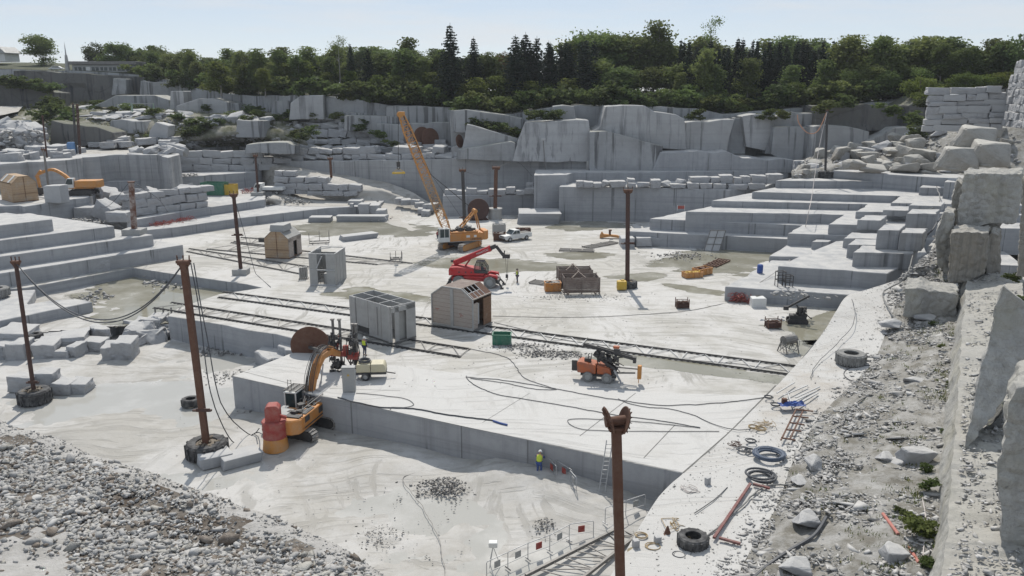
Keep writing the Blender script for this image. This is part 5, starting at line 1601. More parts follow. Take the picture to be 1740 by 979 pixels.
for i in range(14):
    bush(i * 7 - 2, 143 + i * 1.3 + RT.uniform(-2, 3), 211, RT.uniform(3, 6), 'dark bush on the lower ledge of the far left cliff', 'bushes of the far left cliff', .6)
for i in range(22):
    u, v = RT.random(), RT.uniform(.1, .8)
    bush(0, 0, 0, RT.uniform(3, 6), 'dark low bush scattered over the old left terraces', 'scattered bushes on the left', .55, None, on_sheet(hill_l, u * .75, v))
for x, y, Y, s in ((610, 225, 179, 4), (645, 238, 176, 4.5), (625, 215, 181, 4), (665, 250, 174, 3.5), (595, 212, 184, 4), (570, 205, 186, 4), (540, 205, 187, 4), (700, 256, 173, 3)):
    bush(x, y, Y, s, 'bush on the bank below the left cliff faces', 'bushes below the left cliffs', .6)
for x, y, Y, s in ((812, 218, 174.5, 4), (832, 221, 174, 4), (850, 226, 173.5, 4), (868, 232, 172.5, 4), (800, 214, 175, 3), (905, 206, 170, 4), (925, 206, 170, 4), (945, 205, 171, 4), (880, 236, 172, 3)):
    bush(x, y, Y - 9, s, 'dark bush growing along the ledge in the middle of the cliff', 'bushes on the cliff ledge', .7)
for i in range(96):
    x = 235 + i * 14.4 + RT.uniform(-10, 10)
    yb = np.interp(x, [r_[0] for r_ in RIM], [r_[1] for r_ in RIM]); Yb = np.interp(x, [r_[0] for r_ in RIM], [r_[2] for r_ in RIM])
    if x > 766: Yb = 170
    bush(x, yb + RT.uniform(-1, 6), Yb + RT.uniform(-1.5, 4), RT.uniform(4.5, 8.5), 'dark shrub hanging over the brink of the quarry', 'shrubs along the brink', RT.uniform(.6, .95))
for x, y, Y, s in ((1300, 205, 168, 4), (1330, 206, 166, 4), (1400, 195, 163, 5), (1510, 200, 161, 5), (1550, 215, 157, 5), (1560, 235, 153, 4), (1180, 205, 170, 4), (1575, 190, 160, 5), (1440, 185, 164, 5)):
    bush(x, y, Y - 6, s, 'dark bush on the broken upper part of the right cliff', 'bushes on the right cliff', .7)
# weeds at the right
for x, y, z, s, lab in ((1560, 915, 1.6, 2.4, 'bushy green weed beside the red pipe'), (1535, 880, 1.3, 1.2, 'small weed left of the upper end of the red pipe'), (1580, 830, 1.9, 1.4, 'weed at the wall foot above the red pipe'), (1570, 800, 1.7, 1.1, 'weed among the grey boulders by the wall foot'), (1585, 970, 1.8, 1.5, 'weed at the lower end of the red pipe'), (1612, 655, 2.0, .9, 'weed tuft at the foot of the tall wall'), (1583, 552, 2.2, .9, 'dark weed below the rounded grey block'), (1605, 735, 1.8, .8, 'weed tuft halfway along the wall foot'), (1600, 590, 2.3, .8, 'weed right of the brown earth patch'), (1718, 480, 6.5, 1.8, 'weed clump on the high ledge at the right edge'), (1725, 520, 6.0, 2.0, 'lower weed clump on the ledge at the right edge')):
    bush(0, 0, 0, s, lab, None, .6, WEED, P(x, y, z + .12))

# thin grass and ground cover
def tufts(name, pts, mats, seed, h=(.15, .45)):
    rg = np.random.default_rng(seed)
    C = []; 
    for p in pts:
        k = rg.integers(5, 12)
        C.append(np.array(p) + rg.standard_normal((k, 3)) * np.array([.14, .14, .0]))
    C = np.concatenate(C); n = len(C)
    hh = rg.uniform(*h, n); a = rg.uniform(0, 6.28, n)
    d = np.stack([np.cos(a), np.sin(a), np.zeros(n)], 1)
    L = rg.standard_normal((n, 3)) * .25; L[:, 2] = 1
    V = np.stack([C - d * .03, C + d * .03, C + L * hh[:, None]], 1).reshape(-1, 3)
    o = link(bpy.data.objects.new(name, npmesh(name, V, np.arange(n * 3).reshape(n, 3), mats, mi=rg.integers(0, len(mats), n))))
    o['kind'] = 'stuff'
pts = []
rg = np.random.default_rng(77)
while len(pts) < 520:
    u, v = rg.random(), rg.random()
    if rg.random() > u ** 4 + .04: continue
    p = strip_pt(u, v)
    if nz(p.x, p.y, 6, .3, 3) < .0: continue
    pts.append(tuple(p + Vector((0, 0, .1))))
tufts('grass', pts, [M['weed'], M['dry'], M['weed']], 3, (.08, .26))
pts = []
for k in range(5200):
    q = on_sheet(hill_l, rg.random(), rg.random()); 
    if nz(q.x, q.y, 2, .1, 3) > -.05: pts.append(tuple(q))
tufts('ground_cover', pts, [M['leafb'], M['dry'], M['leafa']], 4, (.5, 1.3))
SKY_STRENGTH, SUN_STRENGTH, EXPO, HAZE = .128, 3.5, .25, .00014
CLOUD = (5.0, 5.12, 5.25, 1)
HAZE_LOW, HAZE_HIGH = (4.5, 4.72, 4.95, 1), (3.35, 3.85, 4.5, 1)
# ---------------------------------------------------------------- machines
def hd(a, b, z=0.0, zb=None):
    d = P(*b, z if zb is None else zb) - P(*a, z)
    return math.atan2(d.y, d.x)

def XF(m, rz=0.0, t=(0, 0, 0), R_=None):
    """turn and move everything a builder holds so far"""
    Mx = Matrix.Translation(Vector(t)) @ (R_ if R_ is not None else Matrix.Rotation(rz, 4, 'Z'))
    m.v = [Mx @ v for v in m.v]
    return m

def rotY(a): return Matrix.Rotation(a, 4, 'Y')
def rotX(a): return Matrix.Rotation(a, 4, 'X')

def stadium(L, H, n=7):
    r = H / 2
    pts = []
    for i in range(n + 1):
        a = -math.pi / 2 + math.pi * i / n
        pts.append((L / 2 - r + r * math.cos(a), r + r * math.sin(a)))
    for i in range(n + 1):
        a = math.pi / 2 + math.pi * i / n
        pts.append((-L / 2 + r + r * math.cos(a), r + r * math.sin(a)))
    return pts

def track(L, H, W, y, rz=0.0):
    """crawler track with grouser plates; frame and rollers as a second builder"""
    m = MB()
    pr = stadium(L, H)
    m.side(pr, y - W / 2, y - W / 2 + .02)
    inner = [(x * .93, .06 + z * .88) for x, z in pr]
    # belt of plates
    per = []
    n = len(pr)
    for i in range(n):
        a, b = Vector(pr[i]), Vector(pr[(i + 1) % n])
        k = max(1, int((b - a).length / .2))
        for j in range(k):
            per.append((a.lerp(b, j / k), (b - a).normalized()))
    m = MB()
    for p, d in per:
        ang = math.atan2(d.y, d.x)
        m.box((0, 0, 0), (.17, W, .07), M=Matrix.Translation((p.x, y, p.y)) @ rotY(-ang))
    f = MB()
    f.side([(x * .9, .1 + z * .8) for x, z in pr], y - W * .38, y + W * .38)
    for sx in (-1, 1):
        f.cyl((sx * (L / 2 - H / 2), y - W * .46, H / 2), (sx * (L / 2 - H / 2), y + W * .46, H / 2), H * .36, n=14)
    for i in range(6):
        x = -L / 2 + H / 2 + (L - H) * (i + .5) / 6
        f.cyl((x, y - W * .44, .17), (x, y + W * .44, .17), .12, n=8)
    if rz: XF(m, rz); XF(f, rz)
    return m, f

def lattice(m, A, B, w0, w1, w2, bays, rc=.05, rb=.03, up=(0, 1, 0), mid=(.12, .88), t0=0.0, t1=1.0):
    """four-chord boom from A to B: width w0 at the foot, w1 between, w2 at the head; only the stretch t0..t1"""
    A, B = Vector(A), Vector(B)
    x, y, z = frame(B - A, up)
    L = (B - A).length
    def wid(t):
        if t < mid[0]: return w0 + (w1 - w0) * t / mid[0]
        if t > mid[1]: return w1 + (w2 - w1) * (t - mid[1]) / (1 - mid[1])
        return w1
    def cor(t):
        w = wid(t) / 2
        c = A + z * (L * t)
        return [c + x * w + y * w, c - x * w + y * w, c - x * w - y * w, c + x * w - y * w]
    tt = [t0 + (t1 - t0) * i / bays for i in range(bays + 1)]
    cs = [cor(t) for t in tt]
    for k in range(4):
        m.tube([c[k] for c in cs], rc, 5)
    for i in range(bays):
        for k in range(4):
            a, b = cs[i], cs[i + 1]
            q = (k + 1) % 4
            if i % 2: m.tube([a[k], b[q]], rb, 4, False)
            else: m.tube([a[q], b[k]], rb, 4, False)
            m.tube([b[k], b[q]], rb, 4, False)
    return m

def letters(text, size, mat, parent, loc, rot, name='lettering', ext=.01):
    c = bpy.data.curves.new(name, 'FONT')
    c.body = text; c.size = size; c.extrude = ext; c.align_x = 'CENTER'; c.align_y = 'CENTER'
    c.materials.append(mat)
    o = link(bpy.data.objects.new(name, c), parent)
    me = bpy.data.meshes.new_from_object(o); bpy.data.objects.remove(o)
    o = link(bpy.data.objects.new(name, me), parent)
    o.location = loc; o.rotation_euler = rot
    return o

def wheel(parent, x, y, R_, W, hub, mat=None, name='wheel'):
    m = MB()
    prof = [(R_ * .55, -W / 2), (R_ * .93, -W / 2), (R_, -W * .36), (R_, W * .36), (R_ * .93, W / 2), (R_ * .55, W / 2)]
    m.lathe(prof + [prof[0]], 22, Matrix.Translation((x, y, R_)) @ rotX(math.pi / 2))
    for i in range(18):
        a = 6.283 * i / 18
        for s in (-1, 1):
            m.box((0, s * W * .22, R_), (.09 * R_ * 1.6, W * .4, .05), M=Matrix.Translation((x, y, R_)) @ rotY(a + s * .08))
    w = m.build(name, mat or M['rubber'], parent)
    h = MB()
    h.cyl((x, y - W * .42, R_), (x, y + W * .42, R_), R_ * .56, n=16)
    h.cyl((x, y - W * .5, R_), (x, y + W * .5, R_), R_ * .2, n=10)
    h.build('rim', hub, w)
    return w

# ============ crawler crane with lattice boom
cb = P(782, 422, 0)
rz_s = R(197)
crane = thing('crawler_crane', 'orange crawler crane with a tall lattice boom standing at the back of the floor', 'crane', cb, rz_s)
rel = hd((808, 417), (776, 428)) - rz_s
for s in (-1, 1):
    t_, f_ = track(5.8, 1.15, .85, s * 1.75, rel)
    o = t_.build('track', M['trk'], crane)
    f_.build('track_frame', M['amber'], o)
m = MB(); m.box((0, 0, .85), (2.4, 3.0, .6), rel); m.cyl((0, 0, 1.0), (0, 0, 1.4), 1.1, n=20)
m.build('carbody', M['dark'], crane, bevel=.05)
m = MB()
m.box((-.7, 0, 1.95), (5.2, 3.0, 1.1)); m.box((-.4, 0, 2.62), (4.2, 2.6, .25)); m.box((-.4, 0, 1.42), (5.4, 3.1, .12))
m.build('engine_house', M['orange'], crane, bevel=.05)
m = MB(); m.prism([(-3.3, -1.55), (-3.3, 1.55), (-3.9, 1.35), (-4.2, .8), (-4.2, -.8), (-3.9, -1.35)], 1.4, 2.75)
m.build('counterweight', M['orange'], crane, bevel=.08)
m = MB()
for i in range(9): m.box((-2.2 + i * .45, RB.uniform(-.8, .8), 2.9), (.35, .6, RB.uniform(.2, .45)))
m.cyl((-1.2, -.9, 2.95), (-1.2, .9, 2.95), .42, n=16); m.cyl((.1, -.8, 2.95), (.1, .8, 2.95), .38, n=16)
m.build('winch', M['dark'], crane)
m = MB()
m.prism([(1.9, .5), (3.5, .5), (3.5, 1.6), (1.9, 1.6)], 1.35, 2.05); m.box((1.98, 1.05, 2.7), (.14, 1.08, 1.3)); m.box((2.7, 1.05, 3.35), (1.6, 1.14, .1))
for x in (1.95, 2.7, 3.42):
    for y in (.54, 1.56): m.box((x, y, 2.68), (.09, .09, 1.3))
cab = m.build('cab', M['white'], crane, bevel=.03)
m = MB(); m.box((2.7, 1.05, 2.68), (1.48, 1.0, 1.24)); m.build('window', M['glass'], cab)
m = MB(); m.box((3.1, .2, 1.5), (1.0, 2.6, .08)); m.box((-.5, 1.56, 1.35), (5.0, .3, .06)); m.build('walkway', M['grey'], crane)
m = MB(); m.box((-.9, 1.515, 2.05), (.55, .02, .34)); m.box((-2.0, 1.515, 2.05), (.4, .02, .34)); m.build('sign_plate', M['white'], crane)
letters('LIEBHERR', .42, M['dark'], crane, (-2.1, 1.52, 1.62), (R(90), 0, R(180)))
foot = Vector((1.6, -.35, 2.0))
tipw = Q(682, 196, cb.y - 1.2)
tip = Matrix.Rotation(-rz_s, 3, 'Z') @ (tipw - cb)
for nm, a, b, mt, k in (('boom_foot', 0, .22, 'boom', 4), ('boom_section', .22, .48, 'boom2', 6), ('boom_section', .48, .74, 'boom', 6), ('boom_head', .74, 1.0, 'boom', 6)):
    m = MB(); lattice(m, foot, tip, .7, 1.2, .7, k, .068, .038, t0=a + .004, t1=b)
    if nm == 'boom_head':
        for s in (-.3, .3): m.cyl(tip + Vector((.2, s - .1, .1)), tip + Vector((.2, s + .1, .1)), .42, n=14)
        m.box(tip + Vector((0, 0, .25)), (.9, .9, .5))
    m.build(nm, M[mt], crane)
m = MB()
g = Vector((-2.4, -.3, 5.6))
for s in (-1, 1):
    m.bar((-3.0, s * .7, 2.8), g + Vector((0, s * .5, 0)), .16); m.bar((.3, s * .7, 2.8), g + Vector((0, s * .5, 0)), .2)
for q in (.3, .5, .7, .9):
    a = Vector((.3, -.7, 2.8)).lerp(g + Vector((0, -.5, 0)), q); b = Vector((.3, .7, 2.8)).lerp(g + Vector((0, .5, 0)), q); m.bar(a, b, .1)
m.cyl(g + Vector((0, -.7, 0)), g + Vector((0, .7, 0)), .3, n=12)
m.build('gantry', M['amber'], crane)
m = MB()
for s in (-.4, .4): m.tube([g + Vector((0, s, 0)), foot.lerp(tip, .5) + Vector((-.75, s * .7, .3)), tip + Vector((-.2, s * .6, .2))], .035, 4)
m.tube([(-1.2, 0, 3.3), foot.lerp(tip, .6) + Vector((-.3, 0, .3)), tip + Vector((0, 0, .4))], .025, 4)
hk = Matrix.Rotation(-rz_s, 3, 'Z') @ (Q(677, 283, cb.y - 1.2) - cb)
for s in (-.12, .12): m.tube([tip + Vector((.45, s, 0)), hk + Vector((0, s, .6))], .025, 4)
m.build('wire_rope', M['dark'], crane)
m = MB(); m.box(hk + Vector((0, 0, .35)), (.5, .3, .7)); m.ring(.2, .06, 14, 6, Matrix.Translation(hk + Vector((0, 0, -.2))) @ rotX(R(90)))
m.build('hook_block', M['dark'], crane)
m = MB(); m.box(hk + Vector((0, 0, -.95)), (1.9, .2, .28)); m.tube([hk + Vector((-.8, 0, -.8)), hk + Vector((0, 0, -.3)), hk + Vector((.8, 0, -.8))], .03, 4)
m.build('spreader_bar', M['yellow'], crane)

# ============ red telescopic handler
tb = P(806, 486, 0)
tel = thing('telescopic_handler', 'red telescopic handler with its boom raised behind the weathered gable shed', 'telehandler', tb, R(-6))
for x, y in ((2.05, -.95), (2.05, .95), (-1.75, -.95), (-1.75, .95)):
    wheel(tel, x, y, .74, .55, M['grey'], M['rubberp'])
m = MB()
m.prism([(-2.7, -.75), (2.5, -.75), (2.9, -.5), (2.9, .5), (2.5, .75), (-2.7, .75)], .75, 1.3)
m.side([(1.1, 1.25), (2.0, 1.75), (2.9, 1.6), (3.0, 1.1), (2.9, 1.35), (2.05, 1.55), (1.2, 1.2)], -1.2, -.6); m.side([(1.1, 1.25), (2.0, 1.75), (2.9, 1.6), (3.0, 1.1), (2.9, 1.35), (2.05, 1.55), (1.2, 1.2)], .6, 1.2)
m.box((.1, 0, 1.35), (2.6, 2.1, .2))
m.build('chassis', M['red'], tel, bevel=.04)
for x in (3.0, -2.9):
    m = MB(); m.box((x, 0, .8), (.3, 2.0, .5))
    for s in (-1, 1): m.bar((x, s * .9, .9), (x + (.55 if x > 0 else -.4), s * 1.15, .2), .18); m.box((x + (.55 if x > 0 else -.4), s * 1.15, .12), (.45, .4, .1))
    m.build('outrigger', M['dark'], tel, bevel=.02)
m = MB()
m.side([(-3.0, 1.5), (-3.0, 2.2), (-2.85, 2.5), (-1.9, 2.55), (-.2, 2.35), (1.3, 2.15), (1.35, 1.55)], -1.05, 1.05)
m.build('turret', M['red'], tel, bevel=.06)
m = MB(); m.cyl((0, 0, 1.4), (0, 0, 1.6), .8, n=20)
for x in (-1.7, -.9, -.2): m.cyl((x, -1.08, 1.95), (x, -1.05, 1.95), .1, n=10)
m.build('slew_ring', M['dark'], tel)
m = MB()
cabp = [(.2, 1.9), (.15, 2.7), (.45, 3.25), (1.35, 3.3), (1.8, 2.6), (1.85, 1.9)]
m.side([(x, z) for x, z in cabp], -1.06, -.16)
cabo = m.build('cab', M['cabglass'], tel)
m = MB()
for y in (-1.08, -.14):
    for i in range(len(cabp)): 
        a, b = cabp[i], cabp[(i + 1) % len(cabp)]; m.bar((a[0], y, a[1]), (b[0], y, b[1]), .09, .05)
    m.bar((.85, y, 1.9), (.85, y, 3.28), .08, .05)
m.box((.9, -.61, 3.32), (1.0, .95, .08)); m.box((1.0, -1.09, 2.05), (1.5, .04, .35))
m.build('frame', M['dark'], cabo)
bd = Vector((5.3, 0, 2.3)).normalized()
p0, p1, p2 = Vector((-2.55, .3, 2.75)), Vector((-2.55, .3, 2.75)) + bd * 5.0, Vector((-2.55, .3, 2.75)) + bd * 5.7
m = MB(); m.bar(p0, p1, .55, .62); m.bar(p1 - bd * .3, p1, .62, .7)
o = m.build('boom', M['red'], tel, bevel=.03)
letters('MANITOU', .34, M['white'], o, p0 + bd * 3.9 + Vector((0, -.29, .0)), (R(90), -math.atan2(2.3, 5.3), 0))
m = MB(); m.bar((-1.2, .3, 2.35), p0 + bd * 2.2 + Vector((0, 0, -.35)), .2); m.build('lift_cylinder', M['red'], tel)
m = MB(); m.bar(p1, p2, .42, .48); q = p2 + Vector((.9, 0, -1.15)); m.bar(p2, q, .3, .34); m.box(q + Vector((.35, 0, -.1)), (.9, .5, .5)); m.bar(q + Vector((.1, 0, .1)), q + Vector((.15, 0, .6)), .14)
m.build('jib', M['dark'], tel, bevel=.03)
m = MB(); m.box(p0 + Vector((-.2, 0, .3)), (.3, .6, .3)); m.build('hinge_cover', M['dark'], tel, bevel=.03)
m = MB()
for s in (0, .32): m.tube([q + Vector((.25 + s, 0, -.3)), q + Vector((.4 + s * .2, 0, -2.4))], .018, 4)
m.build('wire_rope', M['dark'], tel)
m = MB(); m.box(q + Vector((.43, 0, -2.6)), (.3, .2, .45)); m.tube([q + Vector((.43, 0, -2.8)), q + Vector((.55, 0, -3.0)), q + Vector((.4, 0, -3.15)), q + Vector((.3, 0, -3.0))], .045, 6)
m.build('hook', M['dark'], tel)

# ============ white pickup
pk = thing('pickup_truck', 'white pickup truck parked beside a rusty bin behind the red telescopic handler', 'pickup', P(876, 408, 0), R(215))
m = MB()
m.side([(-2.6, .45), (-2.6, 1.15), (-.35, 1.15), (-.3, 1.1), (1.25, 1.1), (2.45, .98), (2.6, .8), (2.6, .42), (2.2, .38), (-2.4, .42)], -.9, .9)
body = m.build('body', M['white'], pk, bevel=.06)
m = MB(); m.side([(-.45, 1.12), (-.3, 1.75), (.65, 1.78), (1.35, 1.12)], -.8, .8); cabk = m.build('cab', M['white'], pk, bevel=.05)
m = MB(); m.side([(-.28, 1.2), (-.2, 1.64), (.28, 1.66), (.28, 1.2)], -.815, .815); m.side([(.36, 1.2), (.36, 1.66), (.62, 1.66), (1.15, 1.2)], -.815, .815)
m.add([(.72, -.7, 1.72), (.72, .7, 1.72), (1.33, .72, 1.17), (1.33, -.72, 1.17)], [(0, 1, 2, 3)], Matrix.Translation((.03, 0, .02)))
m.build('window', M['glass'], cabk)
m = MB(); m.box((-1.5, 0, 1.13), (1.9, 1.5, .1)); m.build('load_bed', M['dark'], pk)
for s in (-1, 1):
    m = MB(); m.box((2.58, s * .68, .82), (.1, .36, .18)); m.build('headlight', M['galv'], pk)
m = MB(); m.box((2.6, 0, .8), (.06, .9, .2)); m.box((2.62, 0, .5), (.12, 1.75, .2)); m.build('bumper', M['dark'], pk)
for x in (1.65, -1.55):
    for s in (-1, 1): wheel(pk, x, s * .82, .37, .24, M['galv'])

# ============ tracked excavator carrying the stone saw
eb = P(512, 733, ZP)
ex = thing('saw_excavator', 'orange tracked excavator reaching up over the platform with a drilling and sawing head', 'excavator', eb, R(76))
rel = R(-24) - R(76)
for s in (-1, 1):
    t_, f_ = track(4.9, 1.05, .7, s * 1.35, rel)
    o = t_.build('track', M['trk'], ex); f_.build('track_frame', M['dark'], o)
m = MB(); m.box((0, 0, .7), (1.6, 2.2, .5), rel); m.cyl((0, 0, .8), (0, 0, 1.15), .85, n=18); m.build('carbody', M['dark'], ex)
m = MB()
m.prism([(-2.3, -1.5), (1.9, -1.5), (2.0, -.5), (2.0, .4), (-2.3, 1.5)], 1.1, 1.3); m.box((-.5, -1.1, 1.8), (3.6, .8, .9)); m.box((-1.1, .1, 1.65), (2.2, 2.5, .7))
m.build('body', M['orange'], ex, bevel=.05)
m = MB(); m.box((-.3, -1.51, 1.35), (3.4, .03, .1)); m.box((-1.6, -1.51, 1.95), (.7, .03, .45)); m.box((.7, -1.51, 1.85), (.9, .03, .5)); m.box((-2.2, -.7, 2.3), (.6, 1.2, .08)); m.box((-.9, -1.15, 2.28), (1.4, .5, .07)); m.build('vent', M['dark'], ex)
m = MB(); m.bar((-2.2, -1.45, 2.3), (-2.2, -1.45, 2.9), .05); m.bar((1.2, -1.45, 2.3), (1.2, -1.45, 2.9), .05); m.bar((-2.2, -1.45, 2.9), (1.2, -1.45, 2.9), .05); m.build('handrail', M['steel'], ex)
m = MB(); m.prism([(-2.3, -1.52), (-2.3, 1.52), (-2.75, 1.4), (-3.1, .9), (-3.2, 0), (-3.1, -.9), (-2.75, -1.4)], 1.05, 2.25); m.build('counterweight', M['orange'], ex, bevel=.1)
m = MB()
for i in range(12): m.box((RB.uniform(-1.9, 1.2), RB.uniform(-1.2, .2), 2.15 + RB.uniform(0, .2)), (RB.uniform(.2, .5), RB.uniform(.2, .5), RB.uniform(.2, .5)), RB.uniform(0, 3))
for i in range(8): m.tube(smooth_line([(RB.uniform(-1.5, .6), RB.uniform(-1, .2), 2.2), (RB.uniform(0, 1), RB.uniform(-1, .1), 2.7), (1.2, RB.uniform(-.3, .3), 2.4)], 5), .035, 5)
m.build('engine', M['dark'], ex)
m = MB(); m.box((-1.6, .55, 2.15), (1.2, 1.3, .35)); m.box((-.7, .9, 2.0), (.5, .5, .6)); m.bar((-2.6, -1.4, 2.55), (.9, -1.45, 2.55), .05); m.build('hood', M['grey'], ex, bevel=.03)
m = MB()
for x in (.35, 1.9):
    for y in (.5, 1.45): m.box((x, y, 2.1), (.1, .1, 1.9))
m.box((1.12, .98, 1.4), (1.6, 1.0, .55)); m.box((1.12, .98, 3.05), (1.7, 1.1, .1))
cabx = m.build('cab', M['white'], ex, bevel=.02)
m = MB(); m.box((1.12, .98, 2.3), (1.5, .93, 1.35)); m.build('window', M['glass'], cabx)
m = MB()
for i in range(7): m.box((.4 + i * .24, .98, 3.24), (.04, 1.15, .06))
for y in (.45, .98, 1.5): m.box((1.12, y, 3.2), (1.7, .05, .1))
m.tube([(.5, 1.2, 3.2), (.5, 1.2, 4.1)], .025, 5); m.tube([(.5, .9, 3.2), (.5, .9, 4.1)], .025, 5)
for z in (3.5, 3.8, 4.0): m.tube([(.5, .9, z), (.5, 1.2, z)], .02, 4)
m.build('roof_guard', M['steel'], cabx)
m = MB()
bp = [Vector(q) for q in ((1.3, -.1, 1.8), (2.0, -.1, 3.4), (3.2, -.12, 4.75), (4.6, -.15, 5.15), (5.3, -.2, 4.95))]
sb = [Vector(q) for q in ((1.3, -.1, 1.8), (2.35, -.1, 3.75), (3.0, -.11, 4.55), (3.7, -.13, 5.0), (5.3, -.2, 5.05))]
for i in range(len(sb) - 1): m.bar(sb[i] - (sb[i + 1] - sb[i]).normalized() * .08, sb[i + 1] + (sb[i + 1] - sb[i]).normalized() * .1, .44, (.5, .62, .62, .5)[i], up=(0, 1, 0))
m.build('boom', M['orange'], ex, bevel=.0)
m = MB(); m.bar((5.0, -.2, 5.15), (6.6, -.3, 4.35), .42, .5); m.bar((4.9, -.2, 5.5), (5.7, -.25, 5.1), .3); m.build('stick', M['orange'], ex, bevel=.03)
m = MB(); m.cyl((1.9, -.45, 1.9), (2.9, -.45, 3.2), .1, n=8); m.cyl((2.9, -.45, 3.2), (3.5, -.42, 4.5), .06, n=8); m.build('lift_cylinder', M['galv'], ex)
m = MB()
for i in range(16):
    o_ = Vector((RB.uniform(-.12, .1), RB.choice((.28, .1, -.3, .2, -.1)) + RB.uniform(-.05, .05), RB.uniform(.2, .5)))
    m.tube(smooth_line([bp[0] + o_, bp[1] + o_ * 1.2 + Vector((-.25, 0, .1)), bp[2] + o_ + Vector((-.25, 0, .3)), bp[3] + o_ + Vector((0, 0, .15)), Vector((6.4, -.3 + o_.y, 4.7))], 5), .022, 5)
m.build('hose', M['dark'], ex)
# the head: red cross beam, drill masts, hydraulic clutter, the saw disc
cc = Vector((7.0, -.45, 4.3))
rb = R(-4) - R(76)
def hl(x, y, z): return cc + Matrix.Rotation(rb, 3, 'Z') @ Vector((x, y, z))
m = MB(); m.bar(hl(-1.7, 0, .0), hl(1.5, 0, -.1), .4, .42); m.bar(hl(.5, -.25, -.25), hl(1.5, -.25, -.25), .2, .45); m.box(hl(.35, -.1, .45), (.45, .4, .6), rb); m.bar(hl(-.5, .2, .2), hl(-.2, .1, 1.6), .16); m.bar(hl(-1.1, 0, .1), hl(-.3, 0, .9), .14)
m.build('cross_beam', M['redd'], ex, bevel=.02)
for x0 in (-.75, -.15, 1.0, 1.25):
    m = MB(); m.bar(hl(x0, .15, -1.2), hl(x0, .15, 3.0 if x0 < 1 else 2.6), .16, .2); m.cyl(hl(x0, .02, .1), hl(x0, .02, 2.8 if x0 < 1 else 2.4), .06, n=8); m.box(hl(x0, .1, 3.0 if x0 < 1 else 2.6), (.3, .3, .12), rb); m.box(hl(x0, 0, 1.2), (.26, .4, .5), rb)
    m.build('drill_mast', M['steel'], ex)
m = MB()
for i in range(34):
    sx = RB.choice((-.5, 1.1)); m.box(hl(sx + RB.uniform(-.5, .45), RB.uniform(-.4, .2), RB.uniform(.1, 1.7)), (RB.uniform(.12, .4), RB.uniform(.12, .35), RB.uniform(.15, .45)), RB.uniform(0, 3))
for i in range(18):
    m.box(hl(RB.uniform(-1.1, .2), RB.uniform(-.6, .1), RB.uniform(-1.7, 0)), (RB.uniform(.15, .5), RB.uniform(.15, .4), RB.uniform(.15, .5)), RB.uniform(0, 3))
for i in range(18):
    sx = RB.choice((-.5, 1.05)); a = hl(sx + RB.uniform(-.5, .4), RB.uniform(-.4, .3), RB.uniform(.2, 1.9)); b = hl(sx + RB.uniform(-.7, .6), RB.uniform(-.7, .3), RB.uniform(-1.1, .6))
    m.tube(smooth_line([a, (a + b) / 2 + Vector((RB.uniform(-.3, .3), RB.uniform(-.5, .3), RB.uniform(-.4, .6))), b], 6), .04, 5)
m.tube(smooth_line([hl(.4, -.2, -.2), hl(.8, -.25, -1.0), hl(1.2, -.2, -.9), hl(1.35, -.1, -.2)], 6), .045, 5); m.tube(smooth_line([hl(.3, -.2, -.2), hl(.8, -.3, -.75), hl(1.25, -.2, -.2)], 6), .04, 5)
for x0 in (.65, 1.1, 1.35): m.bar(hl(x0, 0, -.2), hl(x0 + .1, 0, -1.3), .14 if x0 > 1 else .07); m.box(hl(x0 + .1, 0, -1.35), (.25, .3, .1), rb)
m.build('drill_head', M['dark'], ex)
m = MB()
dc = Matrix.Rotation(-R(76), 3, 'Z') @ (Q(528, 589, 70.5) - eb)
m.cyl(dc + Vector((0, 0, 0)), dc + Vector((.1, .02, 0)), 1.9, n=48); m.cyl(dc + Vector((-.15, -.02, 0)), dc + Vector((.25, .04, 0)), .3, n=14)
XF(m, 0, dc, Matrix.Identity(4)) if False else None
sd_ = m.build('saw_disc', M['rust'], ex); 
m = MB(); m.bar(dc + Vector((-.2, 0, 0)), hl(-1.6, 0, .1), .25); m.build('saw_arm', M['dark'], ex)

# red drum on an orange skirt behind the excavator
t = thing('dust_collector', 'red box on a ribbed red drum with an orange skirt standing behind the excavator', 'dust collector', P(469, 762, ZP), R(8))
m = MB(); m.lathe([(.98, 0), (.86, 1.02), (.8, 1.02)], 24); m.build('skirt', M['amber'], t)
m = MB(); m.lathe([(.9, 1.0), (.92, 1.06), (.88, 1.1), (.88, 1.62), (.92, 1.66), (.88, 1.7), (.88, 2.2), (.93, 2.26), (.86, 2.34), (.0001, 2.36)], 28); m.build('drum', M['redd'], t)
m = MB(); m.side([(-.55, 2.3), (.52, 2.3), (.52, 3.35), (.3, 3.6), (-.35, 3.6), (-.55, 3.4)], -.5, .5); m.bar((.3, -.2, 2.8), (.95, -.1, 2.5), .22); m.build('filter_box', M['redd'], t, bevel=.04)

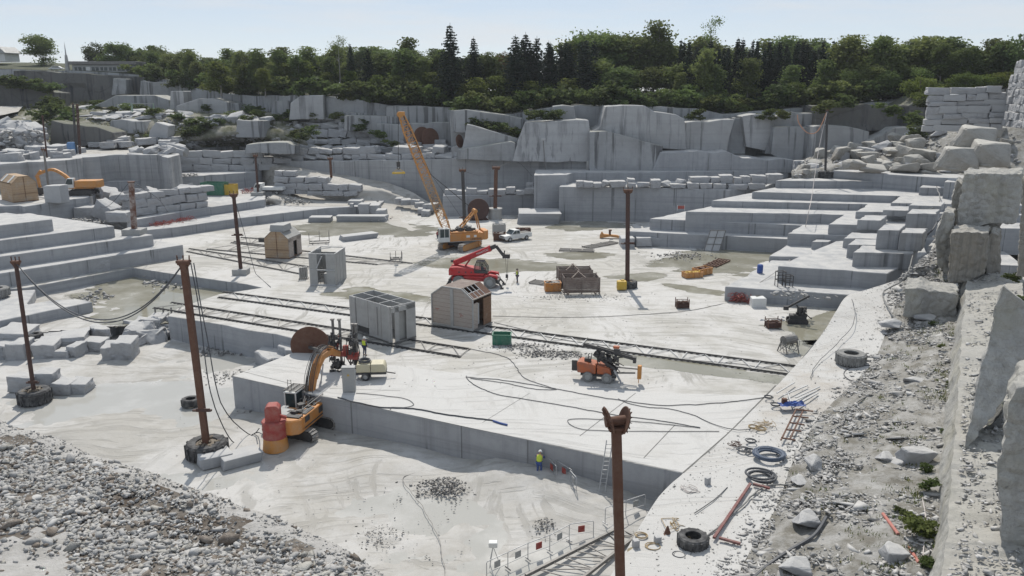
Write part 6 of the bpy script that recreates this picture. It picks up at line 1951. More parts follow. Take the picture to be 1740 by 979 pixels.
# ============ wheeled drill rig
dr = thing('drill_rig', 'small orange wheeled drill rig with a folded dark mast on the white platform', 'drill rig', P(1018, 645, 0), R(-16))
for x in (-.85, .75):
    for s in (-1, 1): wheel(dr, x, s * .72, .42, .34, M['grey'], M['rubberp'])
m = MB(); m.box((0, 0, .55), (3.0, 1.1, .25)); m.build('chassis', M['dark'], dr, bevel=.03)
m = MB(); m.side([(-1.75, .7), (-1.8, 1.6), (-1.5, 1.65), (-.2, 1.45), (-.2, .7)], -.68, .68); m.side([(-.1, .7), (-.1, 1.45), (.9, 1.25), (1.1, .7)], -.66, .66); m.build('body', M['rigo'], dr, bevel=.04)
m = MB(); m.bar((-1.9, 0, .6), (-1.9, 0, 1.5), .1, .9); m.bar((-1.6, .4, 1.6), (-2.4, .3, 2.1), .05); m.box((-1.0, 0, 1.7), (.5, .5, .3)); m.bar((-.9, -.3, 1.6), (-.9, -.3, 2.3), .06); m.bar((-.7, -.3, 1.6), (-.6, -.35, 2.4), .06)
m.build('control', M['dark'], dr)
m = MB()
for s in (-.25, .25): m.bar((-.5, s, 2.3), (1.5, s, 1.0), .14, .2); m.bar((-.3, s, 2.6), (1.3, s, .6), .1, .14)
for i in range(24): m.box((RB.uniform(-.2, 1.9), RB.uniform(-.5, .5), RB.uniform(1.0, 2.5)), (RB.uniform(.1, .4), RB.uniform(.1, .3), RB.uniform(.1, .4)), RB.uniform(0, 3))
for i in range(12): a = Vector((RB.uniform(-.4, .6), RB.uniform(-.5, .5), RB.uniform(1.6, 2.5))); b = Vector((RB.uniform(.8, 2.0), RB.uniform(-.5, .5), RB.uniform(.9, 2.2))); m.tube(smooth_line([a, (a + b) / 2 + Vector((0, RB.uniform(-.4, .4), RB.uniform(-.4, .5))), b], 5), .035, 5)
m.build('hydraulics', M['dark'], dr)
m = MB(); m.bar((-1.4, 0, 3.0), (3.0, .1, 2.05), .22, .26); m.bar((-.3, .15, 2.9), (2.7, .2, 2.25), .1); m.box((1.4, .1, 2.55), (.5, .4, .4)); m.box((2.9, .1, 2.0), (.25, .4, .5)); m.build('mast', M['dark'], dr)
m = MB(); m.box((1.35, .1, 2.95), (.5, .35, .2)); m.build('drifter', M['rigo'], dr, bevel=.03)
m = MB(); m.bar((1.4, 0, 1.25), (3.2, 0, 1.25), .1); m.bar((1.4, 0, .75), (3.0, 0, .9), .14); m.build('feed_arm', M['steel'], dr)
m = MB(); m.box((3.35, 0, 1.0), (.32, .4, 1.15)); m.bar((3.3, 0, .45), (3.3, 0, .02), .06); m.build('dust_hood', M['amber'], dr, bevel=.03)
m = MB(); m.bar((1.3, -.4, 1.1), (1.9, -.5, .15), .13); m.box((1.95, -.5, .06), (.3, .3, .1)); m.build('jack', M['galv'], dr)

# ============ small black tracked rock drill at the right
bdk = thing('rock_drill', 'small black tracked rock drill with its arm raised beside a wet patch on the right', 'rock drill', P(1354, 548, 0.02), R(-10))
for s in (-1, 1):
    t_, f_ = track(2.0, .45, .3, s * .5); o = t_.build('track', M['dark'], bdk); f_.build('track_frame', M['dark'], o)
m = MB(); m.box((0, 0, .65), (1.6, .8, .4))
for i in range(16): m.box((RB.uniform(-.6, .8), RB.uniform(-.4, .4), RB.uniform(.7, 1.5)), (RB.uniform(.15, .5), RB.uniform(.15, .4), RB.uniform(.15, .5)), RB.uniform(0, 3))
m.build('body', M['dark'], bdk)
m = MB(); m.bar((.3, 0, 1.2), (-.2, 0, 1.9), .16); m.bar((-1.4, 0, 1.35), (1.0, 0, 2.9), .16, .2); m.box((-1.2, 0, 1.5), (.5, .35, .4)); m.bar((.8, .2, .9), (1.5, .3, .35), .1); m.build('arm', M['dark'], bdk)

# ============ excavator far left and flatbed truck
fx = thing('excavator', 'yellow tracked excavator parked beside the pale hut on the far left bench', 'excavator', P(142, 331, 6.1), R(187))
for s in (-1, 1):
    t_, f_ = track(4.4, 1.0, .6, s * 1.2); o = t_.build('track', M['dark'], fx); f_.build('track_frame', M['dark'], o)
m = MB(); m.box((-1.0, 0, 1.9), (3.4, 2.7, 1.1)); m.box((-.2, 0, 1.25), (4.0, 2.6, .2)); m.build('body', M['amber'], fx, bevel=.08)
m = MB(); m.prism([(-2.7, -1.35), (-2.7, 1.35), (-3.2, .9), (-3.2, -.9)], 1.3, 2.5); m.build('counterweight', M['amber'], fx, bevel=.06)
m = MB(); m.side([(.9, 1.3), (.8, 2.9), (1.8, 2.9), (2.2, 2.1), (2.2, 1.3)], .4, 1.35); cf = m.build('cab', M['white'], fx, bevel=.04)
m = MB(); m.side([(1.0, 1.9), (1.0, 2.8), (1.75, 2.8), (2.1, 2.1), (2.1, 1.9)], .37, 1.38); m.build('window', M['glass'], cf)
m = MB()
fb = smooth_line([(1.4, -.2, 1.8), (2.6, -.2, 3.2), (4.2, -.2, 4.2), (5.4, -.2, 4.1), (6.6, -.2, 3.6)], 3)
for i in range(len(fb) - 1): m.bar(fb[i], fb[i + 1] + (fb[i + 1] - fb[i]) * .1, .45, .6, up=(0, 1, 0))
m.build('boom', M['amber'], fx)
m = MB(); m.bar((6.3, -.2, 4.1), (7.2, -.2, 3.0), .4); m.bar((7.0, -.2, 3.3), (6.8, -.2, 1.2), .36, .4); m.build('stick', M['amber'], fx)
m = MB(); m.side([(6.2, 1.3), (7.2, 1.3), (7.3, .5), (6.8, .05), (6.1, .3)], -.9, .5); m.build('bucket', M['dark'], fx, bevel=.03)

tr = thing('flatbed_truck', 'white flatbed truck parked at the end of the bench left of the ramp', 'truck', P(459, 330, 2.95), R(176))
m = MB(); m.side([(1.3, .6), (1.3, 2.2), (2.5, 2.2), (2.9, 1.4), (2.95, .6)], -1.0, 1.0); cf = m.build('cab', M['white'], tr, bevel=.06)
m = MB(); m.side([(1.6, 1.4), (1.6, 2.0), (2.4, 2.0), (2.75, 1.4)], -1.02, 1.02); m.build('window', M['glass'], cf)
m = MB(); m.box((-.9, 0, 1.2), (4.2, 2.1, .6)); m.build('load_bed', M['white'], tr, bevel=.03)
m = MB(); m.box((0, 0, .75), (5.6, .9, .22)); m.build('chassis', M['dark'], tr)
for x in (2.0, -1.7):
    for s in (-1, 1): wheel(tr, x, s * .85, .42, .26, M['grey'])

# ============ compressor trailer and control cabinet
cp = thing('compressor', 'cream coloured towed compressor with a coiled hose on top, behind the white cabinet', 'compressor', P(632, 642, 0.01), R(4))
m = MB(); m.side([(-1.2, .7), (-1.2, 1.3), (-1.05, 1.4), (-.05, 1.4), (-.05, .7)], -.65, .65); m.side([(0, .7), (0, 1.4), (1.05, 1.4), (1.2, 1.2), (1.25, .7)], -.65, .65); m.build('hood', M['cream'], cp, bevel=.04)
m = MB(); m.box((0, 0, .6), (2.5, 1.2, .22)); m.bar((1.2, 0, .5), (2.0, 0, .35), .08); m.box((-.4, 0, .42), (.7, 1.0, .3)); m.build('chassis', M['dark'], cp)
for s in (-1, 1): wheel(cp, -.45, s * .68, .33, .2, M['grey'])
m = MB(); 
for i in range(5): m.ring(.42 + .04 * (i % 3), .035, 22, 6, Matrix.Translation((-.55, 0, 1.45 + .045 * i)))
m.build('coiled_hose', M['hose'], cp)
ca = thing('control_cabinet', 'tall pale electrical cabinet with a yellow warning triangle at the edge of the platform', 'cabinet', P(594, 665, 0.01), R(2))
m = MB(); m.box((0, 0, 1.03), (1.0, .55, 2.06)); m.box((0, 0, 2.1), (1.08, .62, .05)); m.build('housing', M['grey'], ca, bevel=.02)
m = MB(); m.box((0, -.285, .95), (.9, .02, 1.7)); m.build('door', M['grey'], ca, bevel=.008)
m = MB(); m.add([(-.12, -.30, 1.4), (.12, -.30, 1.4), (0, -.30, 1.62), (-.12, -.298, 1.4), (.12, -.298, 1.4), (0, -.298, 1.62)], [(0, 1, 2), (3, 5, 4)]); m.build('warning_sign', M['yellow'], ca)
m = MB()
for a, b in (((.02, 1.57), (-.03, 1.5)), ((-.03, 1.5), (.03, 1.5)), ((.03, 1.5), (-.01, 1.43))): m.bar((a[0], -.304, a[1]), (b[0], -.304, b[1]), .012)
m.build('bolt_symbol', M['dark'], ca)

# ============ spare saw discs leaning on the far cliff
for x, yc, r_, lab in ((718, 233, 17, 'dark rusty saw disc leaning on the cliff behind the crane boom, left of two'), (731, 235, 17, 'reddish saw disc leaning on the cliff, right of the other big one'), (781, 240, 11, 'small narrow saw disc leaning at the cliff corner left of the pale wedge')):
    Yd = 175 if x < 770 else 164
    c = Q(x, yc, Yd); rr = r_ * Yd / 1365
    m = MB(); m.cyl((0, -.06, 0), (0, .06, 0), rr, n=36); m.cyl((0, -.12, 0), (0, .12, 0), rr * .15, n=12)
    o = m.build('saw_disc', M['rust']); o.location = c; o.rotation_euler = (R(-8), 0, R(38) if x < 770 else R(62)); tag(o, lab if len(lab.split()) <= 16 else lab, 'saw disc')
# ---------------------------------------------------------------- sheds, tracks, masts, bins, cables
def local_frame(a, b, z=0.0):
    """front foot from pixel a to pixel b: origin, angle, width"""
    A, B = P(*a, z), P(*b, z)
    d = B - A
    return A, math.atan2(d.y, d.x), d.length
def depth_to(b, c, z=0.0): return (P(*c, z) - P(*b, z)).length

# weathered gable shed, two plank doors and the right side half open
A, rz, W = local_frame((735, 553), (804, 565)); D = 3.55; Hh, Hr = 3.35, 4.3
s4 = thing('saw_shed', 'weathered grey brown shed with a clipped gable and chevron boards before the telescopic handler', 'shed', A, rz)
def gable(W, Hh, Hr, c=.27): return [(0, .15), (0, Hh), (W * c, Hr), (W * (1 - c), Hr), (W, Hh), (W, .15)]
m = MB()
g_ = gable(W, Hh, Hr)
hf = [(0.02, .15), (0.02, Hh), (W * .27, Hr), (W * .47, Hr), (W * .47, .15)]
m.side(hf, .0, .07); m.build('gable_panel', M['shedw'], s4)
m = MB(); m.side([(W - x, z) for x, z in hf], .0, .07); o = m.build('gable_panel', planks('chevron_boards', (.40, .35, .31), (.32, .275, .245), (0, 0, 5), (R(-25), 0, 0)), s4)
m = MB()
for i in range(len(g_) - 1): m.bar((g_[i][0], -.02, g_[i][1]), (g_[i + 1][0], -.02, g_[i + 1][1]), .14, .12)
m.box((W * .5, -.03, Hr / 2 + .05), (.34, .12, Hr - .1)); m.box((W / 2, -.03, .25), (W, .14, .22))
m.build('frame', M['conc'], s4)
m = MB()
for (x, z, l) in ((.4, 1.9, .5), (.55, 1.75, .2), (3.3, 1.7, .3), (3.45, 1.55, .35), (3.4, 1.42, .15)): m.box((x + l / 2, -.006, z), (l, .012, .05), M=None)
m.build('red_marks', M['redd'], s4)
m = MB(); m.side(g_, D - .07, D); m.build('back_panel', M['brown'], s4)
m = MB()
for a, b in (((0, Hh), (W * .27, Hr)), ((W * .27, Hr), (W * .73, Hr)),):
    m.add([(a[0], 0, a[1] + .05), (b[0], 0, b[1] + .05), (b[0], D, b[1] + .05), (a[0], D, a[1] + .05), (a[0], 0, a[1] - .02), (b[0], 0, b[1] - .02), (b[0], D, b[1] - .02), (a[0], D, a[1] - .02)], [(0, 1, 2, 3), (7, 6, 5, 4), (0, 3, 7, 4), (1, 5, 6, 2), (0, 4, 5, 1), (3, 2, 6, 7)])
m.build('roof', M['crate'], s4)
m = MB()
for q in (0, .2, .4, .6): 
    y = D * (q + .08); m.bar((W * .73, y, Hr), (W, y, Hh), .08)
m.bar((W * .86, .1, (Hr + Hh) / 2), (W * .86, D * .75, (Hr + Hh) / 2), .06)
m.build('rafter', M['galv'], s4)
m = MB(); a, b = (W * .73, Hr), (W, Hh); m.add([(a[0], D * .7, a[1] + .03), (b[0], D * .7, b[1] + .03), (b[0], D, b[1] + .03), (a[0], D, a[1] + .03)], [(0, 1, 2, 3)]); m.add([(W * .87, .1, (Hr + Hh) / 2), (W, .1, Hh + .02), (W, D * .7, Hh + .02), (W * .87, D * .7, (Hr + Hh) / 2)], [(0, 1, 2, 3)]); m.build('roof_sheet', M['rust'], s4)
m = MB(); m.box((W - .03, .45, 1.55), (.08, .9, 2.7)); m.bar((W, 0, Hh), (W, D, Hh), .12); m.build('side_panel', M['shedw'], s4)
m = MB(); m.box((W - .03, D * .78, 1.6), (.08, D * .42, 2.9)); m.build('side_door', M['brown'], s4)
m = MB(); m.box((W - .5, D * .4, 1.45), (.05, D * .3, 2.2)); m.build('inner_partition', M['white'], s4)
m = MB(); m.box((-.04, D / 2, 1.55), (.08, D, 2.75)); m.build('side_wall', M['shedw'], s4)
m = MB(); m.box((W / 2, D / 2, .16), (W + .3, D, .16)); m.build('floor_deck', M['steel'], s4)

# open topped concrete coloured shed
A, rz, W = local_frame((599, 563), (667, 586)); D = 2.9; Hh = 3.7
s3 = thing('saw_shed', 'grey panelled shed without a roof standing on the front rails beside the drill head', 'shed', A, rz)
m = MB()
for x0, x1, z0 in ((0, .45, .2), (.5, 1.55, .9), (1.6, 2.7, .2), (2.75, 3.55, .2)): m.box(((x0 + x1) / 2 * W / 3.6, 0, (Hh + z0) / 2), ((x1 - x0) * W / 3.6, .1 if x0 else .25, Hh - z0))
m.box((W * .66, -.12, Hh * .52), (.16, .1, Hh * .75)); m.build('front_wall', M['conc'], s3, bevel=.02)
for x in (W * .95, .05): m = MB(); m.box((x, .02, Hh / 2 + .1), (.33, .35, Hh - .15)); m.build('corner_post', M['conc'], s3, bevel=.03)
m = MB(); m.box((W * .29, .2, .6), (W * .3, .05, .9)); m.build('opening_shade', M['dark'], s3)  # dark panel behind the gap, its colour stands for interior shade
m = MB(); m.box((W - .05, D - .55, Hh / 2 + .1), (.12, 1.1, Hh - .2)); m.box((W - .05, .65, Hh / 2 + .1), (.12, .5, Hh - .2)); m.box((W - .05, D / 2, Hh - .35), (.12, D, .5)); m.build('side_wall', M['conc'], s3, bevel=.02)
m = MB(); m.box((W - .35, D * .52, 1.6), (.06, 1.6, 2.7)); m.build('side_door', M['shedg'], s3)
m = MB(); m.add([(W + .02, .9, Hh - .45), (W + .02, 2.9, Hh - .45), (W - .8, 2.9, Hh - 1.0), (W - .8, .9, Hh - 1.0)], [(0, 1, 2, 3)]); m.build('canopy', M['white'], s3)
m = MB(); m.box((0.0, D / 2, Hh / 2 + .1), (.12, D, Hh - .2)); m.box((W / 2, D, Hh / 2 + .1), (W, .12, Hh - .2)); m.build('back_wall', M['conc'], s3)
m = MB()
for y in (.0, D * .5, D): m.bar((0, y, Hh), (W, y, Hh), .05)
for x in (0, W * .36, W * .7, W): m.bar((x, 0, Hh + .03), (x, D, Hh + .03), .05)
m.build('top_frame', M['galv'], s3)
m = MB(); m.box((W / 2, D / 2, .14), (W + .2, D, .14)); m.build('floor_deck', M['steel'], s3)

# plank shed with an open front and a ladder
A, rz, W = local_frame((527.5, 485), (571.6, 485.5)); D = 4.4; Hh = 4.0
s2 = thing('saw_shed', 'grey plank shed with an open front and a ladder inside, standing clear of the rails', 'shed', A, rz - .05)
m = MB(); m.box((.5, 0, Hh / 2), (1.0, .12, Hh)); m.box((W - .55, 0, Hh / 2), (1.1, .12, Hh)); m.build('front_panel', M['conc'], s2, bevel=.02)
m = MB()
for i in range(7): m.box((W - .06 + (.03 if i % 2 else 0), D * (i + .5) / 7, Hh / 2), (.12, D / 7 - .05, Hh)); 
m.build('side_wall', M['conc'], s2, bevel=.01)
m = MB(); m.box((.06, D / 2, Hh / 2), (.12, D, Hh)); m.box((W / 2, D, Hh * .42), (W, .12, Hh * .84)); m.build('back_wall', M['shedg'], s2)
m = MB(); m.bar((0, -.1, 2.0), (W, -.1, 2.0), .1); m.build('cross_bar', M['galv'], s2)
m = MB(); m.bar((.9, -.08, Hh * .55), (1.6, .1, Hh * .92), .12); m.build('brace', M['galv'], s2)
m = MB(); m.box((W / 2, 0, .1), (W, .2, .18)); m.build('threshold', M['galv'], s2)
m = MB()
for s in (0, .42): m.bar((1.15 + s, .5, .1), (1.15 + s, .6, 2.4), .05)
for i in range(8): m.bar((1.15, .5, .3 + i * .27), (1.57, .5, .3 + i * .27), .04)
m.build('ladder', M['steel'], s2)
m = MB(); m.box((W * .62, .9, .75), (.9, .6, 1.3)); m.build('control_box', M['grey'], s2)
m = MB()
for y in (0, D): m.bar((0, y, Hh), (W, y, Hh), .1)
for x in (0, W): m.bar((x, 0, Hh), (x, D, Hh), .1)
m.bar((.2, D * .5, Hh + .1), (W * .6, D * .6, Hh + .25), .08); m.build('top_frame', M['galv'], s2)

# pine boarded shed with a box on its roof, and the hut far left
def pine_shed(a, b, z, D, Hh, Hr, label, name, top, mat, c=.3):
    A, rz, W = local_frame(a, b, z)
    t = thing(name, label, 'shed', A, rz)
    g = gable(W, Hh, Hr, c)
    m = MB(); m.side([(x, zz) for x, zz in g if x <= W / 2] + [(W / 2, Hr), (W / 2, .15)], 0, .07); m.build('gable_panel', mat, t)
    m = MB(); m.side([(W - x, zz) for x, zz in g if x <= W / 2] + [(W / 2, Hr), (W / 2, .15)], 0, .07); m.build('gable_panel', mat, t)
    m = MB(); m.side(g, D - .07, D); m.build('back_panel', mat, t)
    m = MB()
    pts = [g[1], g[2], g[3], g[4]]
    for p, q in zip(pts, pts[1:]):
        m.add([(p[0], -.1, p[1] + .06), (q[0], -.1, q[1] + .06), (q[0], D + .1, q[1] + .06), (p[0], D + .1, p[1] + .06), (p[0], -.1, p[1]), (q[0], -.1, q[1]), (q[0], D + .1, q[1]), (p[0], D + .1, p[1])], [(0, 1, 2, 3), (7, 6, 5, 4), (0, 3, 7, 4), (1, 5, 6, 2), (0, 4, 5, 1), (3, 2, 6, 7)])
    m.build('roof', M['shedg'] if top else mat, t)
    m = MB(); m.box((-.02, D / 2, Hh / 2), (.08, D, Hh - .2)); m.build('side_wall', mat, t)
    m = MB(); m.box((W, D * .18, Hh / 2), (.08, D * .36, Hh - .2)); m.box((W, D * .82, Hh / 2), (.08, D * .36, Hh - .2)); m.box((W, D / 2, Hh - .3), (.08, D, .5)); m.build('side_wall', M['shedw'] if top else mat, t)
    m = MB(); m.box((W - .4, D / 2, Hh * .45), (.05, D * .4, Hh * .8)); m.build('opening_shade', M['dark'], t)  # dark sheet painted as the shade inside the open side
    m = MB(); m.box((W / 2, -.02, Hr / 2), (.08, .06, Hr - .1)); m.box((W / 2, -.03, Hh * .45), (W, .04, .06)); m.box((W / 2, D / 2, .1), (W + .1, D, .15)); m.build('batten', M['brown'], t)
    if top:
        m = MB(); m.box((W * .52, D * .35, Hr + .45), (W * .62, D * .6, .85), taper=.9); m.build('roof_box', M['grey'], t)
        m = MB(); m.box((-.5, .3, Hh - .3), (.9, .5, .6)); m.build('bracket_box', M['dark'], t)
    else:
        m = MB()
        for q in (.2, .75): m.add([(W * c - .02, D * q, Hr + .09), (W * c - .02, D * (q + .13), Hr + .09), (-.05, D * (q + .13), Hh + .09), (-.05, D * q, Hh + .09)], [(0, 1, 2, 3)])
        m.build('roof_sheet', M['white'], t)
    return t
pine_shed((451.7, 439), (492, 440.5), 0, 4.2, 2.9, 3.9, 'new pine boarded shed with a grey box on its roof', 'saw_shed', True, M['pine'])
pine_shed((24, 345), (66, 341), 6.1, 5.5, 3.0, 4.0, 'pale pine hut on the far left bench beside the yellow excavator', 'saw_shed', False, M['pine'])

# long low building, spire and house on the far rim
bl = thing('long_building', 'long low grey building with a band of windows on the far left rim', 'building', Q(124, 125.5, 236), R(2))
Lb = 17.5
m = MB(); m.box((Lb / 2, 3, 1.1), (Lb, 6, 2.6)); m.build('wall', M['grey'], bl)
m = MB(); m.box((Lb / 2, 3, 2.95), (Lb + 1.2, 7.2, .9)); m.build('roof', M['steel'], bl, bevel=.05)
for i in range(7):
    m = MB(); m.box((1.6 + i * 2.4, -.03, 1.35), (1.9, .1, .95)); o = m.build('window', M['glass'], bl)
    f = MB(); f.bar((1.6 + i * 2.4, -.1, .9), (1.6 + i * 2.4, -.1, 1.8), .08); f.build('frame', M['white'], o)
m = MB(); m.box((4.4, -.05, .9), (1.2, .1, 2.0)); m.build('door', M['white'], bl)
sp = thing('spire', 'thin pale pointed monument beside the long low building on the far rim', 'spire', Q(116, 125, 236))
m = MB(); m.cyl((0, 0, 0), (0, 0, 5.0), .75, .35, n=8); m.build('shaft', M['conc'], sp)
m = MB(); m.cyl((0, 0, 5.0), (0, 0, 8.6), .22, .02, n=8); m.build('needle', M['galv'], sp)
hs = thing('house', 'grey roofed house half cut off at the left edge of the photo', 'house', Q(-14, 104, 250), R(-8))
m = MB(); m.box((0, 3, 1.3), (9, 6, 2.8)); m.build('wall', M['white'], hs)
m = MB(); m.side([(-5, 2.6), (-4, 4.2), (3.2, 4.2), (5.2, 2.4), (5.2, 2.2), (-5, 2.3)], -.5, 6.5); m.build('roof', M['grey'], hs)
for x, y, lab in ((97, 121, 'white car roof showing above the rim below the round tree'), (161, 126, 'white car parked before the long low building')):
    c = thing('parked_car', lab, 'car', Q(x, y, 238), R(10))
    m = MB(); m.side([(-1.9, .3), (-2.0, .8), (-1.4, .95), (-.8, 1.4), (.7, 1.4), (1.3, .95), (2.0, .8), (2.0, .3)], -.8, .8); m.build('body', M['white'], c, bevel=.08)
    m = MB(); m.side([(-1.1, 1.0), (-.75, 1.32), (.62, 1.32), (1.05, 1.0)], -.82, .82); m.build('window', M['glass'], c)
    for xx in (-1.2, 1.2):
        m = MB(); m.cyl((xx, -.82, .32), (xx, .82, .32), .32, n=12); m.build('wheel', M['rubber'], c)

# ---- rail frames the sheds ride on
def rail_track(a0, a1, b0, b1, label, mats=('steel', 'steel'), bays=18, z=.02, zz='warren', teeth=.55, group=None, zb=None, name='rail_track', w=.12, h=.13):
    """two rails: far one from pixel a0 to a1, near one from b0 to b1, braces between"""
    z1 = z if zb is None else zb
    A0, A1, B0, B1 = P(*a0, z), P(*a1, z1), P(*b0, z), P(*b1, z1)
    o0 = B0.copy()
    t = thing(name, label, 'track', o0, 0, group)
    for p, q in ((A0, A1), (B0, B1)):
        m = MB(); p, q = p - o0, q - o0; up = Vector((0, 0, h * .7))
        m.bar(p + up, q + up, w, h)
        n = int((q - p).length / teeth); dd = (q - p).normalized(); ang = math.atan2(dd.y, dd.x)
        for i in range(n + 1): m.box(p.lerp(q, i / max(n, 1)) + Vector((0, 0, .03)), (.2, .36, .07), ang)
        m.build('rail', M[mats[0]], t)
    m = MB(); up = Vector((0, 0, h * .6))
    for i in range(bays):
        f0, f1 = i / bays, (i + 1) / bays
        pa, pb = A0.lerp(A1, f0) - o0, A0.lerp(A1, f1) - o0
        qa, qb = B0.lerp(B1, f0) - o0, B0.lerp(B1, f1) - o0
        if zz == 'ladder': m.bar(pa + up, qa + up, .06, .05)
        elif i % 2: m.bar(pa + up, qb + up, .06, .05); m.bar(pb + up, qb + up, .06, .05)
        else: m.bar(qa + up, pb + up, .06, .05)
    m.build('bracing', M[mats[1]], t)
    return t
rail_track((380, 497), (1357, 624), (372, 506), (1345, 638), 'longest rail frame running from the pool to the right terrace under the gable shed', bays=40, mats=('dark', 'galv'))
rail_track((292, 515), (797, 594), (262, 524), (781, 607), 'rail frame on the platform below the roofless shed, its left end standing over the pool', bays=22, mats=('dark', 'steel'))
rail_track((322, 423), (525, 454), (318, 428), (520, 468), 'short rail frame left of the plank shed', bays=12)
rail_track((393, 413), (700, 448), (352, 424), (640, 450), 'rail frame passing under the new pine shed', bays=16)
rail_track((410, 404), (480, 409), (398, 411), (470, 420), 'short rail piece behind the new pine shed', bays=5)
rail_track((893, 982), (1104, 874), (985, 990), (1112, 890), 'steel ladder frame lying in the pit at the bottom of the photo', bays=11, z=ZP + .08, mats=('steel', 'steel'), teeth=9, zz='warren', name='ladder_truss', w=.16, h=.2)
t = thing('trestle', 'low trestle standing in the pool under the end of the platform rails', 'trestle', P(265, 540, ZL))
m = MB()
for i in range(4): m.bar((i * .9, 0, 0), (i * .9, 0, 1.2), .14)
m.build('post', M['steel'], t)

# ---- masts
def tyre_mesh(Ro, W_, mat, lugs=26):
    m = MB()
    prof = [(Ro * .52, 0), (Ro * .9, .0), (Ro, W_ * .14), (Ro, W_ * .86), (Ro * .9, W_), (Ro * .52, W_), (Ro * .5, W_ * .9), (Ro * .72, W_ * .8), (Ro * .72, W_ * .2), (Ro * .5, W_ * .1)]
    m.lathe(prof + [prof[0]], 40)
    for i in range(lugs):
        a = 6.283 * i / lugs
        m.box((Ro * 1.005, 0, W_ / 2), (.08 * Ro, .1 * Ro, W_ * .86), M=Matrix.Rotation(a, 4, 'Z') @ rotX(.18 if i % 2 else -.18))
    return m.mesh('tyre', mat)

def mast(top, base, zb, wd, mats, label, form='pipe', foot='tyre', Y=None, collar=(), prongs=True, footr=1.25, footh=.95, dY=0.0):
    B = P(*base, zb) if Y is None else Q(*base, Y)
    T = Q(*top, B.y + dY) - B
    t = thing('mast', label, 'mast', B)
    m = MB()
    b0 = Vector((0, 0, 0))
    if form == 'pipe': m.cyl(b0, T, wd / 2, wd * .46, n=14)
    elif form == 'beam':
        x, y, z = frame(T)
        xx = Vector((1, 0, 0)); yy = Vector((0, 1, 0))
        for s in (-1, 1): m.bar(b0 + yy * s * wd * .42, T + yy * s * wd * .42, wd * .9, .05, up=(0, 1, 0))
        m.bar(b0, T, .07, wd * .84, up=(0, 1, 0))
        for s in (-1, 1): m.bar(b0 + xx * s * wd * .36, T + xx * s * wd * .36, .05, wd * .8, up=(0, 1, 0))
    else:
        for s in (-1, 1): m.bar(b0 + Vector((s * wd * .35, 0, 0)), T + Vector((s * wd * .35, 0, 0)), wd * .25, wd * .5)
        n = int(T.length / .9)
        for i in range(n):
            a = b0.lerp(T, i / n); c = b0.lerp(T, (i + 1) / n)
            m.bar(a + Vector((wd * .35 * (1 if i % 2 else -1), 0, 0)), c + Vector((-wd * .35 * (1 if i % 2 else -1), 0, 0)), .06)
    m.build('shaft', mats, t)
    m = MB()
    if prongs:
        m.box(T + Vector((0, 0, .1)), (wd * 2.0, wd * 1.1, .18)); m.cyl(T + Vector((-wd * .9, 0, .02)), T + Vector((wd * .9, 0, .02)), wd * .42, n=12)
        for s in (-1, 0, 1): m.bar(T + Vector((s * wd * .9, 0, .15)), T + Vector((s * wd * .95, 0, .55)), .07)
        for s in (-1, 1): m.bar(T + Vector((s * wd * .9, 0, .05)), T * .97 + Vector((0, 0, -.25)), .12)
    else: m.cyl(T, T + Vector((0, 0, .12)), wd * .6, n=12)
    m.build('head', M['rust'], t)
    for c in collar:
        q = T * c
        m = MB(); m.box(q, (wd * 3.0, wd * .5, .12)); m.box(q + Vector((wd * .3, -wd * .4, .1)), (wd * 2.2, .1, .25)); m.build('collar', M['rustd'], t)
    if foot == 'tyre':
        o = link(bpy.data.objects.new('tyre', tyre_mesh(footr, footh, M['rubber'])), t); o.location = (0, 0, -.05)
        m = MB(); m.cyl((0, 0, 0), (0, 0, footh * .86), footr * .74, n=20)
        for i in range(26): a = RB.uniform(0, 6.28); q = RB.uniform(.1, footr * .7); m.box((q * math.cos(a), q * math.sin(a), footh * .9), (.22, .18, .16), RB.uniform(0, 3))
        m.build('ballast', M['earth'], t)
    elif foot == 'block':
        m = MB(); m.box((0, 0, footh / 2), (footr * 2, footr * 1.7, footh)); m.build('footing', M['conc'], t, bevel=.05)
    elif foot == 'drum':
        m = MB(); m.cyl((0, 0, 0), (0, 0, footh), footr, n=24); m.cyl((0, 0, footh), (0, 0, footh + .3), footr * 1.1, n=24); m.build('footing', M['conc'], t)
    return t, B, B + T
MA = mast((27, 447), (60, 682), ZP, .36, M['rustd'], 'leaning rusty mast with two prongs standing in a filled tyre at the left edge', collar=(.14,), footr=1.32, footh=1.15)
MBb = mast((312, 447), (353, 772), ZP, .46, M['rust'], 'tall brown beam mast in a filled tractor tyre beside the two sawn beams', form='beam', collar=(.24,), footr=1.5, footh=1.1)
MC = mast((397, 332), (410, 466), 0, .5, M['rustd'], 'rusty mast in a low concrete foot between the pine shed and the pool', foot='block', collar=(.5,), footr=.95, footh=.75)
MD = mast((223, 310), (229, 398), 3.45, .85, M['flake'], 'thick short mast with flaking white paint on the corner of the left stair', foot='block', footr=1.35, footh=.8, prongs=False)
ME = mast((434, 265), (439, 332), 2.95, .45, M['rustd'], 'rusty mast beside the white flatbed truck', foot='block', footr=1.2, footh=.7)
MF = mast((561, 270), (565, 333), 1.6, .55, M['rust'], 'rusty mast in a tyre inside the bend of the ramp', collar=(.32,), footr=1.1, footh=.6)
MG = mast((786, 290), (790, 392), 0, .6, M['dark'], 'dark mast right behind the crane body', foot='block', collar=(.22,), footr=1.1, footh=.9)
MH = mast((843, 286), (841, 372), 0, .75, M['rust'], 'red brown mast on a concrete drum beside the round iron reel', foot='drum', footr=1.25, footh=1.7, collar=(.45,))
MI = mast((1067, 325), (1066, 488), 0, .55, M['rustd'], 'straight dark mast standing in a black tyre beside the yellow tank', collar=(.46,), footr=1.15, footh=.85)
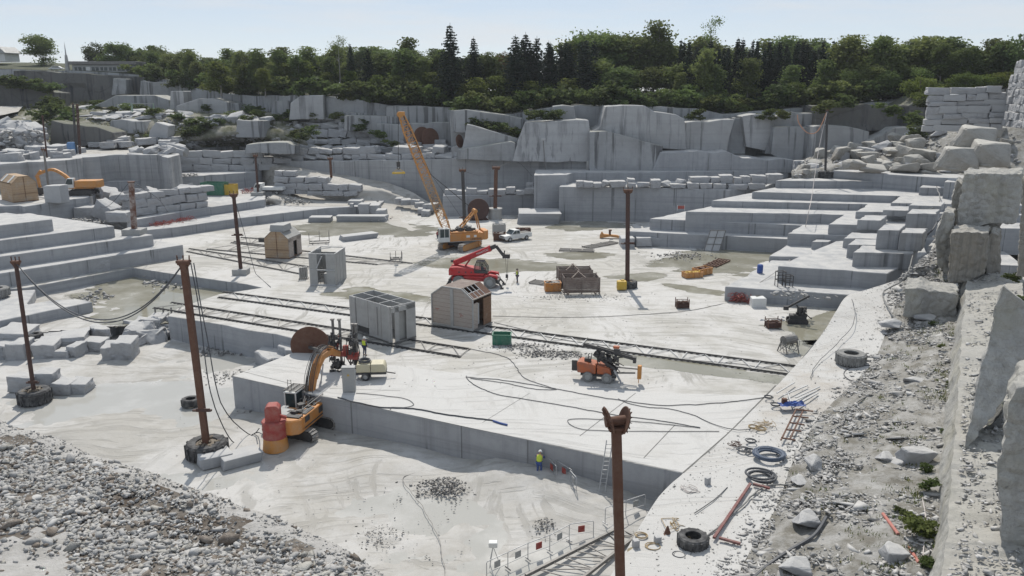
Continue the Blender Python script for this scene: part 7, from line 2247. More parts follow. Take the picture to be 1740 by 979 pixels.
MJ = mast((1406, 188), (1402, 302), 8.6, .4, M['dark'], 'slim black mast in a tyre on the top right benches with ropes from its head', prongs=False, footr=1.35, footh=1.2)
mast((124, 177), (130, 262), 11, .35, M['dark'], 'thin dark lattice mast left of the beige working ground, nearer the blue tank', form='lattice', foot='none', prongs=False)
mast((131, 178), (136, 262), 11, .4, M['rustd'], 'thin dark lattice mast beside the other one, its right neighbour', form='lattice', foot='none', prongs=False)
mast((72, 198), (80, 268), 11, .3, M['rustd'], 'thin rusty mast before the green thicket at the left', foot='none', prongs=False)
mast((74, 255), (85, 335), 6.1, .35, M['steel'], 'thin grey mast rising from the dark lidded plinth', foot='none')
# foreground column with twin pulley cheeks
t = thing('mast', 'nearest brown steel column with twin flanged pulleys on its head', 'mast', Q(1057, 1100, 34.0))
B = t.location.copy()
T = Q(1047, 724, 34.0) - B
m = MB(); wd = .42
for s in (-1, 1): m.bar(Vector((0, s * .24, 0)), T + Vector((0, s * .24, 0)), wd, .06, up=(0, 1, 0))
m.bar((0, 0, 0), T, .06, .44, up=(0, 1, 0))
for s in (-1, 1): m.bar(Vector((s * .2, 0, 0)), T + Vector((s * .2, 0, 0)), .04, .42, up=(0, 1, 0))
m.build('shaft', M['rust'], t)
m = MB(); m.box(T + Vector((0, 0, -.05)), (.75, .7, .12)); m.cyl(T + Vector((-.5, -.05, .2)), T + Vector((.5, .1, .25)), .24, n=20); m.build('head', M['rust'], t)
for s in (-1, 1):
    c = T + Vector((s * .43, .02, .25))
    m = MB(); m.lathe([(.12, -.05), (.62, -.12 * s), (.66, -.1 * s), (.62, -.05 * s), (.12, .05)], 28, Matrix.Translation(c) @ Matrix.Rotation(R(12), 4, 'Z') @ rotY(R(90) + s * .28))
    for i in range(14):
        a = 6.283 * i / 14
        m.box((.4, 0, .02), (.42, .03, .05), M=Matrix.Translation(c) @ Matrix.Rotation(R(12), 4, 'Z') @ rotY(R(90) + s * .28) @ Matrix.Rotation(a, 4, 'Z'))
    m.build('pulley_cheek', M['rust'], t)
# lamp post at the far wall
t = thing('lamp_post', 'thin floodlight post standing before the big clean cliff face', 'lamp post', Q(927, 294, 158))
T = Q(923, 238, 158) - t.location
m = MB(); m.tube([(0, 0, 0), T], .09, 6); m.build('pole', M['steel'], t)
m = MB(); m.box(T + Vector((0, -.1, .15)), (.9, .4, .5)); m.build('floodlight', M['galv'], t, bevel=.04)
m = MB(); m.box((-.3, 0, .1), (1.6, 1, .35)); m.build('footing', M['conc'], t)
t = thing('switch_cabin', 'small concrete cabin with two dark openings at the foot of the white cliff', 'cabin', Q(1006, 292, 158))
m = MB(); m.box((0, 0, 1.05), (2.3, 1.8, 2.2)); m.build('wall', M['conc'], t, bevel=.04)
for x, z, w_, h_ in ((.0, 1.3, .35, .8), (-.6, 1.5, .3, .3)):
    m = MB(); m.box((x, -.91, z), (w_, .04, h_)); m.build('opening_shade', M['dark'], t)  # flat dark plates: shade of the openings put into colour
# round iron reel at the far wall
t = thing('iron_reel', 'big round rust brown reel leaning on the far wall beside the red brown mast', 'reel', P(813, 374, 0), R(10))
m = MB(); m.lathe([(.3, -.5), (1.9, -.5), (1.95, -.4), (1.2, -.3), (1.2, .3), (1.95, .4), (1.9, .5), (.3, .5)], 28, Matrix.Translation((0, 0, 2.0)) @ rotX(R(80))); m.build('drum', M['rustd'], t)
m = MB(); m.cyl((0, -.65, 1.9), (0, .65, 2.1), .25, n=12); m.build('axle', M['dark'], t)
m = MB(); m.side([(-1.7, 0), (1.9, 0), (1.3, .6), (-1.2, .5)], -.5, .6); m.build('cradle', M['rustd'], t)

# ---- tyres lying about
for x, y, z, ro, wd_, mt, lab, tilt in ((1445, 617, .75, 1.22, .95, 'rubberp', 'large grey worn tyre lying flat on the pale terrace', 0), (1177, 927, .05, .82, .62, 'rubber', 'tractor tyre lying near the yellow puddle at the bottom right', 0), (325, 688, ZP, .78, .6, 'rubber', 'dark tyre lying in the milky water left of the tall beam mast', 0), (60, 573, -1.45, .75, .42, 'rubber', 'thin dark tyre lying on the ledge behind the left pit blocks', 0), (-4, 503, .0, 1.3, 1.0, 'rubberp', 'grey tyre cut by the left edge of the photo', 0)):
    o = link(bpy.data.objects.new('tyre', tyre_mesh(ro, wd_, M[mt], 22 if mt == 'rubber' else 34))); o.location = P(x, y, z); tag(o, lab, 'tyre'); o.rotation_euler = (0, 0, x)

# ---- bins, crates, baskets
def bin_(name, px, z, size, mat, label, cat, rz=0.0, fill=None, ribs=True):
    t = thing(name, label, cat, P(*px, z), rz)
    l, w_, h = size
    m = MB()
    for s in (-1, 1): m.box((0, s * (w_ / 2 - .03), h / 2 + .05), (l, .06, h)); m.box((s * (l / 2 - .03), 0, h / 2 + .05), (.06, w_ - .13, h))
    m.box((0, 0, .08), (l - .13, w_ - .13, .06)); m.build('box', mat, t)
    m = MB()
    for s in (-1, 1): m.box((0, s * w_ / 2, h + .05), (l + .08, .08, .08)); m.box((s * l / 2, 0, h + .05), (.08, w_ - .1, .08)); m.box((s * l * .33, 0, .03), (.12, w_ * .9, .08))
    if ribs:
        for s in (-1, 1):
            for q in (-.3, 0, .3): m.box((q * l, s * (w_ / 2 + .03), h / 2), (.07, .05, h * .9))
    m.build('rim', mat, t)
    if fill:
        m = MB()
        for i in range(24): m.box((RB.uniform(-.4, .4) * l, RB.uniform(-.38, .38) * w_, h * RB.uniform(.75, 1.05)), (RB.uniform(.15, .45), RB.uniform(.15, .4), RB.uniform(.1, .3)), RB.uniform(0, 3))
        m.build('scrap', fill, t)
    return t
bin_('skip', (853, 584), 0, (1.75, 1.15, .95), M['green'], 'dark green open skip in front of the long rail frame', 'skip', R(-4))
bin_('metal_bin', (939, 494), 0, (1.9, 1.3, 1.0), M['orange'], 'orange bin full of scrap left of the slatted crates', 'bin', R(5), M['steel'])
bin_('metal_bin', (849, 408), 0, (1.9, 1.4, 1.1), M['rust'], 'rusty bin in front of the concrete box left of the white pickup', 'bin', R(-3), M['steel'])
bin_('metal_bin', (848, 398), 0, (2.2, 1.4, 1.6), M['conc'], 'tall concrete box just behind the rusty bin by the pickup', 'bin', R(3), M['conc'])
bin_('metal_bin', (889, 399), 0, (2.4, 1.4, 1.0), M['rustd'], 'dark rusty skip right behind the white pickup', 'bin', R(5), M['rust'])
bin_('metal_bin', (1193, 466), 0, (2.4, 1.4, .8), M['amber'], 'orange brown bin at the back of the pair in the wet right corner', 'bin', R(35), M['rust'])
bin_('metal_bin', (1176, 471), 0, (2.4, 1.3, .65), M['amber'], 'orange brown bin full of yellow parts, front of the pair in the wet corner', 'bin', R(15), M['yellow'])
bin_('container', (366, 331), 2.95, (4.6, 2.6, 2.4), M['green'], 'dark green container at the end of the bench left of the ramp', 'container', R(-8))
bin_('tank', (392, 331), 2.95, (2.4, 2.0, 2.0), M['yellow'], 'yellow tank beside the dark green container', 'tank', R(-5))
def slat_crate(px, size, label, rz):
    t = thing('slatted_crate', label, 'crate', P(*px, 0.01), rz)
    l, w_, h = size
    m = MB(); k = 7
    for i in range(k):
        z = .35 + (h - .35) * (i + .5) / k
        for s in (-1, 1): m.box((0, s * w_ / 2, z), (l, .07, (h - .35) / k - .03)); m.box((s * l / 2, 0, z), (.07, w_, (h - .35) / k - .03))
    m.build('slats', M['crate'], t)
    m = MB()
    for x in (-l / 2 - .05, -.02, l / 2 + .05):
        for s in (-1, 1): m.box((x, s * (w_ / 2 + .05), h / 2 + .05), (.12, .1, h))
    for s in (-1, 1): m.box((0, s * w_ * .4, .25), (l + .4, .15, .15)); m.box((s * l * .4, 0, .1), (.2, w_ + .3, .2))
    m.bar((-l * .3, -w_ / 2, h), (0, w_ / 2, h + .3), .1); m.bar((l * .1, -w_ / 2, h), (-.2, w_ / 2, h + .3), .1)
    m.build('frame', M['crate'], t)
slat_crate((986, 496), (4.1, 2.4, 2.0), 'nearer of two brown slatted crates beside the orange bin', R(4))
slat_crate((976, 478), (4.1, 2.4, 1.7), 'farther of two brown slatted crates, half hidden by the nearer', R(3))
t = thing('water_tank', 'yellow plastic tank at the foot of the straight dark mast', 'tank', P(1056, 493, 0.0))
m = MB(); m.box((0, 0, .62), (1.15, .9, 1.1)); m.build('body', M['yellow'], t, bevel=.15, seg=2)
m = MB(); m.cyl((.1, 0, 1.15), (.1, 0, 1.28), .2, n=12); m.build('cap', M['yellow'], t)
def basket(px, label, size=(1.35, .9, .85), rz=0.0):
    t = thing('wire_basket', label, 'basket', P(*px, 0.0), rz)
    l, w_, h = size
    m = MB()
    for sx in (-1, 1):
        for sy in (-1, 1): m.bar((sx * l / 2, sy * w_ / 2, 0), (sx * l / 2, sy * w_ / 2, h + .25), .07)
    for z in (.15, h): 
        for s in (-1, 1): m.bar((-l / 2, s * w_ / 2, z), (l / 2, s * w_ / 2, z), .05); m.bar((s * l / 2, -w_ / 2, z), (s * l / 2, w_ / 2, z), .05)
    for i in range(1, 9):
        for s in (-1, 1): m.bar((-l / 2 + l * i / 9, s * w_ / 2, .15), (-l / 2 + l * i / 9, s * w_ / 2, h), .022)
    m.build('frame', M['rust'], t)
    m = MB(); m.box((0, 0, .38), (l * .96, w_ * .94, .5))
    for i in range(14): m.box((RB.uniform(-.4, .4) * l, RB.uniform(-.4, .4) * w_, .65), (.25, .2, .2), RB.uniform(0, 3))
    m.build('scrap', M['rustd'], t)
basket((1159, 523), 'rusty wire basket of scrap alone in the middle of the white floor'); basket((1313, 557), 'brown wire basket left of the black rock drill', rz=.1)
t = thing('barrel', 'bright blue plastic barrel standing on the lower right bench', 'barrel', P(1291, 464, ZA)); m = MB(); m.lathe([(.0001, 0), (.33, 0), (.35, .1), (.36, .45), (.35, .5), (.36, .55), (.35, .98), (.3, 1.05), (.0001, 1.05)], 18); m.build('body', M['blue'], t, smooth=True)
m = MB(); m.cyl((.15, 0, 1.05), (.15, 0, 1.1), .06, n=8); m.build('cap', M['blue'], t)
t = thing('water_tank', 'tall blue tank on the high left bench below the thicket', 'tank', P(123, 262, 11)); m = MB(); m.lathe([(.0001, 0), (.75, 0), (.8, .2), (.8, 2.0), (.6, 2.3), (.0001, 2.35)], 18); m.build('body', paint('pale_blue', (.10, .22, .42), .45, .2), t, smooth=True)
m = MB(); m.cyl((0, 0, 2.3), (0, 0, 2.45), .2, n=10); m.build('cap', M['dark'], t)
# chair like steel frames on the bench
for x, y, lab in ((1325, 486, 'black steel frame like a chair on the lower bench, the left of two'), (1338, 487, 'black steel frame on the lower bench, the right and smaller of two')):
    t = thing('work_stand', lab, 'stand', P(x, y, ZA), R(10)); h = 1.7 if x < 1330 else 1.3
    m = MB()
    for sx in (-.45, .45):
        for sy in (-.35, .35): m.bar((sx, sy, 0), (sx, sy, h), .07)
    m.build('leg', M['dark'], t)
    m = MB()
    for z in (h * .45, h): 
        for s in (-.35, .35): m.bar((-.45, s, z), (.45, s, z), .07)
        for s in (-.45, .45): m.bar((s, -.35, z), (s, .35, z), .07)
    m.bar((-.45, 0, h * .75), (.45, 0, h * .75), .08); m.build('rail', M['dark'], t)
def mesh_pile(pa, pb, z, n, label, h=.5, spread=.4):
    A, B = P(*pa, z), P(*pb, z)
    m = MB()
    for i in range(n):
        p = A.lerp(B, RB.random()) + Vector((RB.uniform(-spread, spread), RB.uniform(-spread, spread), RB.uniform(0, h)))
        a = RB.uniform(0, 6.28); l = RB.uniform(.3, .9)
        m.tube(smooth_line([p, p + Vector((math.cos(a) * l * .5, math.sin(a) * l * .5, RB.uniform(-.1, .35))), p + Vector((math.cos(a) * l, math.sin(a) * l, 0))], 3), .035, 4)
    m.v = [v - A for v in m.v]
    o = m.build('barrier_netting', M['redd']); o.location = A; tag(o, label, 'netting'); return o
mesh_pile((1246, 513), (1272, 515), 0, 90, 'crumpled red netting lying against the lower right bench', .9, .3)
mesh_pile((260, 385), (325, 374), 1.5, 150, 'long heap of red netting on the left bench below the rubble', .5, .7)
mesh_pile((358, 364), (370, 363), 1.5, 30, 'small red heap on the left bench behind the rusty mast', .3, .4)
mesh_pile((412, 329), (430, 328), 2.95, 60, 'red netting between the yellow tank and the flatbed truck', .9, .4)
# slatted metal panel leaning on the far bench
t = thing('leaning_ramp', 'grey metal panel leaning on the far right benches like a ramp', 'panel', P(1213, 425, 0))
a, b = P(1196, 426.5, 0) - t.location, P(1222, 427, 0) - t.location
top = Q(1233, 392, P(1222, 425, 0).y + .15) - t.location; tl = top - (b - a)
m = MB(); m.add([a, b, top, tl, a + Vector((0, .12, -.05)), b + Vector((0, .12, -.05)), top + Vector((0, .12, -.05)), tl + Vector((0, .12, -.05))], [(0, 1, 2, 3), (7, 6, 5, 4), (0, 4, 5, 1), (1, 5, 6, 2), (2, 6, 7, 3), (3, 7, 4, 0)]); m.build('sheet', M['galv'], t)
m = MB(); f_ = Vector((0, -.05, .03))
for q in (0, .33, .66, 1): m.bar(a.lerp(tl, q) + f_, b.lerp(top, q) + f_, .1, .06)
for q in (0, .5, 1): m.bar(a.lerp(b, q) + f_, tl.lerp(top, q) + f_, .1, .06)
m.build('frame', M['steel'], t)
t = thing('saw_carriage', 'small orange machine part left of the propped block below the far benches', 'machine part', P(1036, 405, 0), R(-8)); m = MB(); m.side([(-1.6, 0), (-1.6, .5), (-1.3, 1.1), (-1.0, .7), (1.2, .55), (1.6, .35), (1.6, .1), (0, .3), (-1.1, .1)], -.3, .3); m.build('beam', M['amber'], t, bevel=.03); m = MB(); m.box((0, 0, .9), (.35, .4, .7)); m.box((.05, 0, 1.3), (.5, .5, .2)); m.build('motor', M['rust'], t)
t = thing('hose_reel', 'grey tangled machine stand on the floor near the right end of the rails', 'stand', P(1339, 598, 0), R(25))
m = MB()
for sx in (-.7, .7):
    for sy in (-.4, .4): m.bar((sx, sy * 1.6, 0), (sx, sy * .5, 1.2), .08)
m.build('leg', M['steel'], t)
m = MB(); m.cyl((-.7, 0, 1.2), (.7, 0, 1.2), .42, n=12)
for i in range(22): m.tube(smooth_line([(RB.uniform(-.8, .8), RB.uniform(-.4, .4), RB.uniform(.9, 1.6)), (RB.uniform(-1, 1), RB.uniform(-.6, .6), RB.uniform(.6, 1.4)), (RB.uniform(-1.2, .8), RB.uniform(-.8, .4), RB.uniform(0, .9))], 5), .03, 4)
m.build('drum', M['steel'], t)
for px, s, lab in (((543, 414), 1.0, 'low steel cradle with uprights left of the long sawn beam'), ((673, 442), .55, 'small steel stand at the right end of the pine shed rails')):
    t = thing('steel_cradle', lab, 'cradle', P(*px, 0), R(12)); m = MB()
    for y in (-.9 * s, .9 * s): m.bar((-1.5 * s, y, .25), (1.5 * s, y, .25), .16)
    m.bar((-1.0 * s, -.9 * s, .25), (-1.0 * s, .9 * s, .25), .14); m.bar((1.0 * s, -.9 * s, .25), (1.0 * s, .9 * s, .25), .14); m.build('base', M['steel'], t)
    m = MB()
    for x, y in ((-1.5 * s, -.9 * s), (1.5 * s, .9 * s), (0, .9 * s), (1.5 * s, -.9 * s)): m.bar((x, y, .2), (x, y, 1.5 * s + .4), .08)
    m.build('upright', M['steel'], t)
for i, (pa, pb, lab, mt) in enumerate((((950, 427), (1008, 429), 'bundle of long steel bars lying on the floor right of the pickup', 'steel'), ((1003, 423), (1050, 414), 'steel frame lying flat right of the bundle of bars', 'steel'), ((1216, 455), (1240, 444), 'rusty channel lying in the wet right corner', 'rust'), ((899, 482), (960, 490), 'steel grid lying flat beside the worker in the yellow vest', 'steel'))):
    A, B = P(*pa, .02), P(*pb, .02); t = thing('steel_bars', lab, 'steel bars', A)
    d = B - A; n_ = Vector((-d.y, d.x, 0)).normalized()
    m = MB()
    for k in range(5): m.bar(n_ * k * .42 + Vector((0, 0, .1)), d + n_ * k * .42 + Vector((0, 0, .1)), .14)
    m.build('bars', M[mt], t)
    m = MB()
    for k in range(4): m.bar(d * (k / 3) + Vector((0, 0, .18)) - n_ * .1, d * (k / 3) + n_ * 1.8 + Vector((0, 0, .18)), .1)
    m.build('cross_bars', M[mt], t)
t = thing('panel_stack', 'small stack of upright grey panels left of the plank shed', 'panels', P(516, 474, 0), R(5)); m = MB()
for k in range(4): m.box((k * .25 - .4, k * .12, .75), (.18, .5, 1.5)); 
m.build('panels', M['conc'], t)
m = MB(); m.box((0, .1, .06), (1.2, .8, .1)); m.build('base', M['steel'], t)
t = thing('road_barrier', 'red and white barrier section on the second far bench', 'barrier', P(1157, 358, 3.85), R(4)); m = MB(); m.box((0, 0, .55), (1.2, .05, .5)); m.build('panel', M['redd'], t); m = MB()
for s in (-.6, .6): m.bar((s, 0, 0), (s, 0, .95), .06)
m.build('post', M['white'], t)
t = thing('work_gantry', 'pale green steel frame standing among the weeds of the upper left terrace', 'gantry', Q(242, 195, 192)); m = MB()
for x in (-2.2, 2.8): m.bar((x, 0, 0), (x, 0, 2.6), .2); m.bar((x - .6, 0, 0), (x, 0, 2.2), .12)
m.build('post', paint('pale_green', (.25, .36, .27), .6, .4), t)
m = MB(); m.bar((-2.2, 0, 2.5), (2.8, 0, 2.5), .18); m.build('beam', M['grey'], t)

# ---- pit barriers, ladder, tripod, wire cage
def barrier(a, b, label, group, plate='redd', z=ZP):
    A, B = P(*a, z), P(*b, z); d = B - A; L = d.length
    t = thing('pedestrian_barrier', label, 'barrier', A, math.atan2(d.y, d.x), group)
    m = MB(); m.tube([(0, 0, 0), (0, 0, 1.0), (.06, 0, 1.08), (L - .06, 0, 1.08), (L, 0, 1.0), (L, 0, 0)], .025, 6); m.tube([(0, 0, .35), (L, 0, .35)], .02, 5); m.bar((0, -.25, .03), (0, .25, .03), .05); m.bar((L, -.25, .03), (L, .25, .03), .05); m.build('frame', M['galv'], t)
    m = MB(); m.box((L * .5, 0, .65), (.42, .03, .42)); m.build('plate', M[plate], t)
    return t
g = 'barriers along the pit bottom'
for a, b, lab, pl in (((827, 984), (863, 967), 'barrier at the left end of the bottom row, beside the tripod box', 'grey'), ((863, 967), (897, 951), 'second barrier from the tripod box in the bottom row', 'grey'), ((897, 951), (934, 937), 'barrier with a red plate just left of the dark crumb heap', 'redd'), ((934, 937), (967, 919), 'barrier with a grey plate before the dark crumb heap', 'grey'), ((967, 918), (1008, 912), 'last barrier of the bottom row, with a red plate', 'redd'), ((1028, 890), (1063, 877), 'barrier just left of the nearest column', 'grey'), ((1063, 877), (1096, 866), 'barrier right behind the nearest column', 'grey'), ((929, 800), (945, 817), 'barrier with a red plate beside the bending worker', 'redd'), ((944, 806), (972, 824), 'barrier with a red plate along the ledge foot right of the worker', 'redd'), ((968, 824), (979, 837), 'empty barrier standing askew right of the bending worker', 'grey')):
    barrier(a, b, lab, g, pl, -2.15 if b[1] < 840 else (-2.4 if a[0] > 1020 else ZP))
t = thing('ladder', 'tall grey ladder leaning on the platform face left of the nearest column', 'ladder', P(1022, 842, -2.3)); T = Q(1036, 748, P(1022, 842, -2.3).y + 1.1) - t.location; m = MB()
for s in (-.2, .2): m.bar(Vector((s, 0, 0)), T + Vector((s, 0, 0)), .05, .06)
m.build('rail', M['galv'], t); m = MB()
for i in range(1, 13): q = T * (i / 13); m.bar(q + Vector((-.2, 0, 0)), q + Vector((.2, 0, 0)), .035)
m.build('rung', M['galv'], t)
t = thing('tripod_box', 'white box on thin tripod legs standing by the bottom barriers', 'instrument', P(838, 960, ZP)); m = MB(); m.box((0, 0, 1.35), (.5, .4, .3)); m.build('box', M['white'], t, bevel=.03)
for a in (0, 2.1, 4.2):
    m = MB(); m.bar((0, 0, 1.2), (.4 * math.cos(a), .4 * math.sin(a), 0), .035); m.build('leg', M['galv'], t)
t = thing('wire_cage', 'wire cage standing in the pit corner under the terrace edge', 'cage', P(1123, 862, ZP)); m = MB()
for x in (-.5, 0, .5):
    for y in (-.5, .5): m.bar((x, y, 0), (x, y, 1.0), .03)
for z in (.05, .35, .7, 1.0):
    for y in (-.5, .5): m.bar((-.5, y, z), (.5, y, z), .03)
m.build('frame', M['galv'], t); m = MB(); m.box((0, 0, .03), (1, 1, .04)); m.build('base', M['galv'], t)

# ---- things on the terrace: hoses, frames, pipes
def coil(px, z, Ro, r, turns, mat, label, cat='hose', seed=1, name='hose_coil'):
    rd = random.Random(seed); m = MB(); c = P(*px, z)
    pts = []
    for i in range(turns * 22):
        a = 6.283 * i / 22; k = i / 22
        q = Ro * (1 + .09 * math.sin(k * 2.4 + seed) + .05 * math.sin(a * 2 + k))
        pts.append((q * math.cos(a) + .08 * Ro * math.sin(k * 1.7), q * math.sin(a) * 1.0 + .08 * Ro * math.cos(k * 2.3), r + r * 1.5 * (k % 3.0) * .8))
    m.tube(pts, r, 7)
    o = m.build(name, mat, smooth=True); o.location = c; return tag(o, label, cat)
coil((1307, 776), .38, .88, .06, 15, M['hoseb'], 'large heaped coil of blue grey hose on the terrace'); coil((1293, 813), .3, .80, .07, 4, M['hose'], 'loose coil of thick grey hose below the blue grey coil', seed=3)
for i, (x, y, z, Ro, lab) in enumerate(((1306, 676, .3, .3, 'dark ring beside the blue tarpaulin, the upper one'), (1318, 689, .35, .33, 'dark ring left of the blue tarpaulin'), (1276, 751, .25, .32, 'dark ring of hose above the blue grey coil'), (1264, 766, .2, .4, 'dark ring of hose left of the blue grey coil'), (1275, 768, .25, .35, 'dark ring touching the left side of the blue grey coil'), (1292, 730, .25, .35, 'thin wire ring halfway along the terrace, the right one'), (1281, 727, .2, .35, 'thin wire ring halfway along the terrace, the left one'), (1154, 945, .04, .3, 'black ring lying below the tractor tyre'), (1110, 931, -.0, .36, 'rope ring lying in the yellow puddle'), (1090, 912, .02, .3, 'pale rope ring at the corner of the yellow puddle'))):
    coil((x, y), z, Ro, .03 if i < 7 else .025, 3, M['hose'] if i not in (5, 6, 8, 9) else M['rope'], lab, 'ring', i, 'hose_ring')
def tangle(px, z, n, s, mat, label, cat='rope', r=.022):
    m = MB(); c = P(*px, z)
    p = [Vector((RB.uniform(-s, s), RB.uniform(-s, s), RB.uniform(.02, .16))) for _ in range(n)]
    m.tube(smooth_line(p, 7), r, 5)
    o = m.build('rope_tangle', mat, smooth=True); o.location = c; return tag(o, label, cat)
tangle((1148, 893), .06, 14, .75, M['rope'], 'loose yellow brown rope tangle behind the tractor tyre'); tangle((1166, 918), .1, 14, .4, M['rope'], 'small rope bundle touching the left of the tractor tyre'); tangle((1172, 834), .04, 16, .6, M['ropew'], 'pale rope tangle on the terrace above the tractor tyre'); tangle((1248, 757), .2, 22, .5, M['rustd'], 'dark brown tangle left of the hose rings'); tangle((1296, 722), .25, 14, .9, M['rope'], 'thin looped wire above the hose rings')
t = thing('funnel', 'small brown cone standing by the rope tangle', 'cone', P(1134, 907, .03)); m = MB(); m.lathe([(.0001, .5), (.03, .48), (.2, 0), (.16, 0)], 14); m.build('cone', M['rust'], t); m = MB(); m.box((0, 0, .015), (.45, .45, .03)); m.build('base', M['rust'], t)
for x, y, lab in ((1080, 930, 'small stone cube at the left corner of the yellow puddle'), (1117, 924, 'small upright stone at the right corner of the yellow puddle')):
    stone('stone_marker', RB.choice(CUT), P(x, y, -.02), (.32, .3, .45), .3, lab, 'stone')
stone('stone_marker', RB.choice(CUT), P(1202, 824, .05), (.28, .25, .5), .6, 'small dark upright stone on the terrace', 'stone')
# red frame
def beams(name, segs, z, w_, mat, label, cat):
    A = P(*segs[0][0], z); t = thing(name, label, cat, A)
    for a, b in segs:
        m = MB(); m.bar(P(*a, z) - A, P(*b, z) - A, w_, w_ * .8); m.build('beam', mat, t)
    return t
beams('red_frame', [((1213, 914), (1275, 822)), ((1222, 914), (1258, 924)), ((1280, 822), (1308, 830))], .42, .15, M['rred'], 'large dull red steel frame lying on the terrace right of the tractor tyre', 'frame')
beams('rust_frame', [((1327, 748), (1353, 695)), ((1343, 745), (1364, 699)), ((1327, 744), (1352, 748)), ((1335, 730), (1362, 733)), ((1341, 718), (1367, 722)), ((1346, 707), (1374, 710)), ((1352, 696), (1382, 699))], .55, .1, M['rust'], 'rusty ladder like frame lying on the terrace below the blue tarpaulin', 'frame')
beams('pipes', [((1331, 672), (1372, 655)), ((1352, 676), (1393, 657)), ((1345, 684), (1388, 664)), ((1320, 668), (1350, 650)), ((1350, 690), (1390, 668)), ((1338, 666), (1346, 690))], .55, .09, M['galv'], 'scattered pale pipes and rods lying on the terrace above the blue tarpaulin', 'pipes')
t = thing('tarpaulin', 'crumpled bright blue tarpaulin on the terrace', 'tarpaulin', P(1345, 689, .55)); m = MB(); n = 12
vs = [((i / n - .5) * 1.9, (j / n - .5) * .9, .12 + .22 * nz(i * .4, j * .5, 1, 1, 3) + .12 * math.exp(-((i / n - .5) ** 2 + (j / n - .5) ** 2) * 9)) for i in range(n + 1) for j in range(n + 1)]
m.add(vs, [(i * (n + 1) + j, (i + 1) * (n + 1) + j, (i + 1) * (n + 1) + j + 1, i * (n + 1) + j + 1) for i in range(n) for j in range(n)]); m.build('sheet', M['blue'], t, smooth=True)
m = MB(); m.box((-.5, .2, .25), (.35, .3, .45)); m.build('weight', M['rust'], t)
for pa, pb, lab in (((1500, 876), (1526, 911), 'upper half of the faded red pipe above the weed at the bottom right'), ((1543, 932), (1561, 960), 'lower half of the faded red pipe below the weed at the bottom right')):
    A, B = P(*pa, 1.5), P(*pb, 1.75); m = MB(); m.tube([Vector((0, 0, .1)), B - A + Vector((0, 0, .1))], .09, 10); o = m.build('pipe', paint('faded_red', (.42, .14, .11), .6, .4)); o.location = A; tag(o, lab, 'pipe')

# ---- cables
def cable(name, pts, r, mat, label, cat='cable', n=8, wob=.0):
    pts = [Vector(p) for p in pts]; o0 = pts[0].copy()
    sp_ = smooth_line(pts, n)
    m = MB(); m.tube([p - o0 + Vector((wob * nz(p.x, p.y, 1, 1.1), wob * nz(p.x, p.y, 5, 1.1), 0)) for p in sp_], r, 6)
    o = m.build(name, mat, smooth=True); o.location = o0; return tag(o, label, cat)
def gl(px, z=.04): return [P(x, y, z) if not isinstance(z, list) else P(x, y, z[i]) for i, (x, y) in enumerate(px)]
H1 = M['hose']
cable('hose', gl([(573, 675), (625, 688), (664, 693), (702, 694), (764, 705), (834, 714), (850, 719)], .06), .05, H1, 'thick black hose running along the front edge of the platform', 'hose', wob=.1)
o = cable('hose_coupling', gl([(838, 715), (850, 719), (862, 722)], .08), .075, M['blue'], 'blue ended coupling on the thick black hose', 'coupling')
cable('cable', gl([(605, 668), (650, 672), (690, 678), (703, 687), (690, 692), (668, 692)], .05) + [P(664.5, 693.5, .05), P(664, 697, -.2) + Vector((0, -.4, 0)), P(664, 742, ZP + .1)], .025, H1, 'thin black cable looping over the platform edge down to the pit', wob=.05)
cable('cable', gl([(664, 742), (690, 752), (742, 776), (779, 783), (775, 791), (735, 795), (697, 806), (684, 815), (700, 838), (722, 868), (742, 905), (752, 950), (756, 990)], ZP + .1), .022, M['steel'], 'thin cable wandering across the pit floor towards the bottom edge', wob=.1)
cable('cable', gl([(792, 639), (799, 649), (834, 667), (872, 675), (969, 691), (1046, 705), (1130, 716), (1190, 727)], .05), .03, H1, 'long cable crossing the platform, the one nearest the ledge', wob=.12)
cable('cable', gl([(792, 641), (855, 646), (938, 660), (1032, 677), (1090, 685), (1140, 689), (1227, 684), (1289, 677), (1330, 667)], .05), .03, H1, 'long cable crossing the whole platform to the pipes on the terrace', wob=.12)
cable('cable', gl([(800, 643), (860, 651), (900, 660), (945, 662), (915, 652), (888, 640), (876, 622), (858, 606), (815, 596), (770, 588), (715, 580)], .05), .028, H1, 'looped cable running back from the platform to the roofless shed', wob=.12)
cable('cable', gl([(1190, 727), (1112, 719), (1039, 714), (973, 712), (966, 719), (987, 729), (1032, 732), (1120, 733), (1222, 733)], .05), .025, H1, 'cable bent back on itself behind the head of the nearest column', wob=.05)
cable('cable', gl([(1050, 678), (1070, 686), (1100, 692), (1140, 695), (1180, 706), (1215, 722), (1250, 730), (1290, 728)], [.05, .05, .05, .05, .05, .06, .15, .2]), .028, H1, 'cable crossing from the platform to the wire rings on the terrace', wob=.08)
cable('cable', gl([(837, 537), (930, 539), (1021, 538), (1110, 533), (1170, 528), (1215, 519), (1243, 512)], .05) + [P(1262, 500, 1.0), P(1298, 476, ZA + .1), P(1338, 448, ZA + .6)], .028, M['steel'], 'long thin cable from the gable shed across the floor up to the lower bench', wob=.1)
cable('cable', gl([(840, 548), (900, 562), (980, 576), (1063, 583), (1070, 587), (1050, 589), (960, 578), (870, 560)], .05), .03, H1, 'dark cable lying along the long rail frame right of the gable shed', wob=.08)
cable('cable', gl([(1080, 600), (1160, 611), (1240, 617), (1300, 625), (1345, 632)], .06), .028, H1, 'cable following the right end of the long rail frame', wob=.15)
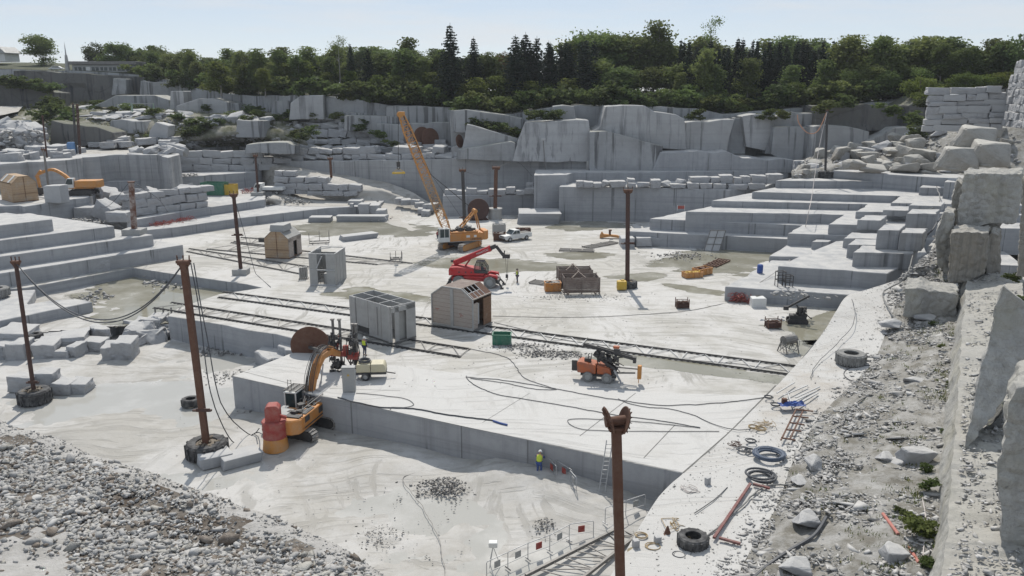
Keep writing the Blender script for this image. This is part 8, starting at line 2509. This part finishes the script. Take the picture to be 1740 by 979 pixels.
cable('cable', gl([(1377, 642), (1386, 620), (1418, 588), (1449, 552), (1452, 524), (1447, 508)], [.5, .6, 1.1, 1.75, 2.1, 2.2]), .028, H1, 'thin cable lying along the pale terrace above the grey tyre', wob=.1)
cable('hose', gl([(1591, 317), (1597, 335), (1592, 350), (1570, 362), (1561, 392), (1552, 430), (1543, 463), (1528, 480), (1501, 496), (1505, 515), (1522, 543)], [9.0, 8.4, 8.0, 7.9, 6.4, 5.2, 4.5, 3.6, 2.7, 2.4, 2.3]), .075, M['rubberp'], 'thick grey hose hanging down over the cut blocks to the terrace', 'hose', wob=.1)
cable('hose', gl([(1607, 360), (1597, 372), (1585, 390), (1575, 400), (1568, 418)], [8.6, 8.0, 7.2, 6.4, 5.6]), .12, H1, 'thick black hose beside the upper cut blocks', 'hose')
cable('hose', gl([(1473, 672), (1446, 691), (1436, 710), (1428, 736), (1411, 778), (1385, 814), (1362, 824), (1303, 826), (1258, 861), (1206, 908), (1172, 944), (1205, 950), (1240, 957)], [1.0, .85, .8, .8, .75, .6, .5, .4, .35, .25, .1, .12, .3]), .05, M['rubberp'], 'long grey hose winding down the rubble edge to the tractor tyre', 'hose', wob=.1)
cable('hose', gl([(1404, 879), (1383, 910), (1338, 938), (1300, 965), (1262, 1000)], [1.1, 1.1, .9, .7, .6]), .11, H1, 'thickest black hose at the bottom right', 'hose')
cable('hose', gl([(1479, 652), (1445, 646), (1434, 634), (1449, 624), (1492, 620)], [.85, .7, .65, .75, 1.0]), .035, H1, 'curved black hose right below the large grey tyre', 'hose')
cable('cable', gl([(1180, 872), (1215, 848), (1236, 828)], .2), .03, H1, 'straight dark rod lying on the terrace left of the red frame', 'rod')
cable('cable', gl([(1567, 845), (1573, 880), (1571, 915), (1568, 950)], [1.9, 1.9, 1.9, 1.9]), .03, M['ropew'], 'thin white rope hanging beside the weed at the bottom right')
# hanging ropes
a, b = MA[2], MBb[2]
for k, s_ in enumerate((.0, .25)):
    pts = []
    for i in range(13):
        f = i / 12; p = a.lerp(b, f)
        sag = 9.6 * 4 * f * (1 - f) * (.5 + .0 * f)
        p = p + Vector((0, 0, -sag + s_ * math.sin(f * 3.14) + .0)); pts.append(p)
    cable('hanging_cable', pts, .05, H1, 'black cable slung between the leaning mast and the beam mast, the %s strand' % ('lower' if k == 0 else 'upper'), n=3)
cable('hanging_cable', [MBb[2] + Vector((.5, 0, 0)), MBb[2] + Vector((.9, -.2, -4)), MBb[2] + Vector((1.2, -.5, -9.5)), P(395, 750, ZP + .1), P(430, 738, ZP + .1), P(440, 728, ZP + 1.0)], .04, H1, 'black cable hanging from the beam mast and lying to the excavator', wob=.05)
cable('hanging_cable', [MBb[2] + Vector((.7, 0, 0)), MBb[2] + Vector((1.2, -.2, -5)), MBb[2] + Vector((1.7, 0, -10.5)), P(418, 735, ZP + .3), P(438, 735, ZP + .3), P(446, 738, ZP + 1.2)], .04, H1, 'second black cable from the beam mast, swinging wider to the excavator', wob=.05)
cable('hanging_cable', [MC[2], MC[2] + Vector((1.0, 0, -5)), MC[2] + Vector((2.2, -1, -9.5)), P(440, 470, .06), P(460, 488, .06)], .035, H1, 'cable hanging from the mast by the pine shed')
cable('hanging_rope', [MJ[2], Q(1390, 222, MJ[1].y), Q(1373, 226, MJ[1].y), Q(1358, 210, MJ[1].y), Q(1355, 195, MJ[1].y)], .07, M['ropeo'], 'orange rope hanging in a loop from the slim black mast', 'rope')
cable('hanging_rope', [MJ[2], Q(1392, 250, MJ[1].y - 3), P(1380, 330, 7.6), P(1374, 360, 6.5), P(1364, 404, ZA + .2), P(1352, 425, ZA + .1), P(1340, 445, ZA + .1)], .045, M['ropew'], 'white rope running down the benches from the slim black mast', 'rope')
cable('hanging_cable', [MG[2], (MG[2] + MH[2]) / 2 + Vector((0, 0, -1.0)), MH[2]], .03, H1, 'thin wire slung between the two masts behind the crane')
cable('hanging_cable', [MH[2], Q(878, 275, 158), Q(905, 300, 157)], .03, H1, 'thin wire sagging from the red brown mast towards the cliff')
cable('hanging_cable', [MD[2] + Vector((.3, 0, 0)), MD[2] + Vector((3, 1, -2.4)), P(285, 360, 3.1)], .035, H1, 'thin guy wire right of the flaking white mast')
cable('hanging_cable', [MD[2] + Vector((-.3, 0, 0)), MD[2] + Vector((-4, 1, -3.4)), P(165, 350, 4.0)], .035, H1, 'thin guy wire left of the flaking white mast')
# saw cuts in the rock floor
for pa, pb, w_ in (((1161, 803), (1240, 734), .05), ((1240, 734), (1318, 655), .05), ((1094, 778), (1147, 722), .03), ((985, 741), (1080, 668), .03), ((400, 628), (545, 665), .025), ((1160, 830), (1240, 850), .03), ((1130, 868), (1178, 810), .03), ((1270, 800), (1390, 665), .04), ((1105, 945), (1150, 960), .03), ((1235, 735), (1300, 752), .03), ((560, 660), (680, 664), .02), ((820, 718), (900, 668), .02)):
    za = .012 if pa[0] < 1165 or pa[1] < 760 else .1
    A, B = P(*pa, za), P(*pb, za); d = (B - A); n_ = Vector((-d.y, d.x, 0)).normalized() * w_
    m = MB(); m.add([A - n_, A + n_, B + n_, B - n_], [(0, 1, 2, 3)]); o = m.build('saw_cut', M['seam']); struct(o)
# ---------------------------------------------------------------- people
def skinned(name, verts, edges, rad, mat, parent, root=0, sub=2):
    me = bpy.data.meshes.new(name)
    me.from_pydata([tuple(v) for v in verts], edges, [])
    me.materials.append(mat)
    o = link(bpy.data.objects.new(name, me), parent)
    sk = o.modifiers.new('skin', 'SKIN'); sk.use_smooth_shade = True
    sv = me.skin_vertices[0].data
    for i, r_ in enumerate(rad):
        rr = r_ if isinstance(r_, tuple) else (r_, r_)
        sv[i].radius = rr; sv[i].use_root = i in (root if isinstance(root, tuple) else (root,))
    sb_ = o.modifiers.new('smooth', 'SUBSURF'); sb_.levels = sb_.render_levels = sub
    return o

def person(loc, rz, label, top, legs, helmet, pose=None, boots='dark'):
    J = dict(pelvis=(0, 0, .95), waist=(0, .01, 1.1), chest=(0, .02, 1.32), neck=(0, .01, 1.49), head=(0, -.01, 1.63), crown=(0, 0, 1.72),
             shL=(.19, .02, 1.42), elL=(.25, .03, 1.14), wrL=(.24, -.10, .92), haL=(.235, -.14, .85),
             shR=(-.19, .02, 1.42), elR=(-.25, .03, 1.14), wrR=(-.24, -.10, .92), haR=(-.235, -.14, .85),
             hiL=(.10, 0, .90), knL=(.11, -.03, .50), anL=(.12, .03, .09), toL=(.13, -.14, .04),
             hiR=(-.10, 0, .90), knR=(-.11, -.02, .50), anR=(-.12, .03, .09), toR=(-.13, -.14, .04))
    J.update(pose or {})
    J = {k: Vector(v) for k, v in J.items()}
    t = thing('person', label, 'person', loc, rz)
    rad = dict(pelvis=(.15, .11), waist=(.14, .10), chest=(.165, .115), neck=.058, head=(.085, .10), crown=(.07, .08), shL=.075, shR=.075, elL=.05, elR=.05, wrL=.034, wrR=.034, haL=(.042, .02), haR=(.042, .02), hiL=.09, hiR=.09, knL=.062, knR=.062, anL=.043, anR=.043, toL=.04, toR=.04)
    names = list(J)
    V = [J[k] for k in names]; Rr = [rad[k] for k in names]
    ix = {k: i for i, k in enumerate(names)}
    E_ = [(ix[a], ix[b]) for a, b in (('pelvis', 'waist'), ('waist', 'chest'), ('chest', 'neck'), ('neck', 'head'), ('head', 'crown'), ('chest', 'shL'), ('shL', 'elL'), ('elL', 'wrL'), ('wrL', 'haL'), ('chest', 'shR'), ('shR', 'elR'), ('elR', 'wrR'), ('wrR', 'haR'), ('pelvis', 'hiL'), ('hiL', 'knL'), ('knL', 'anL'), ('anL', 'toL'), ('pelvis', 'hiR'), ('hiR', 'knR'), ('knR', 'anR'), ('anR', 'toR'))]
    # nose
    V.append(J['head'] + Vector((0, -.125, -.005))); Rr.append(.014); E_.append((ix['head'], len(V) - 1))
    # fingers and thumbs, slightly curled
    for s in ('L', 'R'):
        h = J['ha' + s]; d = (h - J['wr' + s]).normalized(); sd_ = d.cross(Vector((0, 0, 1)))
        sd_ = sd_.normalized() if sd_.length > .05 else Vector((1, 0, 0)); cu = d.cross(sd_).normalized()
        for k, l in ((-1.5, .065), (-.5, .078), (.5, .082), (1.5, .07)):
            a = h + sd_ * k * .021 + d * .02; b = a + d * l * .55; c = b + d * l * .4 + cu * l * .35
            n0 = len(V); V += [a, b, c]; Rr += [.0095, .009, .0075]; E_ += [(ix['ha' + s], n0), (n0, n0 + 1), (n0 + 1, n0 + 2)]
        n0 = len(V); V += [h - d * .03 + sd_ * .045, h + d * .01 + sd_ * .065 + cu * .02]; Rr += [.012, .009]; E_ += [(ix['ha' + s], n0), (n0, n0 + 1)]
    skinned('body', V, E_, Rr, M['skin'], t)
    f = 1.22
    def cloth(nm, ks, es, mat, grow, root=0):
        vv = [J[k] for k in ks]; rr = [tuple(x * grow for x in (rad[k] if isinstance(rad[k], tuple) else (rad[k], rad[k]))) for k in ks]
        kk = {k: i for i, k in enumerate(ks)}
        return skinned(nm, vv, [(kk[a], kk[b]) for a, b in es], rr, mat, t, root)
    arms = [('shL', 'elL'), ('shR', 'elR'), ('elL', 'wrL'), ('elR', 'wrR')]
    cloth('sleeves', ['shL', 'elL', 'wrL', 'shR', 'elR', 'wrR'], arms, M[legs] if top == 'hivis' else M[top], 1.2, (0, 3))
    cloth('vest' if top == 'hivis' else 'shirt', ['pelvis', 'waist', 'chest', 'shL', 'shR'], [('pelvis', 'waist'), ('waist', 'chest'), ('chest', 'shL'), ('chest', 'shR')], M[top], 1.42)
    cloth('trousers', ['pelvis', 'hiL', 'knL', 'anL', 'hiR', 'knR', 'anR'], [('pelvis', 'hiL'), ('hiL', 'knL'), ('knL', 'anL'), ('pelvis', 'hiR'), ('hiR', 'knR'), ('knR', 'anR')], M[legs], 1.28)
    for s in ('L', 'R'):
        skinned('boot', [J['an' + s], J['an' + s] + Vector((0, .02, -.05)), J['to' + s]], [(0, 1), (1, 2)], [.06, .06, .055], M[boots], t)
    hd_ = J['head']; up = (J['crown'] - J['neck']).normalized()
    m = MB(); m.lathe([(.135, .0), (.13, .05), (.10, .11), (.05, .14), (.0001, .148)], 18, Matrix.Translation(hd_ + up * .02) @ frame_m(up)); m.lathe([(.135, 0), (.165, -.01), (.165, .0), (.135, .015)], 18, Matrix.Translation(hd_ + up * .025 + Vector((0, -.02, 0))) @ frame_m(up))
    m.build('helmet' if helmet != 'hair' else 'hair', M[helmet], t, smooth=True)
    m = MB()
    for s in (-1, 1): m.cyl(hd_ + Vector((s * .035, -.095, .02)), hd_ + Vector((s * .035, -.108, .02)), .012, n=8)
    m.box(hd_ + Vector((0, -.098, -.065)), (.05, .012, .012)); m.build('face', M['hair'], t)
    return t
def frame_m(up):
    x, y, z = frame(up)
    return Matrix(((x.x, y.x, z.x, 0), (x.y, y.y, z.y, 0), (x.z, y.z, z.z, 0), (0, 0, 0, 1)))
person(P(620, 604, 0.01), R(150), 'worker in a yellow vest and white helmet standing right of the drill head', 'hivis', 'navy', 'white')
person(P(879, 480, 0.0), R(-70), 'worker in a yellow vest and dark trousers standing under the telescopic handler hook', 'hivis', 'navy', 'hair', dict(elR=(-.24, -.08, 1.16), wrR=(-.2, -.3, 1.12), haR=(-.2, -.37, 1.12)))
person(P(916, 807, -2.12), R(160), 'worker in a yellow vest and blue overalls leaning to the ledge face beside the barriers', 'hivis', 'bluew', 'white',
       dict(waist=(.02, -.06, 1.09), chest=(.03, -.16, 1.29), neck=(.03, -.25, 1.44), head=(.03, -.32, 1.56), crown=(.03, -.34, 1.65), shL=(.21, -.2, 1.37), shR=(-.16, -.2, 1.38), elL=(.33, -.32, 1.2), wrL=(.28, -.52, 1.22), haL=(.27, -.59, 1.23), elR=(-.28, -.32, 1.2), wrR=(-.24, -.5, 1.08), haR=(-.23, -.57, 1.06), knR=(-.12, -.12, .52), anR=(-.14, .0, .09), toR=(-.14, -.17, .04)))
person(P(745, 421, .0) + Vector((0, 0, 1.0)), R(10), 'man in a red shirt standing on the crane track beside the cab', 'maroon', 'navy', 'hair')
o = person(tel.matrix_world.translation.copy() + tel.location * 0 + Vector((806 * 0, 0, 0)) if False else tel.location + Vector((1.0, -.72, 1.72)), R(80), 'driver sitting inside the cab of the red telescopic handler', 'navy', 'navy', 'hair',
       dict(pelvis=(0, 0, .45), waist=(0, .02, .6), chest=(0, .03, .82), neck=(0, .02, .99), head=(0, 0, 1.12), crown=(0, 0, 1.2), shL=(.19, .02, .92), shR=(-.19, .02, .92), elL=(.23, -.1, .68), wrL=(.18, -.32, .7), haL=(.17, -.38, .71), elR=(-.23, -.1, .68), wrR=(-.18, -.32, .7), haR=(-.17, -.38, .71), hiL=(.1, -.02, .42), hiR=(-.1, -.02, .42), knL=(.12, -.4, .46), knR=(-.12, -.4, .46), anL=(.12, -.45, .09), anR=(-.12, -.45, .09), toL=(.12, -.6, .04), toR=(-.12, -.6, .04)))
# ---------------------------------------------------------------- summer haze in the air of the quarry
if HAZE > 0:
    m = MB(); m.box((0, 300, 30), (1900, 1300, 80))
    hz = bpy.data.materials.new('haze_air'); hz.use_nodes = True; hn = hz.node_tree; hn.nodes.clear()
    ho = hn.nodes.new('ShaderNodeOutputMaterial'); hv = hn.nodes.new('ShaderNodeVolumePrincipled')
    hv.inputs['Color'].default_value = (.86, .91, 1, 1); hv.inputs['Density'].default_value = HAZE; hv.inputs['Anisotropy'].default_value = .3
    hn.links.new(hv.outputs[0], ho.inputs['Volume'])
    o = m.build('haze', hz); o['kind'] = 'stuff'; o['label'] = 'thin pale summer haze filling the air of the quarry'; o['category'] = 'haze'
# ---------------------------------------------------------------- daylight, camera, view
SUN_EL, SUN_AZ = R(50), R(-4)          # azimuth from straight ahead, positive to the right
w = bpy.data.worlds.new('World')
SC.world = w
w.use_nodes = True
nt_ = w.node_tree
nt_.nodes.clear()
out = nt_.nodes.new('ShaderNodeOutputWorld')
bg = nt_.nodes.new('ShaderNodeBackground')
bg.inputs['Strength'].default_value = SKY_STRENGTH
sky = nt_.nodes.new('ShaderNodeTexSky')
sky.sky_type = 'NISHITA'
sky.sun_disc = False
sky.sun_elevation = SUN_EL
sky.sun_rotation = SUN_AZ
sky.altitude = 300
sky.air_density = .8
sky.dust_density = .25
sky.ozone_density = 3.0
# hazy summer sky: whiter towards the horizon, thin streaks of high cloud
tc = nt_.nodes.new('ShaderNodeTexCoord')
def wn(t, **kw):
    n = nt_.nodes.new(t)
    for k_, v_ in kw.items(): setattr(n, k_, v_)
    return n
sx = wn('ShaderNodeSeparateXYZ'); nt_.links.new(tc.outputs['Generated'], sx.inputs[0])
el = wn('ShaderNodeMapRange'); el.inputs['From Min'].default_value = .0; el.inputs['From Max'].default_value = .16
nt_.links.new(sx.outputs[2], el.inputs[0])
m1 = wn('ShaderNodeMix', data_type='RGBA'); m1.inputs[6].default_value = HAZE_LOW; m1.inputs[7].default_value = HAZE_HIGH
nt_.links.new(el.outputs[0], m1.inputs[0])
m2 = wn('ShaderNodeMix', data_type='RGBA'); m2.inputs[0].default_value = .8
nt_.links.new(sky.outputs[0], m2.inputs[6]); nt_.links.new(m1.outputs[2], m2.inputs[7])
mp = wn('ShaderNodeMapping'); mp.inputs['Scale'].default_value = (1.3, 1.3, 11); mp.inputs['Rotation'].default_value = (0, R(4), 0)
nt_.links.new(tc.outputs['Generated'], mp.inputs[0])
nn = wn('ShaderNodeTexNoise'); nn.inputs['Scale'].default_value = 2.4; nn.inputs['Detail'].default_value = 8; nn.inputs['Roughness'].default_value = .62
nt_.links.new(mp.outputs[0], nn.inputs['Vector'])
rp = wn('ShaderNodeValToRGB')
rp.color_ramp.elements[0].position = .47; rp.color_ramp.elements[0].color = (0, 0, 0, 1)
rp.color_ramp.elements[1].position = .72; rp.color_ramp.elements[1].color = (.8, .8, .8, 1)
nt_.links.new(nn.outputs['Fac'], rp.inputs[0])
mx = wn('ShaderNodeMix', data_type='RGBA')
nt_.links.new(rp.outputs[0], mx.inputs[0]); nt_.links.new(m2.outputs[2], mx.inputs[6])
mx.inputs[7].default_value = CLOUD
nt_.links.new(mx.outputs[2], bg.inputs['Color'])
nt_.links.new(bg.outputs[0], out.inputs[0])

sd = bpy.data.lights.new('sun', 'SUN')
sd.energy = SUN_STRENGTH
sd.angle = R(.6)
sd.color = (1.0, .94, .85)
so = link(bpy.data.objects.new('sun', sd))
# light travels from the sun towards the viewer and down
dirv = Vector((math.sin(SUN_AZ) * math.cos(SUN_EL), math.cos(SUN_AZ) * math.cos(SUN_EL), math.sin(SUN_EL)))
so.rotation_euler = dirv.to_track_quat('Z', 'Y').to_euler()

cd = bpy.data.cameras.new('camera')
cd.sensor_width = 36
cd.lens = 36 * F / 1740
cd.clip_start = .2
cd.clip_end = 9000
co = link(bpy.data.objects.new('camera', cd))
co.location = (0, 0, HC)
co.rotation_euler = (math.pi / 2 - PIT, 0, 0)
SC.camera = co
SC.view_settings.view_transform = 'Standard'
SC.view_settings.look = 'None'
SC.view_settings.gamma = 1
SC.view_settings.use_curve_mapping = False
SC.view_settings.exposure = EXPO
SC.cycles.max_bounces = 6
SC.cycles.diffuse_bounces = 3
SC.cycles.glossy_bounces = 2
SC.cycles.transmission_bounces = 2
SC.cycles.use_denoising = True
